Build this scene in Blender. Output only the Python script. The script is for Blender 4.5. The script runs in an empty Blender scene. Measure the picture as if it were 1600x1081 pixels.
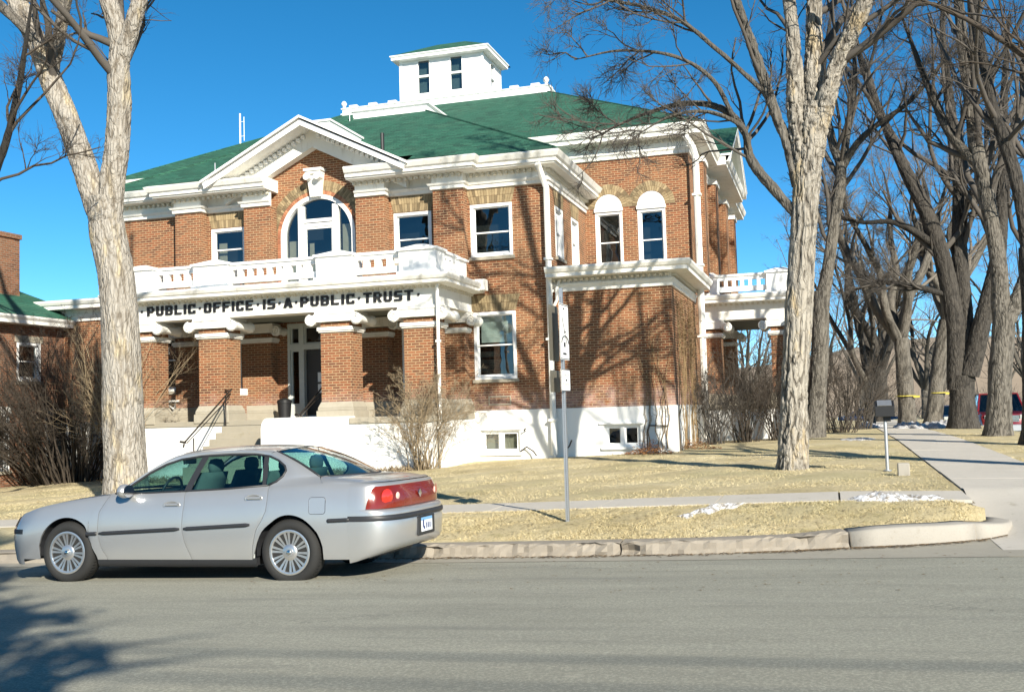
import bpy, math, random
import numpy as np
from mathutils import Vector, Matrix

# ------------------------------------------------------------------ camera, world, sun
scene = bpy.context.scene
C = scene.collection
PITCH, ROLL, YAW = 0.06151, -0.02841, 0.29083
cam_d = bpy.data.cameras.new('camera'); cam = bpy.data.objects.new('camera', cam_d); C.objects.link(cam)
F_ = Vector((-math.sin(YAW)*math.cos(PITCH), math.cos(YAW)*math.cos(PITCH), math.sin(PITCH)))
r0 = Vector((math.cos(YAW), math.sin(YAW), 0)); u0 = r0.cross(F_)
r_ = r0*math.cos(ROLL)+u0*math.sin(ROLL); u_ = -r0*math.sin(ROLL)+u0*math.cos(ROLL)
cam.matrix_world = Matrix(((r_.x, u_.x, -F_.x, 0), (r_.y, u_.y, -F_.y, 0), (r_.z, u_.z, -F_.z, 1.6), (0, 0, 0, 1)))
cam_d.sensor_width = 36; cam_d.lens = 36*1652.5/1600
cam_d.clip_start = 0.1; cam_d.clip_end = 3000
scene.camera = cam
SUN = Vector((1.27, -1.52, 1.0)).normalized()          # towards the sun
el = math.asin(SUN.z); az = math.atan2(SUN.x, SUN.y)
w = bpy.data.worlds.new('World'); scene.world = w; w.use_nodes = True
nt = w.node_tree; nt.nodes.clear()
sky = nt.nodes.new('ShaderNodeTexSky'); sky.sky_type = 'NISHITA'; sky.sun_disc = False
sky.sun_elevation = el; sky.sun_rotation = az; sky.altitude = 3800; sky.air_density = 0.85
sky.dust_density = 0.0; sky.ozone_density = 2.2
hs = nt.nodes.new('ShaderNodeHueSaturation'); hs.inputs['Saturation'].default_value = 1.31; hs.inputs['Hue'].default_value = 0.487
bg = nt.nodes.new('ShaderNodeBackground'); bg.inputs[1].default_value = 0.083
wo = nt.nodes.new('ShaderNodeOutputWorld')
nt.links.new(sky.outputs[0], hs.inputs['Color']); nt.links.new(hs.outputs[0], bg.inputs[0]); nt.links.new(bg.outputs[0], wo.inputs[0])
sl = bpy.data.lights.new('sun', 'SUN'); sl.energy = 4.4; sl.angle = math.radians(0.53); sl.color = (1.0, 0.93, 0.80)
so = bpy.data.objects.new('sun', sl); C.objects.link(so); so.rotation_euler = SUN.to_track_quat('Z', 'Y').to_euler()
so.location = (20, -20, 30)
scene.view_settings.view_transform = 'Standard'; scene.view_settings.look = 'None'
scene.view_settings.exposure = 1.10; scene.view_settings.gamma = 1; scene.view_settings.use_curve_mapping = False
scene.render.resolution_x = 1024; scene.render.resolution_y = 691
try:
    scene.cycles.max_bounces = 8; scene.cycles.transparent_max_bounces = 12
except Exception: pass
rng = np.random.default_rng(7); random.seed(7)

# ------------------------------------------------------------------ helpers
def tag(o, label=None, cat=None, group=None, kind=None):
    if label: o['label'] = label
    if cat: o['category'] = cat
    if group: o['group'] = group
    if kind: o['kind'] = kind
    return o
def thing(name, label, cat, loc=(0, 0, 0), group=None):
    o = bpy.data.objects.new(name, None); C.objects.link(o); o.location = loc; o.empty_display_size = .2
    return tag(o, label, cat, group)
def link(name, me, mat=None, parent=None, smooth=False):
    if mat is not None and len(me.materials) == 0: me.materials.append(mat)
    o = bpy.data.objects.new(name, me); C.objects.link(o)
    if parent is not None: o.parent = parent
    if smooth and len(me.polygons): me.polygons.foreach_set('use_smooth', [True]*len(me.polygons))
    return o
def copy_tree(o, parent=None, off=(0, 0, 0)):
    c = o.copy(); C.objects.link(c); c.parent = parent
    c.location = o.location + Vector(off)
    for ch in list(o.children): copy_tree(ch, c)
    return c
def fast_mesh(name, V, F):
    """V (n,3) array, F (m,k) int array of equal-sized faces"""
    V = np.asarray(V, dtype=np.float32); F = np.asarray(F, dtype=np.int32)
    me = bpy.data.meshes.new(name); k = F.shape[1]
    me.vertices.add(len(V)); me.vertices.foreach_set('co', V.ravel())
    me.loops.add(F.size); me.loops.foreach_set('vertex_index', F.ravel())
    me.polygons.add(len(F)); me.polygons.foreach_set('loop_start', np.arange(0, F.size, k, dtype=np.int32))
    try: me.polygons.foreach_set('loop_total', np.full(len(F), k, dtype=np.int32))
    except Exception: pass
    me.update(calc_edges=True); me.validate()
    return me
class MB:
    def __init__(s, org=(0, 0, 0)): s.V = []; s.F = []; s.o = Vector(org)
    def add(s, vs, fs):
        n = len(s.V); s.V += [tuple(Vector(v)-s.o) for v in vs]; s.F += [tuple(i+n for i in f) for f in fs]; return s
    def box(s, x0, x1, y0, y1, z0, z1):
        if x0 > x1: x0, x1 = x1, x0
        if y0 > y1: y0, y1 = y1, y0
        if z0 > z1: z0, z1 = z1, z0
        return s.add([(x0,y0,z0),(x1,y0,z0),(x1,y1,z0),(x0,y1,z0),(x0,y0,z1),(x1,y0,z1),(x1,y1,z1),(x0,y1,z1)],
                     [(0,3,2,1),(4,5,6,7),(0,1,5,4),(1,2,6,5),(2,3,7,6),(3,0,4,7)])
    def prism(s, poly, d):
        """poly: list of 3d points (one planar face), extruded by vector d"""
        n = len(poly); d = Vector(d); P = [Vector(p) for p in poly]
        s.add(P+[p+d for p in P], [tuple(range(n))[::-1], tuple(range(n, 2*n))]+[(i, (i+1) % n, (i+1) % n+n, i+n) for i in range(n)])
        return s
    def cyl(s, p, q, r, n=12, r2=None, caps=True):
        p = Vector(p); q = Vector(q); d = (q-p).normalized(); r2 = r if r2 is None else r2
        a = d.orthogonal().normalized(); b = d.cross(a)
        vs = [p+(a*math.cos(t)+b*math.sin(t))*r for t in [2*math.pi*i/n for i in range(n)]] + \
             [q+(a*math.cos(t)+b*math.sin(t))*r2 for t in [2*math.pi*i/n for i in range(n)]]
        fs = [(i, (i+1) % n, (i+1) % n+n, i+n) for i in range(n)]
        if caps: fs += [tuple(range(n))[::-1], tuple(range(n, 2*n))]
        return s.add(vs, fs)
    def tube(s, pts, r, n=8, caps=True):
        P = [Vector(p) for p in pts]; R = r if hasattr(r, '__len__') else [r]*len(P)
        vs = []; a = None
        for i, p in enumerate(P):
            d = (P[min(i+1, len(P)-1)]-P[max(i-1, 0)]).normalized()
            a = d.orthogonal().normalized() if a is None else (a-d*a.dot(d)).normalized()
            b = d.cross(a)
            vs += [p+(a*math.cos(t)+b*math.sin(t))*R[i] for t in [2*math.pi*k/n for k in range(n)]]
        fs = [(i*n+k, i*n+(k+1) % n, (i+1)*n+(k+1) % n, (i+1)*n+k) for i in range(len(P)-1) for k in range(n)]
        if caps: fs += [tuple(range(n))[::-1], tuple(range((len(P)-1)*n, len(P)*n))]
        return s.add(vs, fs)
    def lathe(s, c, prof, n=16, axis='z'):
        vs = []; fs = []
        for (r, h) in prof:
            for k in range(n):
                t = 2*math.pi*k/n; a, b = r*math.cos(t), r*math.sin(t)
                vs.append({'z': (c[0]+a, c[1]+b, c[2]+h), 'y': (c[0]+a, c[1]+h, c[2]+b), 'x': (c[0]+h, c[1]+a, c[2]+b)}[axis])
        m = len(prof)
        for i in range(m-1):
            for k in range(n): fs.append((i*n+k, i*n+(k+1) % n, (i+1)*n+(k+1) % n, (i+1)*n+k))
        fs += [tuple(range(n))[::-1], tuple(range((m-1)*n, m*n))]
        return s.add(vs, fs)
    def sweep(s, path, prof, closed_prof=True, side=1):
        """path: plan points (x,y); prof: (out,z) points; out is to the right of travel * side; mitred."""
        P = [Vector((p[0], p[1])) for p in path]; n = len(P); m = len(prof); vs = []
        for i, p in enumerate(P):
            ds = []
            if i > 0: ds.append((p-P[i-1]).normalized())
            if i < n-1: ds.append((P[i+1]-p).normalized())
            ns = [Vector((d.y, -d.x))*side for d in ds]
            if len(ns) == 2:
                k = 1+ns[0].dot(ns[1]); nn = (ns[0]+ns[1])/max(k, .05)
            else: nn = ns[0]
            for (o, z) in prof: q = p+nn*o; vs.append((q.x, q.y, z))
        fs = []
        for i in range(n-1):
            for j in range(m if closed_prof else m-1):
                k = (j+1) % m; fs.append((i*m+j, i*m+k, (i+1)*m+k, (i+1)*m+j))
        if closed_prof: fs += [tuple(range(m)), tuple(range((n-1)*m, n*m))[::-1]]
        return s.add(vs, fs)
    def grid(s, rows):
        """rows: list of equally long lists of 3d points"""
        m = len(rows[0]); vs = [p for r in rows for p in r]
        return s.add(vs, [(i*m+j, i*m+j+1, (i+1)*m+j+1, (i+1)*m+j) for i in range(len(rows)-1) for j in range(m-1)])
    def build(s, name, mat, parent=None, smooth=False, kind=None, label=None, bevel=0, fixn=True, autosmooth=None):
        me = bpy.data.meshes.new(name); me.from_pydata(s.V, [], s.F)
        if fixn:
            import bmesh
            bm = bmesh.new(); bm.from_mesh(me); bmesh.ops.recalc_face_normals(bm, faces=bm.faces)
            if bevel:
                bmesh.ops.bevel(bm, geom=[e for e in bm.edges if e.is_manifold and e.calc_face_angle(0) > .6], offset=bevel, segments=1, affect='EDGES')
            bm.to_mesh(me); bm.free()
        me.materials.append(mat)
        o = link(name, me, None, parent, smooth)
        if autosmooth:
            me.set_sharp_from_angle(angle=math.radians(autosmooth))
        if kind: o['kind'] = kind
        if label: o['label'] = label
        return o

# ------------------------------------------------------------------ materials
MATS = {}
class NT:
    def __init__(s, name):
        s.m = bpy.data.materials.new(name); s.m.use_nodes = True; s.t = s.m.node_tree; s.t.nodes.clear()
        s.out = s.t.nodes.new('ShaderNodeOutputMaterial'); MATS[name] = s.m
    def n(s, typ, **kw):
        nd = s.t.nodes.new('ShaderNode'+typ)
        ins = kw.pop('ins', {})
        for k, v in kw.items(): setattr(nd, k, v)
        for k, v in ins.items(): s.set(nd.inputs[k], v)
        return nd
    def set(s, sock, v):
        if isinstance(v, bpy.types.NodeSocket): s.t.links.new(v, sock)
        elif isinstance(v, (tuple, list)) and len(v) == 3 and sock.type == 'RGBA': sock.default_value = (*v, 1)
        else: sock.default_value = v
    def coord(s): return s.n('TexCoord').outputs['Object']
    def noise(s, vec=None, scale=5, detail=4, rough=.6, out=0, dist=0):
        nd = s.n('TexNoise', ins={'Scale': scale, 'Detail': detail, 'Roughness': rough, 'Distortion': dist})
        if vec is not None: s.set(nd.inputs['Vector'], vec)
        return nd.outputs[out]
    def mapping(s, vec, scale=(1, 1, 1), loc=(0, 0, 0), rot=(0, 0, 0)):
        return s.n('Mapping', ins={'Vector': vec, 'Scale': scale, 'Location': loc, 'Rotation': rot}).outputs[0]
    def ramp(s, fac, stops, interp='LINEAR'):
        nd = s.n('ValToRGB'); s.set(nd.inputs[0], fac); e = nd.color_ramp.elements; nd.color_ramp.interpolation = interp
        while len(e) < len(stops): e.new(.5)
        for i, (p, c) in enumerate(stops): e[i].position = p; e[i].color = (*c, 1) if len(c) == 3 else c
        return nd.outputs[0]
    def mix(s, fac, a, b, typ='MIX'):
        nd = s.n('Mix', data_type='RGBA', blend_type=typ)
        s.set(nd.inputs[0], fac); s.set(nd.inputs[6], a); s.set(nd.inputs[7], b); return nd.outputs[2]
    def math(s, op, a, b=0.0, c=0.0, clamp=False):
        nd = s.n('Math', operation=op, use_clamp=clamp); s.set(nd.inputs[0], a); s.set(nd.inputs[1], b); s.set(nd.inputs[2], c); return nd.outputs[0]
    def smooth(s, v, a, b):
        nd = s.n('MapRange', interpolation_type='SMOOTHSTEP'); s.set(nd.inputs[0], v); s.set(nd.inputs[1], a); s.set(nd.inputs[2], b); return nd.outputs[0]
    def bump(s, h, strength=.4, dist=.01, normal=None):
        nd = s.n('Bump', ins={'Strength': strength, 'Distance': dist, 'Height': h})
        if normal is not None: s.set(nd.inputs['Normal'], normal)
        return nd.outputs[0]
    def principled(s, col, rough=.8, metal=0, normal=None, **kw):
        b = s.n('BsdfPrincipled', ins={'Base Color': col, 'Roughness': rough, 'Metallic': metal})
        for k, v in kw.items(): s.set(b.inputs[k], v)
        if normal is not None: s.set(b.inputs['Normal'], normal)
        s.t.links.new(b.outputs[0], s.out.inputs[0]); return b
    def wallvec(s, vec=None):
        """(along, z) coordinates chosen from the face direction"""
        c = vec or s.coord(); g = s.n('NewGeometry'); sep = s.n('SeparateXYZ', ins={0: c}); sn = s.n('SeparateXYZ', ins={0: g.outputs['True Normal']})
        ax = s.math('ABSOLUTE', sn.outputs[0]); f = s.math('GREATER_THAN', ax, .7)
        u = s.math('ADD', s.math('MULTIPLY', sep.outputs[1], f), s.math('MULTIPLY', sep.outputs[0], s.math('SUBTRACT', 1.0, f)))
        return s.n('CombineXYZ', ins={0: u, 1: sep.outputs[2], 2: 0.0}).outputs[0], sep
def simple(name, col, rough=.7, metal=0, var=.12, scale=6, bump=0, **kw):
    t = NT(name); c = t.coord(); f = t.noise(c, scale, 5)
    cc = t.mix(f, tuple(x*(1-var) for x in col), tuple(min(1, x*(1+var)) for x in col))
    nm = t.bump(t.noise(c, scale*6, 5), bump, .01) if bump else None
    t.principled(cc, rough, metal, nm, **kw); return t.m

def brick_mat(name, c1=(.20, .064, .026), c2=(.095, .034, .018), mortar=(.46, .32, .18), stain=True, grime=0.0):
    t = NT(name); uv, sep = t.wallvec()
    br = t.n('TexBrick', ins={'Vector': uv, 'Color1': (0, 0, 0), 'Color2': (1, 1, 1), 'Mortar': (0.5, .5, .5), 'Scale': 1.0, 'Mortar Size': .0095, 'Mortar Smooth': .1,
                              'Bias': 0.0, 'Brick Width': .215, 'Row Height': .0700})
    br.offset = .5
    col = t.ramp(br.outputs['Color'], [(0, c2), (.35, tuple((a+b)/2 for a, b in zip(c1, c2))), (.7, c1), (1, tuple(min(1, x*1.25) for x in c1))])
    big = t.noise(t.coord(), .9, 5, .65)
    col = t.mix(t.smooth(big, .35, .75), col, t.mix(.4, col, (.34, .17, .075)), 'MIX')
    dark = t.noise(t.coord(), 2.6, 6, .7)
    col = t.mix(t.math('MULTIPLY', t.smooth(dark, .55, .8), .35), col, (.12, .06, .04))
    mcol = t.mix(t.noise(t.coord(), 3.0, 4), mortar, tuple(x*.72 for x in mortar))
    col = t.mix(br.outputs['Fac'], col, mcol)
    if stain:   # whitish lime bloom low down on the wall
        h = t.math('SUBTRACT', 1.0, t.smooth(t.math('ADD', sep.outputs[2], t.math('MULTIPLY', t.noise(t.coord(), 1.3, 5), -.9)), 1.05, 2.0))
        f = t.math('MULTIPLY', h, t.smooth(t.noise(t.coord(), 5, 5), .25, .7))
        col = t.mix(t.math('MULTIPLY', f, .75), col, (.48, .36, .33))
    hgt = t.math('SUBTRACT', t.math('MULTIPLY', t.noise(t.coord(), 40, 4), .3), br.outputs['Fac'])
    t.principled(col, .9, 0, t.bump(hgt, .8, .008)); return t.m
brick = brick_mat('brick')
brick_old = brick_mat('brick_old', (.185, .068, .034), (.10, .038, .022), (.27, .20, .14), stain=False)

def paint_white(name, base=(.78, .77, .72), dirt=(.42, .38, .30), amt=.6):
    t = NT(name); c = t.coord()
    v = t.mapping(c, (2.5, 2.5, .7)); f = t.smooth(t.noise(v, 1.6, 7, .7), .5, .78)
    g = t.smooth(t.noise(c, 12, 5, .7), .55, .85)
    col = t.mix(t.math('MULTIPLY', f, amt), base, dirt); col = t.mix(t.math('MULTIPLY', g, amt*.4), col, dirt)
    t.principled(col, .6, 0, t.bump(t.noise(c, 30, 6, .7), .25, .006)); return t.m
white = paint_white('white_trim_paint')
white_base = paint_white('whitewashed_foundation', (.80, .80, .77), (.55, .50, .42), .35)
white_clean = paint_white('clean_white_paint', (.82, .82, .80), (.6, .58, .5), .2)
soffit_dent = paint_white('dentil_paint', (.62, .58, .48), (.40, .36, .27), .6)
t = NT('clapboard'); c = t.coord(); sp = t.n('SeparateXYZ', ins={0: c})
saw = t.math('FRACT', t.math('MULTIPLY', sp.outputs[2], 1/.115))
col = t.mix(t.smooth(saw, .86, .97), (.80, .80, .78), (.50, .51, .52))
t.principled(col, .6, 0, t.bump(t.math('SUBTRACT', 1.0, saw), .9, .02)); clap = t.m
t = NT('limestone_sill'); c = t.coord()
t.principled(t.mix(t.noise(c, 3, 6, .7), (.42, .385, .31), (.25, .22, .165)), .85, 0, t.bump(t.noise(c, 30, 5), .3, .01)); stone = t.m
t = NT('buff_brick'); c = t.coord(); ri = t.n('NewGeometry').outputs['Random Per Island']
cc = t.ramp(ri, [(0, (.15, .11, .06)), (.5, (.28, .21, .115)), (1, (.38, .29, .165))])
cc = t.mix(t.smooth(t.noise(c, 2.2, 5, .7), .5, .75), cc, (.13, .105, .06))
t.principled(cc, .9, 0, t.bump(t.noise(c, 50, 4), .4, .005)); buff = t.m
t = NT('arch_brick'); c = t.coord(); ri = t.n('NewGeometry').outputs['Random Per Island']
cc = t.ramp(ri, [(0, (.27, .11, .06)), (.5, (.40, .17, .09)), (1, (.50, .24, .13))])
t.principled(cc, .9, 0, t.bump(t.noise(c, 50, 4), .4, .005)); archbrick = t.m
mortar_m = simple('mortar', (.55, .43, .30), .95, 0, .2, 4, .3)
# green shingles
t = NT('green_shingles'); c = t.coord(); uv, sp = t.wallvec(c)
u2 = t.n('CombineXYZ', ins={0: sp.outputs[0], 1: t.math('MULTIPLY', sp.outputs[2], 2.1), 2: 0.0}).outputs[0]
br = t.n('TexBrick', ins={'Vector': u2, 'Color1': (0, 0, 0), 'Color2': (1, 1, 1), 'Mortar': (0, 0, 0), 'Mortar Size': .012, 'Mortar Smooth': .3, 'Brick Width': .3, 'Row Height': .14, 'Scale': 1.0})
cc = t.ramp(br.outputs[0], [(0, (.008, .055, .034)), (.5, (.016, .092, .056)), (1, (.034, .135, .084))])
cc = t.mix(t.smooth(t.noise(t.mapping(c, (.8, .8, 2.2)), 1.5, 7, .75), .40, .66), cc, (.015, .105, .063))
cc = t.mix(t.math('MULTIPLY', t.smooth(t.noise(c, .9, 6, .7), .52, .75), .5), cc, (.035, .09, .055))
cc = t.mix(t.math('MULTIPLY', t.smooth(t.noise(c, 7, 4, .8), .60, .75), .5), cc, (.12, .18, .12))
cc = t.mix(t.math('MULTIPLY', br.outputs['Fac'], .45), cc, (.006, .03, .018))
t.principled(cc, .9, 0, t.bump(t.math('SUBTRACT', t.noise(c, 25, 4), br.outputs['Fac']), .9, .02)); shingle = t.m
dark_room = simple('dark_interior', (.018, .02, .02), .9)
curtain = simple('tan_blind', (.42, .36, .26), .9, 0, .2, 8)
blind_refl = simple('pale_blind_reflection', (.55, .58, .52), .9, 0, .25, 5)  # greenish white, also stands in for a reflection in an upper sash
def glass_mat(name, tint, refl=1.0, rough=.0, ior=1.5, wob=.0):
    t = NT(name)
    bf = t.n('NewGeometry').outputs['Backfacing']; iv = t.math('ADD', ior, t.math('MULTIPLY', bf, 1/ior-ior))
    fr = t.n('Fresnel', ins={'IOR': iv}); f = t.math('MULTIPLY', fr.outputs[0], refl, clamp=True)
    nm = t.bump(t.noise(t.coord(), 1.3, 2), wob, .05) if wob else None
    tr = t.n('BsdfTransparent', ins={'Color': tint}); gl = t.n('BsdfGlossy', ins={'Roughness': rough, 'Color': (.95, .97, 1)})
    if nm is not None: t.set(gl.inputs['Normal'], nm)
    mx = t.n('MixShader'); t.set(mx.inputs[0], f); t.t.links.new(tr.outputs[0], mx.inputs[1]); t.t.links.new(gl.outputs[0], mx.inputs[2])
    t.t.links.new(mx.outputs[0], t.out.inputs[0]); return t.m
glass = glass_mat('window_glass', (.55, .62, .62), 2.4, .01, 1.52, .12)
car_glass = glass_mat('car_glass', (.44, .66, .63), 1.7, .0, 1.52)  # tint darkened as well, to deepen the cabin's shade
# asphalt
t = NT('asphalt'); c = t.coord()
g = t.noise(c, 48, 4, .8); m = t.noise(t.mapping(c, (.25, 1.2, 1)), 1.2, 6, .65)
cc = t.mix(t.smooth(m, .3, .7), (.325, .318, .252), (.42, .41, .325)); cc = t.mix(t.smooth(g, .42, .66), t.mix(.5, cc, (.09, .09, .08)), cc)
cc = t.mix(t.math('MULTIPLY', t.smooth(t.noise(t.mapping(c, (1.5, 9, 1)), 1.6, 3, .5), .70, .76), .45), cc, (.42, .39, .31))
cc = t.mix(t.math('MULTIPLY', t.smooth(t.noise(t.mapping(c, (.12, 1.5, 1)), 2.1, 5, .7), .52, .72), .4), cc, (.13, .13, .12))
cc = t.mix(t.math('MULTIPLY', t.smooth(t.n('TexVoronoi', ins={'Vector': c, 'Scale': 95.0}).outputs['Color'], .80, .95), .4), cc, (.30, .28, .22))
vo = t.n('TexVoronoi', feature='DISTANCE_TO_EDGE', ins={'Vector': t.n('VectorMath', operation='ADD', ins={0: t.mapping(c, (.35, .6, 1)), 1: t.noise(c, 1.5, 5, .7, out=1)}).outputs[0], 'Scale': .55})
ck = t.math('MULTIPLY', t.math('SUBTRACT', 1.0, t.smooth(vo.outputs[0], .0, .008)), t.smooth(t.noise(c, .35, 3), .48, .60))
cc = t.mix(t.math('MULTIPLY', ck, .55), cc, (.10, .10, .09))
t.principled(cc, .88, 0, t.bump(t.noise(c, 130, 4, .8), .55, .01)); asphalt = t.m
def concrete_mat(name, a, b, crack=0, dirt=(.25, .22, .15)):
    t = NT(name); c = t.coord()
    cc = t.mix(t.noise(c, 1.7, 7, .7), a, b); cc = t.mix(t.smooth(t.noise(c, 45, 3), .5, .8), cc, tuple(x*.8 for x in a))
    cc = t.mix(t.math('MULTIPLY', t.smooth(t.noise(c, 4.5, 6, .75), .56, .72), .6), cc, dirt)
    h = t.noise(c, 70, 5, .7)
    if crack:
        v = t.n('TexVoronoi', feature='DISTANCE_TO_EDGE', ins={'Vector': t.mapping(t.n('VectorMath', operation='ADD', ins={0: c, 1: t.noise(c, 4, 4, out=1)}).outputs[0], (1.2, 3, 3)), 'Scale': 1.6})
        k = t.math('SUBTRACT', 1.0, t.smooth(v.outputs[0], .0, .035)); cc = t.mix(t.math('MULTIPLY', k, .85), cc, (.10, .09, .07)); h = t.math('SUBTRACT', h, k)
    t.principled(cc, .9, 0, t.bump(h, .5, .012)); return t.m
concrete = concrete_mat('sidewalk_concrete', (.54, .50, .44), (.43, .40, .34))
concrete_new = concrete_mat('new_kerb_concrete', (.37, .345, .30), (.29, .27, .235), 0, (.20, .18, .14))
concrete_old = concrete_mat('worn_kerb_concrete', (.33, .29, .235), (.19, .17, .14), 0, (.09, .075, .055))
gutter_m = concrete_mat('gutter_concrete', (.36, .335, .275), (.27, .25, .20), 0, (.16, .13, .08))
steps_m = concrete_mat('step_concrete', (.36, .325, .255), (.24, .215, .165))
# dry lawn
def lawn_cols(t, c):
    cc = t.ramp(t.noise(c, .55, 6, .7), [(.30, (.44, .36, .19)), (.5, (.57, .48, .28)), (.68, (.65, .565, .36))])
    cc = t.mix(t.smooth(t.noise(c, 2.5, 5, .75), .5, .8), cc, (.30, .25, .10))
    cc = t.mix(t.math('MULTIPLY', t.smooth(t.noise(c, 6.5, 6, .8), .56, .70), .55), cc, (.24, .19, .10))
    return t.mix(t.math('MULTIPLY', t.smooth(t.noise(c, .35, 4), .48, .68), .5), cc, (.36, .33, .16))

t = NT('dry_lawn'); c = t.coord(); cc = lawn_cols(t, c)
cc = t.mix(t.smooth(t.noise(c, 26, 4, .8), .48, .72), cc, (.36, .29, .165))
t.principled(cc, 1.0, 0, t.bump(t.noise(c, 45, 5, .8), .9, .04)); lawn_m = t.m
t = NT('dry_grass_blades'); c = t.coord(); cc = lawn_cols(t, c); ri = t.n('NewGeometry').outputs['Random Per Island']
cc = t.mix(.45, cc, t.ramp(ri, [(0, (.42, .34, .18)), (.5, (.56, .475, .275)), (.85, (.66, .575, .36)), (1, (.42, .39, .20))]))
t.principled(cc, .9); blade_m = t.m
def bark_mat(name, lite, mid, dark, scale=1.0, tan=None):
    t = NT(name); c = t.coord()
    v = t.mapping(c, (8*scale, 8*scale, 1.6*scale))
    vo = t.n('TexVoronoi', feature='DISTANCE_TO_EDGE', ins={'Vector': t.n('VectorMath', operation='ADD', ins={0: v, 1: t.noise(t.mapping(c, (3, 3, 1.5)), 2.0, 4, out=1)}).outputs[0], 'Scale': 1.6})
    nz = t.noise(t.mapping(c, (8, 8, 2)), 2.0, 6, .7)
    at = t.n('Attribute', attribute_name='furrow').outputs['Fac']
    cc = t.mix(nz, mid, lite); 
    if tan: cc = t.mix(t.math('MULTIPLY', t.smooth(t.noise(t.mapping(c, (1.6, 1.6, .5)), 2.2, 5), .53, .66), .75), cc, tan)
    cc = t.mix(t.math('MULTIPLY', t.math('SUBTRACT', 1.0, t.smooth(vo.outputs[0], .0, .07)), .42), cc, dark)
    cc = t.mix(at, cc, dark); age = t.n('Attribute', attribute_name='limb').outputs['Fac']; cc = t.mix(t.math('MULTIPLY', age, .85), cc, tuple(x*.13 for x in lite))
    h = t.math('ADD', t.smooth(vo.outputs[0], 0, .2), t.math('MULTIPLY', nz, .6))
    t.principled(cc, .95, 0, t.bump(h, .7, .03)); return t.m
bark_pale = bark_mat('pale_bark', (.40, .37, .315), (.28, .25, .205), (.045, .036, .026), 1.0, (.44, .34, .19))
bark_smooth = bark_mat('smooth_pale_bark', (.385, .355, .31), (.30, .275, .235), (.14, .115, .085), 1.3, (.44, .36, .22))
bark_mid = bark_mat('shaded_grey_bark', (.20, .182, .152), (.115, .102, .084), (.03, .026, .02), 1.1)  # toned down for the shade lying over the right-hand trunks
bark_dark = bark_mat('shaded_dark_bark', (.085, .075, .062), (.048, .042, .035), (.015, .013, .011), 1.2)  # dark bark, darkened further for shade from the neighbouring trees
def twig_mat(name, a, b):
    t = NT(name); t.principled(t.mix(t.noise(t.coord(), 3, 4), a, b), .9); return t.m
twig_grey = twig_mat('grey_twigs', (.105, .092, .078), (.05, .043, .036))
twig_pale = twig_mat('pale_twigs', (.19, .165, .135), (.10, .085, .07))
twig_brown = twig_mat('brown_twigs', (.075, .058, .042), (.035, .027, .02))
twig_tan = twig_mat('tan_twigs', (.32, .25, .15), (.17, .125, .08))
leaf_rust = twig_mat('rust_leaves', (.34, .15, .05), (.18, .085, .035))
leaf_litter = twig_mat('leaf_litter', (.22, .14, .06), (.11, .07, .035))
needle = twig_mat('spruce_needles', (.05, .08, .035), (.03, .055, .03))
vine_m = twig_mat('dead_vine', (.27, .19, .09), (.15, .10, .055))
t = NT('old_snow'); c = t.coord()
cc = t.mix(t.smooth(t.noise(c, 16, 6, .8), .43, .58), (.74, .75, .77), (.24, .21, .17))
t.principled(cc, .6, 0, t.bump(t.noise(c, 25, 5, .8), .8, .03)); snow_m = t.m
galv = simple('galvanised_steel', (.50, .51, .52), .45, .85, .15, 20)
sign_back = simple('sign_face', (.78, .78, .76), .45, 0, .05, 8)
sign_back_shade = simple('shaded_sign_back', (.16, .15, .12), .5, .3)  # dark tone carries the shadow of the front plates
black_m = simple('black_paint', (.012, .012, .013), .45, 0, .2)
rail_m = simple('dark_rail', (.035, .028, .022), .4, .4)
letter_m = simple('black_letter_paint', (.010, .010, .012), .55)
door_m = simple('dark_door', (.03, .028, .025), .4)
trim_shade = simple('grey_green_trim', (.50, .53, .50), .6)
# ------------------------------------------------------------------ ground
def cl(v, a, b): return max(a, min(b, v))
def street_z(X, Y): return .0235*cl(X, -30, 12)-.02+.035*(11.6-max(Y, 6))-.03*max(0, 6-max(Y, -6))
def lawn_z(X, Y): return .38+.03*cl(X, -30, 0)+.012*(cl(Y, 13, 30)-15.4)
def lerp_tab(x, tab):
    if x <= tab[0][0]: return tab[0][1]
    for (a, ya), (b, yb) in zip(tab, tab[1:]):
        if x <= b: return ya+(yb-ya)*(x-a)/(b-a)
    return tab[-1][1]
KERB = [(-70, 12.05), (-3, 12.05), (-1.5, 12.12), (-.5, 12.30), (.15, 12.50), (.7, 12.62), (1.15, 12.80), (1.55, 13.05), (1.85, 13.40), (2.02, 13.85), (2.08, 14.4)]
BACK = [(-70, 12.33), (-3, 12.33), (-1.5, 12.42), (-.5, 12.60), (.15, 12.84), (.7, 12.98), (1.10, 13.14), (1.45, 13.42), (1.72, 13.90)]
def ktop(X): return street_z(X, 12.05)+.155+.055*cl(X+.4, 0, 1)
def strip_z(X, Y):
    yb = lerp_tab(X, BACK); f = cl((Y-yb)/max(.05, 13.95-yb), 0, 1); a = ktop(X)-.01; b = lawn_z(X, 13.95)
    return a+(b-a)*(f**.8)-.09*cl((X-1.4)/.32, 0, 1)
def gz(X, Y):
    if X > 5.45 and Y > 12: return -.1
    if Y >= 13.95 or Y < 0: return lawn_z(X, Y)
    return strip_z(X, Y)
def sheet(name, mat, xs, ys, zf, kind='structure'):
    V = [(x, y, zf(x, y)) for x in xs for y in ys]; m = len(ys)
    F = [(i*m+j, (i+1)*m+j, (i+1)*m+j+1, i*m+j+1) for i in range(len(xs)-1) for j in range(m-1)]
    o = link(name, fast_mesh(name, V, F), mat, None, True); o['kind'] = kind; return o
A = lambda a, b, n: list(np.linspace(a, b, n))
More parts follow.
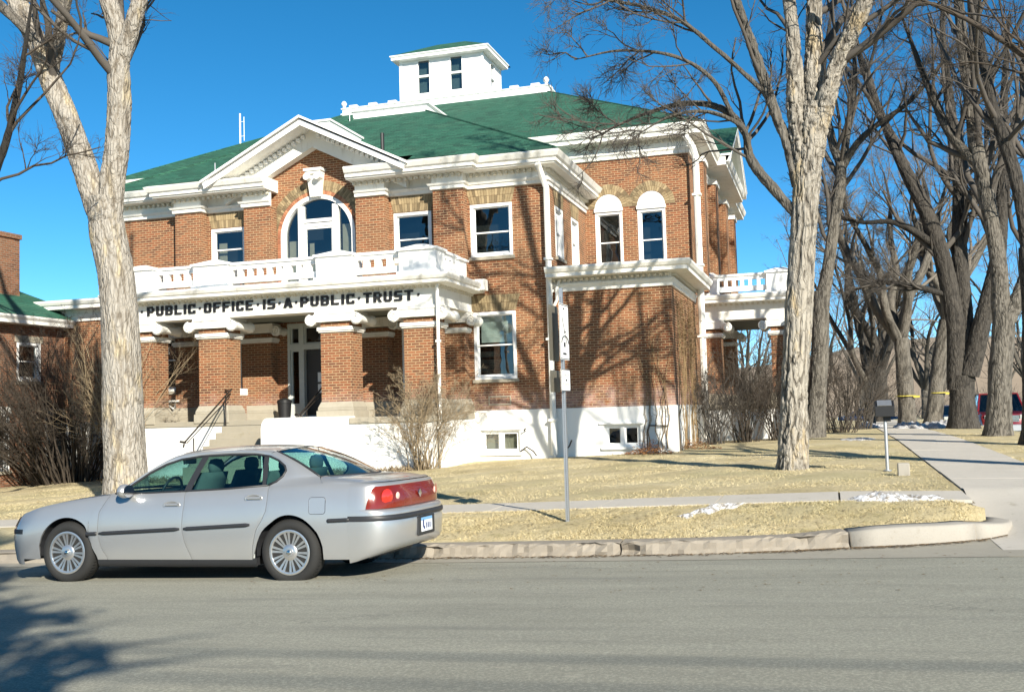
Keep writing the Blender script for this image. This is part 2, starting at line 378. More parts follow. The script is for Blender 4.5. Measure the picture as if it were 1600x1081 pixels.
far_m = simple('far_dry_ground', (.34, .28, .17), 1, 0, .25, .05)
sheet('terrain', far_m, [-1500, -300, -75, 75, 300, 1500], [-900, -100, 0, 62, 300, 1500], lambda x, y: -1.4)
sheet('street', asphalt, A(-75, 75, 61), [3.9, 5, 6, 7, 8, 9, 10, 11, 11.58], street_z)
sheet('gutter', gutter_m, A(-75, -3, 20)+A(-2.5, 6, 18)+[40, 75], [11.56, 11.9, 12.3, 13.3], lambda x, y: street_z(x, min(y, 12.1))+.004)
sheet('near_verge', lawn_m, A(-75, 75, 21), [-60, -30, -6, 0, 3.6], lambda x, y: .02+street_z(x, 4)+.1)
hn = lambda x, y: .018*math.sin(x*1.7+y*.6)*math.sin(y*1.3-x*.4)+.012*math.sin(x*3.1-y*2.3)
sheet('lawn', lawn_m, A(-75, -24, 12)+A(-23, 1.62, 80), A(15.12, 34, 60)+[40, 50, 62], lambda x, y: lawn_z(x, y)-.005+(hn(x, y) if 15.4 < y < 27 and x < 1.2 else 0))
def strip_sheet():
    xs = A(-75, -24, 12)+A(-23, 1.72, 110); V = []; m = 10
    for x in xs:
        yb = lerp_tab(x, BACK)
        for j in range(m):
            y = yb+(13.95-yb)*j/(m-1); V.append((x, y, strip_z(x, y)+(abs(hn(x*2, y*2)) if 0 < j < m-1 else 0)))
    F = [(i*m+j, (i+1)*m+j, (i+1)*m+j+1, i*m+j+1) for i in range(len(xs)-1) for j in range(m-1)]
    o = link('verge', fast_mesh('verge', V, F), lawn_m, None, True); o['kind'] = 'structure'
strip_sheet()
soil = simple('joint_soil', (.16, .13, .08), 1)
sheet('path_bed', soil, A(-75, 1.62, 40), [13.93, 15.14], lambda x, y: lawn_z(x, y)-.03)
sheet('path_bed', soil, [1.6, 3.22], A(15.6, 62, 40), lambda x, y: lawn_z(x, y)-.03)
sheet('east_verge', lawn_m, A(3.21, 5.4, 9), A(16.5, 62, 60), lambda x, y: lawn_z(x, y)+hn(x, y)*.8)
sheet('cross_street', asphalt, [5.5, 8, 12, 16], [11.5, 20, 40, 62, 110], lambda x, y: .09-.30*cl((y-20)/30, 0, 1) if y > 14 else .0)
sheet('far_lawn', lawn_m, [-75, -20, 5.4, 30, 75], [60, 64, 80, 110, 160], lambda x, y: .38 if y < 62 else -.42)
sheet('east_lawn', lawn_m, [16, 30, 75], [12, 40, 110], lambda x, y: .3)
# sidewalk slabs
def slab_row(name, x_edges, y0, y1, along='x'):
    parent = bpy.data.objects.new(name, None); C.objects.link(parent); parent['kind'] = 'structure'
    for a, b in zip(x_edges, x_edges[1:]):
        mb = MB(); j = rng.uniform(-.006, .006, 4); e = .012
        if along == 'x': cs = [(a+e, y0), (b-e, y0), (b-e, y1), (a+e, y1)]
        else: cs = [(y0, a+e), (y1, a+e), (y1, b-e), (y0, b-e)]
        top = [(x, y, lawn_z(x, y)+.012+k) for (x, y), k in zip(cs, j)]
        mb.add([(x, y, z-.1) for x, y, z in top]+top, [(3,2,1,0),(4,5,6,7),(0,1,5,4),(1,2,6,5),(2,3,7,6),(3,0,4,7)])
        mb.build('paving_slab', concrete, parent)
    return parent
slab_row('sidewalk', list(np.arange(-41.8, 1.7, 1.55)), 13.96, 15.10)
slab_row('footpath', list(np.arange(15.6, 61, 1.5)), 1.64, 3.20, 'y')
# ramp at the corner
def ramp_z(x, y):
    q = cl((x-1.7)/.9, 0, 1); y0 = 12.25+1.3*(1-q*q*(3-2*q)); f = cl((y-y0)/(15.45-y0), 0, 1); a = street_z(x, 12.1)+.008; return a+(lawn_z(x, 15.6)+.012-a)*f
sheet('kerb_ramp', concrete, A(1.655, 5.4, 20), A(12.15, 15.6, 20), ramp_z)
sheet('corner_verge', lawn_m, A(3.25, 5.4, 6), A(15.4, 16.5, 5), lambda x, y: lawn_z(x, y)+.02)
# kerb pieces: old weathered kerb up to the crack, newer smooth kerb round the corner
def chip(x, k): return max(0, math.sin(x*2.3+k*.5)+math.sin(x*5.9+1.3*k)+math.sin(x*13.1)-.9)*.05*(k in (2, 3, 4))
def kerb_piece(pts, mat, rough, hs):
    """pts: bottom-front (x,y); hs: height factor per point"""
    sec = [(0.0, -.12), (0.0, .0), (.010, .35), (.022, .80), (.035, .95), (.065, 1.0), (.20, 1.01), (.33, 1.0), (.36, -.2)]
    rows = []
    for i, (x, y) in enumerate(pts):
        a = pts[max(i-1, 0)]; b = pts[min(i+1, len(pts)-1)]
        d = Vector((b[0]-a[0], b[1]-a[1])).normalized(); n = Vector((-d.y, d.x))
        row = []
        zb = street_z(x, 12.05); zt = ktop(x)
        for k, (o, h) in enumerate(sec):
            j = rough*rng.normal(0, 1) if 1 < k < 6 else 0
            jo = rough*rng.normal(0, 1)+(chip(x, k) if rough > .005 else 0) if 0 < k < 6 else 0
            hh = hs[i]*(zt-zb)
            row.append((x+n.x*(o+jo), y+n.y*(o+jo), zb+(hh*h if h > 0 else h)+j*.6))
        rows.append(row)
    mb = MB(); mb.grid(rows); m = len(sec); mb.F.append(tuple(range(m))); mb.F.append(tuple(range((len(rows)-1)*m, len(rows)*m))[::-1])
    return mb
kerb = bpy.data.objects.new('kerb', None); C.objects.link(kerb); kerb['kind'] = 'structure'
def kpts(x0, x1, step):
    n = max(2, int((x1-x0)/step)); return [(x, lerp_tab(x, KERB)) for x in A(x0, x1, n+1)]
for a, b in ((-60, -30), (-30, -14), (-14, -9), (-8.985, -5.2), (-5.185, -2.4), (-2.38, .13)):
    p = kpts(a, b, .07 if a > -12 else .5)
    kerb_piece(p, concrete_old, .011, [1]*len(p)).build('kerb_stone', concrete_old, kerb, False)
arc = [(x, y) for x, y in [(.16, 12.50), (.45, 12.57), (.75, 12.64), (1.05, 12.74), (1.3, 12.87), (1.5, 13.0)]]
kerb_piece(arc, concrete_new, .001, [1.0, 1.0, 1.0, .97, .94, .92]).build('kerb_stone', concrete_new, kerb, True)
arc = [(1.512, 13.01), (1.7, 13.17), (1.87, 13.4), (1.99, 13.68), (2.05, 14.0), (2.05, 14.35)]
kerb_piece(arc, concrete_new, .001, [.92, .80, .68, .60, .60, .66]).build('kerb_stone', concrete_new, kerb, True)
# near kerb across the street (behind the frame)
mbk = MB(); mbk.box(-60, 60, 3.55, 3.9, -.6, .22); o = mbk.build('near_kerb', concrete_old); o['kind'] = 'structure'

def scatter_tris(name, pts, w, h, mat, flat=0.0, kind='stuff', label=None, lean=.35):
    """one small triangle (blade/leaf) at every point"""
    n = len(pts); P = np.asarray(pts, float); th = rng.uniform(0, 2*np.pi, n)
    d = np.stack([np.cos(th), np.sin(th), np.zeros(n)], 1); ww = w*rng.uniform(.5, 1.3, n)[:, None]; hh = h*rng.uniform(.4, 1.3, n)
    le = rng.normal(0, lean, (n, 2)); up = np.stack([le[:, 0]*hh, le[:, 1]*hh, hh*(1-flat)+.002], 1)
    if flat:
        pr = np.stack([-np.sin(th), np.cos(th), np.zeros(n)], 1)*hh[:, None]; up = up*(1-flat)+pr*flat
    V = np.empty((n, 3, 3)); V[:, 0] = P-d*ww/2; V[:, 1] = P+d*ww/2; V[:, 2] = P+up
    F = np.arange(n*3).reshape(n, 3); o = link(name, fast_mesh(name, V.reshape(-1, 3), F), mat)
    o['kind'] = kind
    if label: o['label'] = label
    return o
def pts_on(x0, x1, y0, y1, n, zf, keep=None):
    xs = rng.uniform(x0, x1, n); ys = rng.uniform(y0, y1, n); out = []
    for x, y in zip(xs, ys):
        if keep is None or keep(x, y): out.append((x, y, zf(x, y)))
    return out
g = pts_on(-11, 1.6, 12.4, 13.95, 80000, strip_z, lambda x, y: y > lerp_tab(x, BACK)+.0 and (x < 1.7))
g += pts_on(-22, 1.6, 15.1, 21, 60000, lambda x, y: lawn_z(x, y)-.01)
g += pts_on(-20, 1.6, 21, 28, 34000, lambda x, y: lawn_z(x, y)-.01)
g += pts_on(3.2, 5.4, 15, 34, 14000, lambda x, y: lawn_z(x, y)-.01)
o = scatter_tris('dry_grass', g, .010, .024, blade_m, lean=1.1); tag(o, 'short dry straw coloured grass of the lawn and kerb strip', 'grass')
# dead leaves: in the gutter, on the verge, round the walls
g = []
for _ in range(4200):
    x = rng.uniform(-6, 2.0); 
    if rng.random() > (.30 if x < -1 else .8): continue
    g.append((x, lerp_tab(x, KERB)-abs(rng.normal(0, .07)), street_z(x, 12)+.012))
for _ in range(2600):
    x = rng.uniform(-11, 1.6); y = rng.uniform(12.4, 13.9)
    if y > lerp_tab(x, BACK): g.append((x, y, strip_z(x, y)+.03))
for _ in range(2200): x = rng.uniform(-20, 1.5); y = rng.uniform(15.2, 27); g.append((x, y, lawn_z(x, y)+.02))
for _ in range(220): x = rng.uniform(-6, 3); y = rng.uniform(9, 12); g.append((x, y, street_z(x, y)+.006))
o = scatter_tris('fallen_leaves', g, .035, .035, leaf_litter, flat=.85); tag(o, 'brown dead leaves and grit lying in the gutter and on the verge', 'leaves')
# twigs in the gutter
mb = MB()
for _ in range(26):
    x = rng.uniform(-5, 1.6); y = lerp_tab(x, KERB)-rng.uniform(.03, .2); z = street_z(x, 12)+.012; a = rng.normal(0, .35); L = rng.uniform(.1, .3)
    mb.tube([(x, y, z), (x+L*.5*math.cos(a), y+L*.5*math.sin(a), z+.02), (x+L*math.cos(a), y+L*math.sin(a), z+.005)], [.005, .004, .002], 4)
mb.add([(.2, 7.9, street_z(.2, 7.9)+.004)]*0, [])
o = mb.build('gutter_twigs', twig_brown); tag(o, 'thin brown twigs lying along the gutter', 'twigs', kind='stuff')
# snow patches
def snow(x0, x1, yc, wy, h, zf, label, n=50, cat='snow patch', seed=1):
    r2 = np.random.default_rng(seed); ys = 20; rows = []
    for i in range(n+1):
        f = i/n; x = x0+(x1-x0)*f; prof = (math.sin(math.pi*f)**.5 if 0 < f < 1 else 0)*(.8+.2*math.sin(f*9+seed)); row = []
        wloc = wy*(.35+.65*math.sin(math.pi*min(1, max(0, f)))**.5)*(1+.2*math.sin(f*23+seed))
        for j in range(ys+1):
            g_ = j/ys; y = yc(f)+(g_-.5)*wloc; q = math.sin(math.pi*g_)**.6*prof
            z = h*q*(.85+.13*math.sin(f*31+g_*7)+.10*math.sin(f*57-g_*15+seed)+.03*r2.normal()) if 0 < q else 0
            row.append((x+r2.normal(0, .004), y+.04*math.sin(f*21+g_*3), zf(x, y)+max(-.01, z)-.008))
        rows.append(row)
    mb = MB(); mb.grid(rows); o = mb.build('snow_patch', snow_m, None, True); return tag(o, label, cat)
snow(-1.95, -1.05, lambda f: 13.25+.75*f, .30, .085, gz, 'long thin strip of old snow on the grass left of the sidewalk crack', seed=3)
snow(.10, 1.30, lambda f: 14.05+.1*f, .46, .12, gz, 'dirty grey snow bank at the end of the sidewalk near the corner', n=60, seed=5)
snow(.2, 1.15, lambda f: 31.0+.2*f, 2.2, .05, gz, 'flat snow patch on the lawn beside the footpath', seed=8)
snow(.9, 2.0, lambda f: 45.0, 3, .28, gz, 'snow heap beyond the lawn at the far left edge of the footpath', seed=11)
snow(2.2, 4.6, lambda f: 42.5, 4, .34, gz, 'largest snow heap, between the far trees right of the footpath', seed=13)
# ------------------------------------------------------------------ courthouse
CX = -14.25
court = thing('courthouse', 'two storey brick public building with white pillared porch, green hip roof and white cupola', 'courthouse', (CX, 28, 0))
O = court.location
def mbc(): return MB(O)
class Wl:      # a wall plane: 'S' faces -Y at y=pos, 'E' faces +X at x=pos
    def __init__(s, f, pos): s.f = f; s.p = pos
    def P(s, a, z, o): return (a, s.p-o, z) if s.f == 'S' else (s.p+o, a, z)
def ob(mb, W, a0, a1, z0, z1, o0, o1):
    if W.f == 'S': mb.box(a0, a1, W.p-o0, W.p-o1, z0, z1)
    else: mb.box(W.p+o0, W.p+o1, a0, a1, z0, z1)
def panel(mb, W, a0, a1, z0, z1, holes=(), depth=.16):
    """wall face with rectangular holes ('r',a0,a1,z0,z1) and arched holes ('a',ac,r,zb,zs)"""
    H = []
    for h in holes:
        if h[0] == 'r': H.append(h[1:])
        else: H.append((h[1]-h[2], h[1]+h[2], h[3], h[4]+h[2]))
    xs = sorted({a0, a1, *[v for h in H for v in h[:2]]}); zs = sorted({z0, z1, *[v for h in H for v in h[2:]]})
    for i in range(len(xs)-1):
        for j in range(len(zs)-1):
            x, z = (xs[i]+xs[i+1])/2, (zs[j]+zs[j+1])/2
            if any(h[0] < x < h[1] and h[2] < z < h[3] for h in H): continue
            mb.add([W.P(xs[i], zs[j], 0), W.P(xs[i+1], zs[j], 0), W.P(xs[i+1], zs[j+1], 0), W.P(xs[i], zs[j+1], 0)], [(0, 1, 2, 3)])
    for h in holes:
        if h[0] == 'r': out = [(h[1], h[3]), (h[2], h[3]), (h[2], h[4]), (h[1], h[4])]
        else:
            ac, r, zb, zsn = h[1:]; n = 28
            arc = [(ac+r*math.cos(math.pi*k/n), zsn+r*math.sin(math.pi*k/n)) for k in range(n+1)]
            out = [(ac-r, zb), (ac+r, zb)]+arc
            for k in range(n):
                cx = ac+r if k < n/2 else ac-r
                mb.add([W.P(cx, zsn+r, 0), W.P(*arc[k+1], 0), W.P(*arc[k], 0)], [(0, 1, 2)])
        m = len(out)
        for k in range(m):
            p, q = out[k], out[(k+1) % m]
            mb.add([W.P(*p, 0), W.P(*q, 0), W.P(*q, -depth), W.P(*p, -depth)], [(0, 1, 2, 3)])
    return mb
def window(W, a0, a1, z0, z1, parent=None, mb_f=mbc, mid=.5, blind=None, fr=.085, sill=True, inset=.07, cas=.03, depth=.6, double=False):
    parent = parent or court
    f = mb_f(); ob(f, W, a0, a0+fr, z0, z1, -.16, cas-inset+.05); ob(f, W, a1-fr, a1, z0, z1, -.16, cas-inset+.05)
    ob(f, W, a0+fr, a1-fr, z1-fr, z1, -.16, cas-inset+.05); ob(f, W, a0+fr, a1-fr, z0, z0+fr*.9, -.16, cas-inset+.05)
    win = f.build('window', white_clean, parent)
    i0, i1, j0, j1 = a0+fr, a1-fr, z0+fr*.9, z1-fr
    if double:
        s = mb_f(); am = (a0+a1)/2; ob(s, W, am-.05, am+.05, j0, j1, -.13, -.02); s.build('mullion', white_clean, win)
        for b0, b1 in ((i0, am-.05), (am+.05, i1)):
            s = mb_f(); t = .035
            ob(s, W, b0, b0+t, j0, j1, -.12, -.06); ob(s, W, b1-t, b1, j0, j1, -.12, -.06); ob(s, W, b0+t, b1-t, j0, j0+t, -.12, -.06); ob(s, W, b0+t, b1-t, j1-t, j1, -.12, -.06)
            s.build('sash', white_clean, win)
            g = mb_f(); g.add([W.P(b0+t, j0+t, -.09), W.P(b1-t, j0+t, -.09), W.P(b1-t, j1-t, -.09), W.P(b0+t, j1-t, -.09)], [(0, 1, 2, 3)]); g.build('pane', glass, win, fixn=False)
    else:
        zm = j0+(j1-j0)*mid
        for k, (b0, b1, oo) in enumerate(((zm, j1, -.06), (j0, zm+.03, -.095))):
            s = mb_f(); t = .045; lo = .035 if k == 0 else .06; hi = .035
            ob(s, W, i0, i0+t, b0, b1, oo-.035, oo); ob(s, W, i1-t, i1, b0, b1, oo-.035, oo)
            ob(s, W, i0+t, i1-t, b0, b0+lo, oo-.035, oo); ob(s, W, i0+t, i1-t, b1-hi, b1, oo-.035, oo)
            s.build('sash', white_clean, win)
            g = mb_f(); o_ = oo-.02; g.add([W.P(i0+t, b0+lo, o_), W.P(i1-t, b0+lo, o_), W.P(i1-t, b1-hi, o_), W.P(i0+t, b1-hi, o_)], [(0, 1, 2, 3)]); g.build('pane', glass, win, fixn=False)
    if sill:
        s = mb_f(); ob(s, W, a0-.05, a1+.05, z0-.09, z0, -.12, .07); s.build('sill', stone, win)
    s = mb_f(); ob(s, W, a0-.3, a1+.3, z0-.3, z1+.3, -depth-.02, -depth); s.build('dark_room', dark_room, win)
    if blind:
        for (x0, x1, y0, y1, m) in blind:
            s = mb_f(); ob(s, W, i0+(i1-i0)*x0, i0+(i1-i0)*x1, j0+(j1-j0)*y0, j0+(j1-j0)*y1, -.26, -.25); s.build('blind', m, win)
    return win
def jack(W, a0, a1, z0, z1, flare=.10, name='brick_lintel', parent=None, mb_f=mbc):
    n = int((a1-a0)/.072); mb = mb_f()
    for k in range(n):
        f0, f1 = (k+.06)/n, (k+.94)/n; b0, b1 = a0+(a1-a0)*f0, a0+(a1-a0)*f1; t0, t1 = a0-flare+(a1-a0+2*flare)*f0, a0-flare+(a1-a0+2*flare)*f1
        zm = (z0+z1)/2; o = .012+rng.uniform(0, .004)
        for za, zb in ((z0, zm-.004), (zm+.004, z1)):
            fa, fb = (za-z0)/(z1-z0), (zb-z0)/(z1-z0); l = lambda p, q, f: p+(q-p)*f
            pts = [(l(b0, t0, fa), za), (l(b1, t1, fa), za), (l(b1, t1, fb), zb), (l(b0, t0, fb), zb)]
            mb.add([W.P(a, z, .0) for a, z in pts]+[W.P(a, z, o) for a, z in pts], [(4,5,6,7),(0,1,5,4),(1,2,6,5),(2,3,7,6),(3,0,4,7)])
    return mb.build(name, buff, parent or court, kind='stuff')
def arch_ring(W, ac, zc, rings, a_from=0, a_to=math.pi, name='arch_bricks'):
    for (r0, r1, step, mat) in rings:
        n = int((a_to-a_from)*(r0+r1)/2/step); mb = mbc()
        for k in range(n):
            t0 = a_from+(a_to-a_from)*(k+.07)/n; t1 = a_from+(a_to-a_from)*(k+.93)/n; o = .014+rng.uniform(0, .004)
            pts = [(ac+r0*math.cos(t0), zc+r0*math.sin(t0)), (ac+r0*math.cos(t1), zc+r0*math.sin(t1)), (ac+r1*math.cos(t1), zc+r1*math.sin(t1)), (ac+r1*math.cos(t0), zc+r1*math.sin(t0))]
            mb.add([W.P(a, z, .0) for a, z in pts]+[W.P(a, z, o) for a, z in pts], [(4,5,6,7),(0,1,5,4),(1,2,6,5),(2,3,7,6),(3,0,4,7)])
        mb.build(name, mat, court, kind='stuff')
S = Wl('S', 28.0); SB = Wl('S', 28.1); SW = Wl('S', 33.0); EC = Wl('E', CX+6.95); EW = Wl('E', CX+10.3)
# --- central block walls
wins2 = [(4.75, 5.98, 5.93, 7.42), (2.42, 3.58, 5.93, 7.37)]
holes = []
for a, b, z0, z1 in wins2: holes += [('r', CX+a, CX+b, z0, z1)]+([('r', CX-b, CX-a, z0, z1)] if a < 4 else [])
f1 = (4.77, 6.0, 2.5, 4.38)
holes += [('r', CX+f1[0], CX+f1[1], f1[2], f1[3]), ('r', CX-f1[1], CX-f1[0], f1[2], f1[3])]
holes += [('r', CX+2.6, CX+3.7, 2.3, 4.1), ('r', CX-3.7, CX-2.6, 2.3, 4.1)]     # porch windows
holes += [('r', CX-1.05, CX+1.05, 1.62, 4.36)]                                   # entrance
holes += [('a', CX, 1.21, 5.6, 6.93)]
# basement windows get their own holes in the foundation
mb = mbc(); panel(mb, S, CX-6.95, CX+6.95, 1.642, 8.35, holes, .2); mb.build('front_wall', brick, court, fixn=False)
mb = mbc(); panel(mb, EC, 28.0, 33.0, 5.3, 8.35, [('r', 29.0, 29.95, 5.95, 7.42), ('r', 31.0, 31.95, 5.95, 7.42)]); mb.build('side_wall', brick, court, fixn=False)
mb = mbc(); mb.add([(CX-6.95, 28, 5.3), (CX-6.95, 33, 5.3), (CX-6.95, 33, 8.35), (CX-6.95, 28, 8.35)], [(0, 1, 2, 3)]); mb.build('side_wall', brick, court, fixn=False)
mb = mbc(); mb.box(CX-2.95, CX+2.95, 28.001, 28.2, 8.35, 8.36); mb.prism([(CX-3.1, 28.0, 8.351), (CX+3.1, 28.0, 8.351), (CX, 28.0, 9.95)], (0, .2, 0)); mb.build('gable_wall', brick, court)
# foundation with basement windows
def fwall(W, a0, a1, hs, name='foundation_wall'):
    mb = mbc(); W2 = Wl(W.f, W.p-.04 if W.f == 'S' else W.p+.04); panel(mb, W2, a0, a1, -.6, 1.64, hs, .24)
    mb.add([W2.P(a0, 1.64, 0), W2.P(a1, 1.64, 0), W2.P(a1, 1.64, -.05), W2.P(a0, 1.64, -.05)], [(0, 1, 2, 3)])
    mb.build(name, white_base, court, fixn=False)
fwall(S, CX-6.99, CX+6.99, [('r', -9.34, -8.22, .47, 1.09)]); fwall(SB, CX+6.96, CX+10.34, [('r', -5.87, -4.89, .57, 1.17)])
fwall(SB, CX-10.34, CX-6.96, []); fwall(EW, 28.06, 49, [])
window(S, -9.34, -8.22, .47, 1.09, sill=False, double=True, fr=.07, blind=[(0, .46, 0, 1, curtain), (.55, 1, 0, .9, curtain)], inset=.12)
window(SB, -5.87, -4.89, .57, 1.17, sill=False, double=True, fr=.07, inset=.12)
mb = mbc(); ob(mb, S, -9.42, -8.14, .40, .468, .0, .12); ob(mb, S, -9.42, -8.14, 1.095, 1.14, .0, .08); mb.build('basement_window_ledge', white_base, court)
mb = mbc(); ob(mb, SB, -5.95, -4.81, .50, .568, .0, .12); ob(mb, SB, -6.0, -4.8, 1.175, 1.22, .0, .10); mb.build('basement_window_ledge', white_base, court)
# windows
for sgn in (1, -1):
    for k, (a, b, z0, z1) in enumerate(wins2):
        if sgn < 0 and k == 0: continue       # plain brick there
        x0, x1 = (CX+a, CX+b) if sgn > 0 else (CX-b, CX-a)
        bl = [(0.02, .3, .3, .75, curtain)] if (sgn < 0 and k == 1) else None
        window(S, x0, x1, z0, z1, sill=True, blind=bl, mid=.45 if sgn > 0 else .55)
        jack(S, x0, x1, z1+.02, 7.86, .12)
    x0, x1 = (CX+f1[0], CX+f1[1]) if sgn > 0 else (CX-f1[1], CX-f1[0])
    window(S, x0, x1, f1[2], f1[3], blind=[(.05, .95, .56, .98, blind_refl)] if sgn > 0 else None)  # pale panel in the upper sash imitates a greenish-white reflection
    jack(S, x0, x1, f1[3]+.02, 4.86, .16)
    x0, x1 = (CX+2.6, CX+3.7) if sgn > 0 else (CX-3.7, CX-2.6)
    window(S, x0, x1, 2.3, 4.1, blind=[(0, 1, .0, .4, blind_refl)] if sgn < 0 else None)
for y in (29.0, 31.0): window(EC, y, y+.95, 5.95, 7.42); jack(EC, y, y+.95, 7.44, 7.86, .1)
# arched window
def arch_window():
    R, zs, zb, t = 1.21, 6.93, 5.6, .09
    def arcband(mb, r0, r1, o0, o1, n=32):
        pin = [(CX+r0*math.cos(math.pi*k/n), zs+r0*math.sin(math.pi*k/n)) for k in range(n+1)]; pout = [(CX+r1*math.cos(math.pi*k/n), zs+r1*math.sin(math.pi*k/n)) for k in range(n+1)]
        for k in range(n):
            q = [pin[k], pout[k], pout[k+1], pin[k+1]]
            mb.add([S.P(a, z, o0) for a, z in q]+[S.P(a, z, o1) for a, z in q], [(4,5,6,7),(1,2,6,5),(3,0,4,7),(0,3,2,1)])
    f = mbc(); arcband(f, R-.12, R, -.16, .03); ob(f, S, CX-R, CX-R+.12, zb, zs, -.16, .03); ob(f, S, CX+R-.12, CX+R, zb, zs, -.16, .03)
    win = f.build('arched_window', white_clean, court)
    m = mbc()
    for s in (-1, 1): ob(m, S, CX+s*.56-.09, CX+s*.56+.09, zb, zs+.90, -.15, .0)
    ob(m, S, CX-.47, CX+.47, 7.33, 7.43, -.15, .01); ob(m, S, CX-.47, CX+.47, 7.21, 7.31, -.15, -.03); m.build('mullion', white_clean, win)
    sash = mbc(); i = .47
    for a, b, z0, z1 in ((-i, -i+.06, 5.6, 7.21), (i-.06, i, 5.6, 7.21), (-i+.06, i-.06, 7.14, 7.21)): ob(sash, S, CX+a, CX+b, z0, z1, -.12, -.06)
    sash.build('sash', white_clean, win)
    def fan(x0, x1, z0):   # pane with curved top
        n = 14; top = [(x0+(x1-x0)*k/n, zs+math.sqrt(max(0, (R-.12)**2-(x0+(x1-x0)*k/n)**2))) for k in range(n+1)]
        g = mbc(); pts = [S.P(CX+x0, z0, -.1), S.P(CX+x1, z0, -.1)]+[S.P(CX+x, z, -.1) for x, z in top[::-1]]
        g.add(pts, [tuple(range(len(pts)))]); g.build('pane', glass, win, fixn=False)
    fan(-.47, .47, 7.43); fan(-1.08, -.65, 5.6); fan(.65, 1.08, 5.6)
    g = mbc(); g.add([S.P(CX-.41, 5.6, -.1), S.P(CX+.41, 5.6, -.1), S.P(CX+.41, 7.14, -.1), S.P(CX-.41, 7.14, -.1)], [(0, 1, 2, 3)]); g.build('pane', glass, win, fixn=False)
    d = mbc(); ob(d, S, CX-1.6, CX+1.6, 5.3, 8.4, -.9, -.88); d.build('dark_room', dark_room, win)
    for (x0, x1, z0, z1) in ((-1.07, -.68, 5.6, 6.85), (-.40, -.25, 5.6, 6.75), (.68, .98, 5.6, 7.25)):
        b = mbc(); ob(b, S, CX+x0, CX+x1, z0, z1, -.25, -.24); b.build('blind', curtain, win)
arch_window()
arch_ring(S, CX, 6.93, [(1.215, 1.33, .072, archbrick), (1.335, 1.45, .072, buff), (1.455, 1.63, .072, buff)], 0.0, math.pi)
mb = mbc()
for sgn in (-1, 1):
    n = 18
    for k in range(n):
        z = 5.6+k*.0735
        if z > 6.9: break
        a = CX+sgn*1.27; ob(mb, S, a-.055, a+.055, z, z+.062, 0, .013)
mb.build('arch_bricks', archbrick, court, kind='stuff')
# keystone with a small moulded head
mb = mbc(); mb.prism([(CX-.17, 27.86, 8.06), (CX+.17, 27.86, 8.06), (CX+.24, 27.80, 8.72), (CX-.24, 27.80, 8.72)], (0, .2, 0))
ob(mb, S, CX-.25, CX+.25, 8.72, 8.80, 0, .28); ob(mb, S, CX-.29, CX+.29, 8.80, 8.88, 0, .32)
for s in (-1, 1): mb.lathe((CX+s*.17, 27.62, 8.62), [(.10, 0), (.10, .25)], 12, 'y')
mb.build('keystone', white, court)
# pilasters
def pilaster(a0, a1, z0, z1, o=.36, W=S):
    mb = mbc(); ob(mb, W, a0, a1, z0, z1, -.02, o); return mb.build('pilaster', brick, court)
for c in (-4.16, -1.80, 1.84, 4.22): pilaster(CX+c-.45, CX+c+.45, 5.0, 7.86)
# architrave and frieze break forward over every pilaster
def breaks(W0, us, base, out):
    pts = [(us[0][0], W0-base)]
    return pts
def arch_path(x0, x1, ps, y_wall, y_pil):
    pts = [(x0, y_wall)]
    for (a, b) in ps: pts += [(a, y_wall), (a, y_pil), (b, y_pil), (b, y_wall)]
    pts.append((x1, y_wall)); return pts
AR = [(0, 7.86), (.05, 7.87), (.06, 7.96), (.10, 7.98), (.13, 8.03), (.02, 8.05), (.02, 8.32), (-.06, 8.32), (-.06, 7.86)]
mb = mbc()
rp = arch_path(CX+1.45, CX+6.95, [(CX+1.48, CX+2.29), (CX+3.77, CX+4.67)], 27.98, 27.62); rp[0] = (CX+1.39, 27.62); rp[1:3] = []
mb.sweep(rp+[(CX+6.95, 33.05)], AR); mb.build('architrave', white, court); mb = mbc()
lp = [(2*CX-x, y) for x, y in arch_path(CX+1.45, CX+7.0, [(CX+1.35, CX+2.25), (CX+3.71, CX+4.61)], 27.98, 27.62)][::-1]; lp[-1] = (CX-1.35, 27.62); lp = lp[:-3]+[lp[-1]]
mb.sweep([(CX-6.95, 33.05), (CX-6.95, 27.98)]+lp[1:], AR)
mb.build('architrave', white, court)
CO = [(-.45, 8.29), (.40, 8.31), (.42, 8.35), (.46, 8.36), (.46, 8.45), (.52, 8.48), (.58, 8.58), (.60, 8.62), (.52, 8.66), (-.45, 8.66)]
mb = mbc(); yp = 27.6
mb.sweep([(CX+1.30, yp), (CX+4.70, yp), (CX+4.70, 27.95), (CX+6.95, 27.95), (CX+6.95, 33.05)], CO); mb.build('cornice', white, court); mb = mbc()
mb.sweep([(CX-6.95, 33.05), (CX-6.95, 27.95), (CX-4.70, 27.95), (CX-4.70, yp), (CX-1.30, yp)], CO)
mb.build('cornice', white, court)
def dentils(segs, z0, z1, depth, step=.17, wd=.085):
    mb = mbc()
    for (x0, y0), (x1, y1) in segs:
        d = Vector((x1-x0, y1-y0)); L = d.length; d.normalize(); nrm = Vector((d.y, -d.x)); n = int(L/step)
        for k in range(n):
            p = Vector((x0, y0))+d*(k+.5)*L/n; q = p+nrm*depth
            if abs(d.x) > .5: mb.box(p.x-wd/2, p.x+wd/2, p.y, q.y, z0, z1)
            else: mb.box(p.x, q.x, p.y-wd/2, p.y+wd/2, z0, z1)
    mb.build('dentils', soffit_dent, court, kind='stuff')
dentils([((CX+1.32, 27.60), (CX+4.68, 27.60)), ((CX+4.75, 27.96), (CX+7.0, 27.96)), ((CX+6.97, 28), (CX+6.97, 33)), ((CX-7.0, 27.96), (CX-4.75, 27.96)), ((CX-4.68, 27.60), (CX-1.32, 27.60))], 8.20, 8.29, .12)
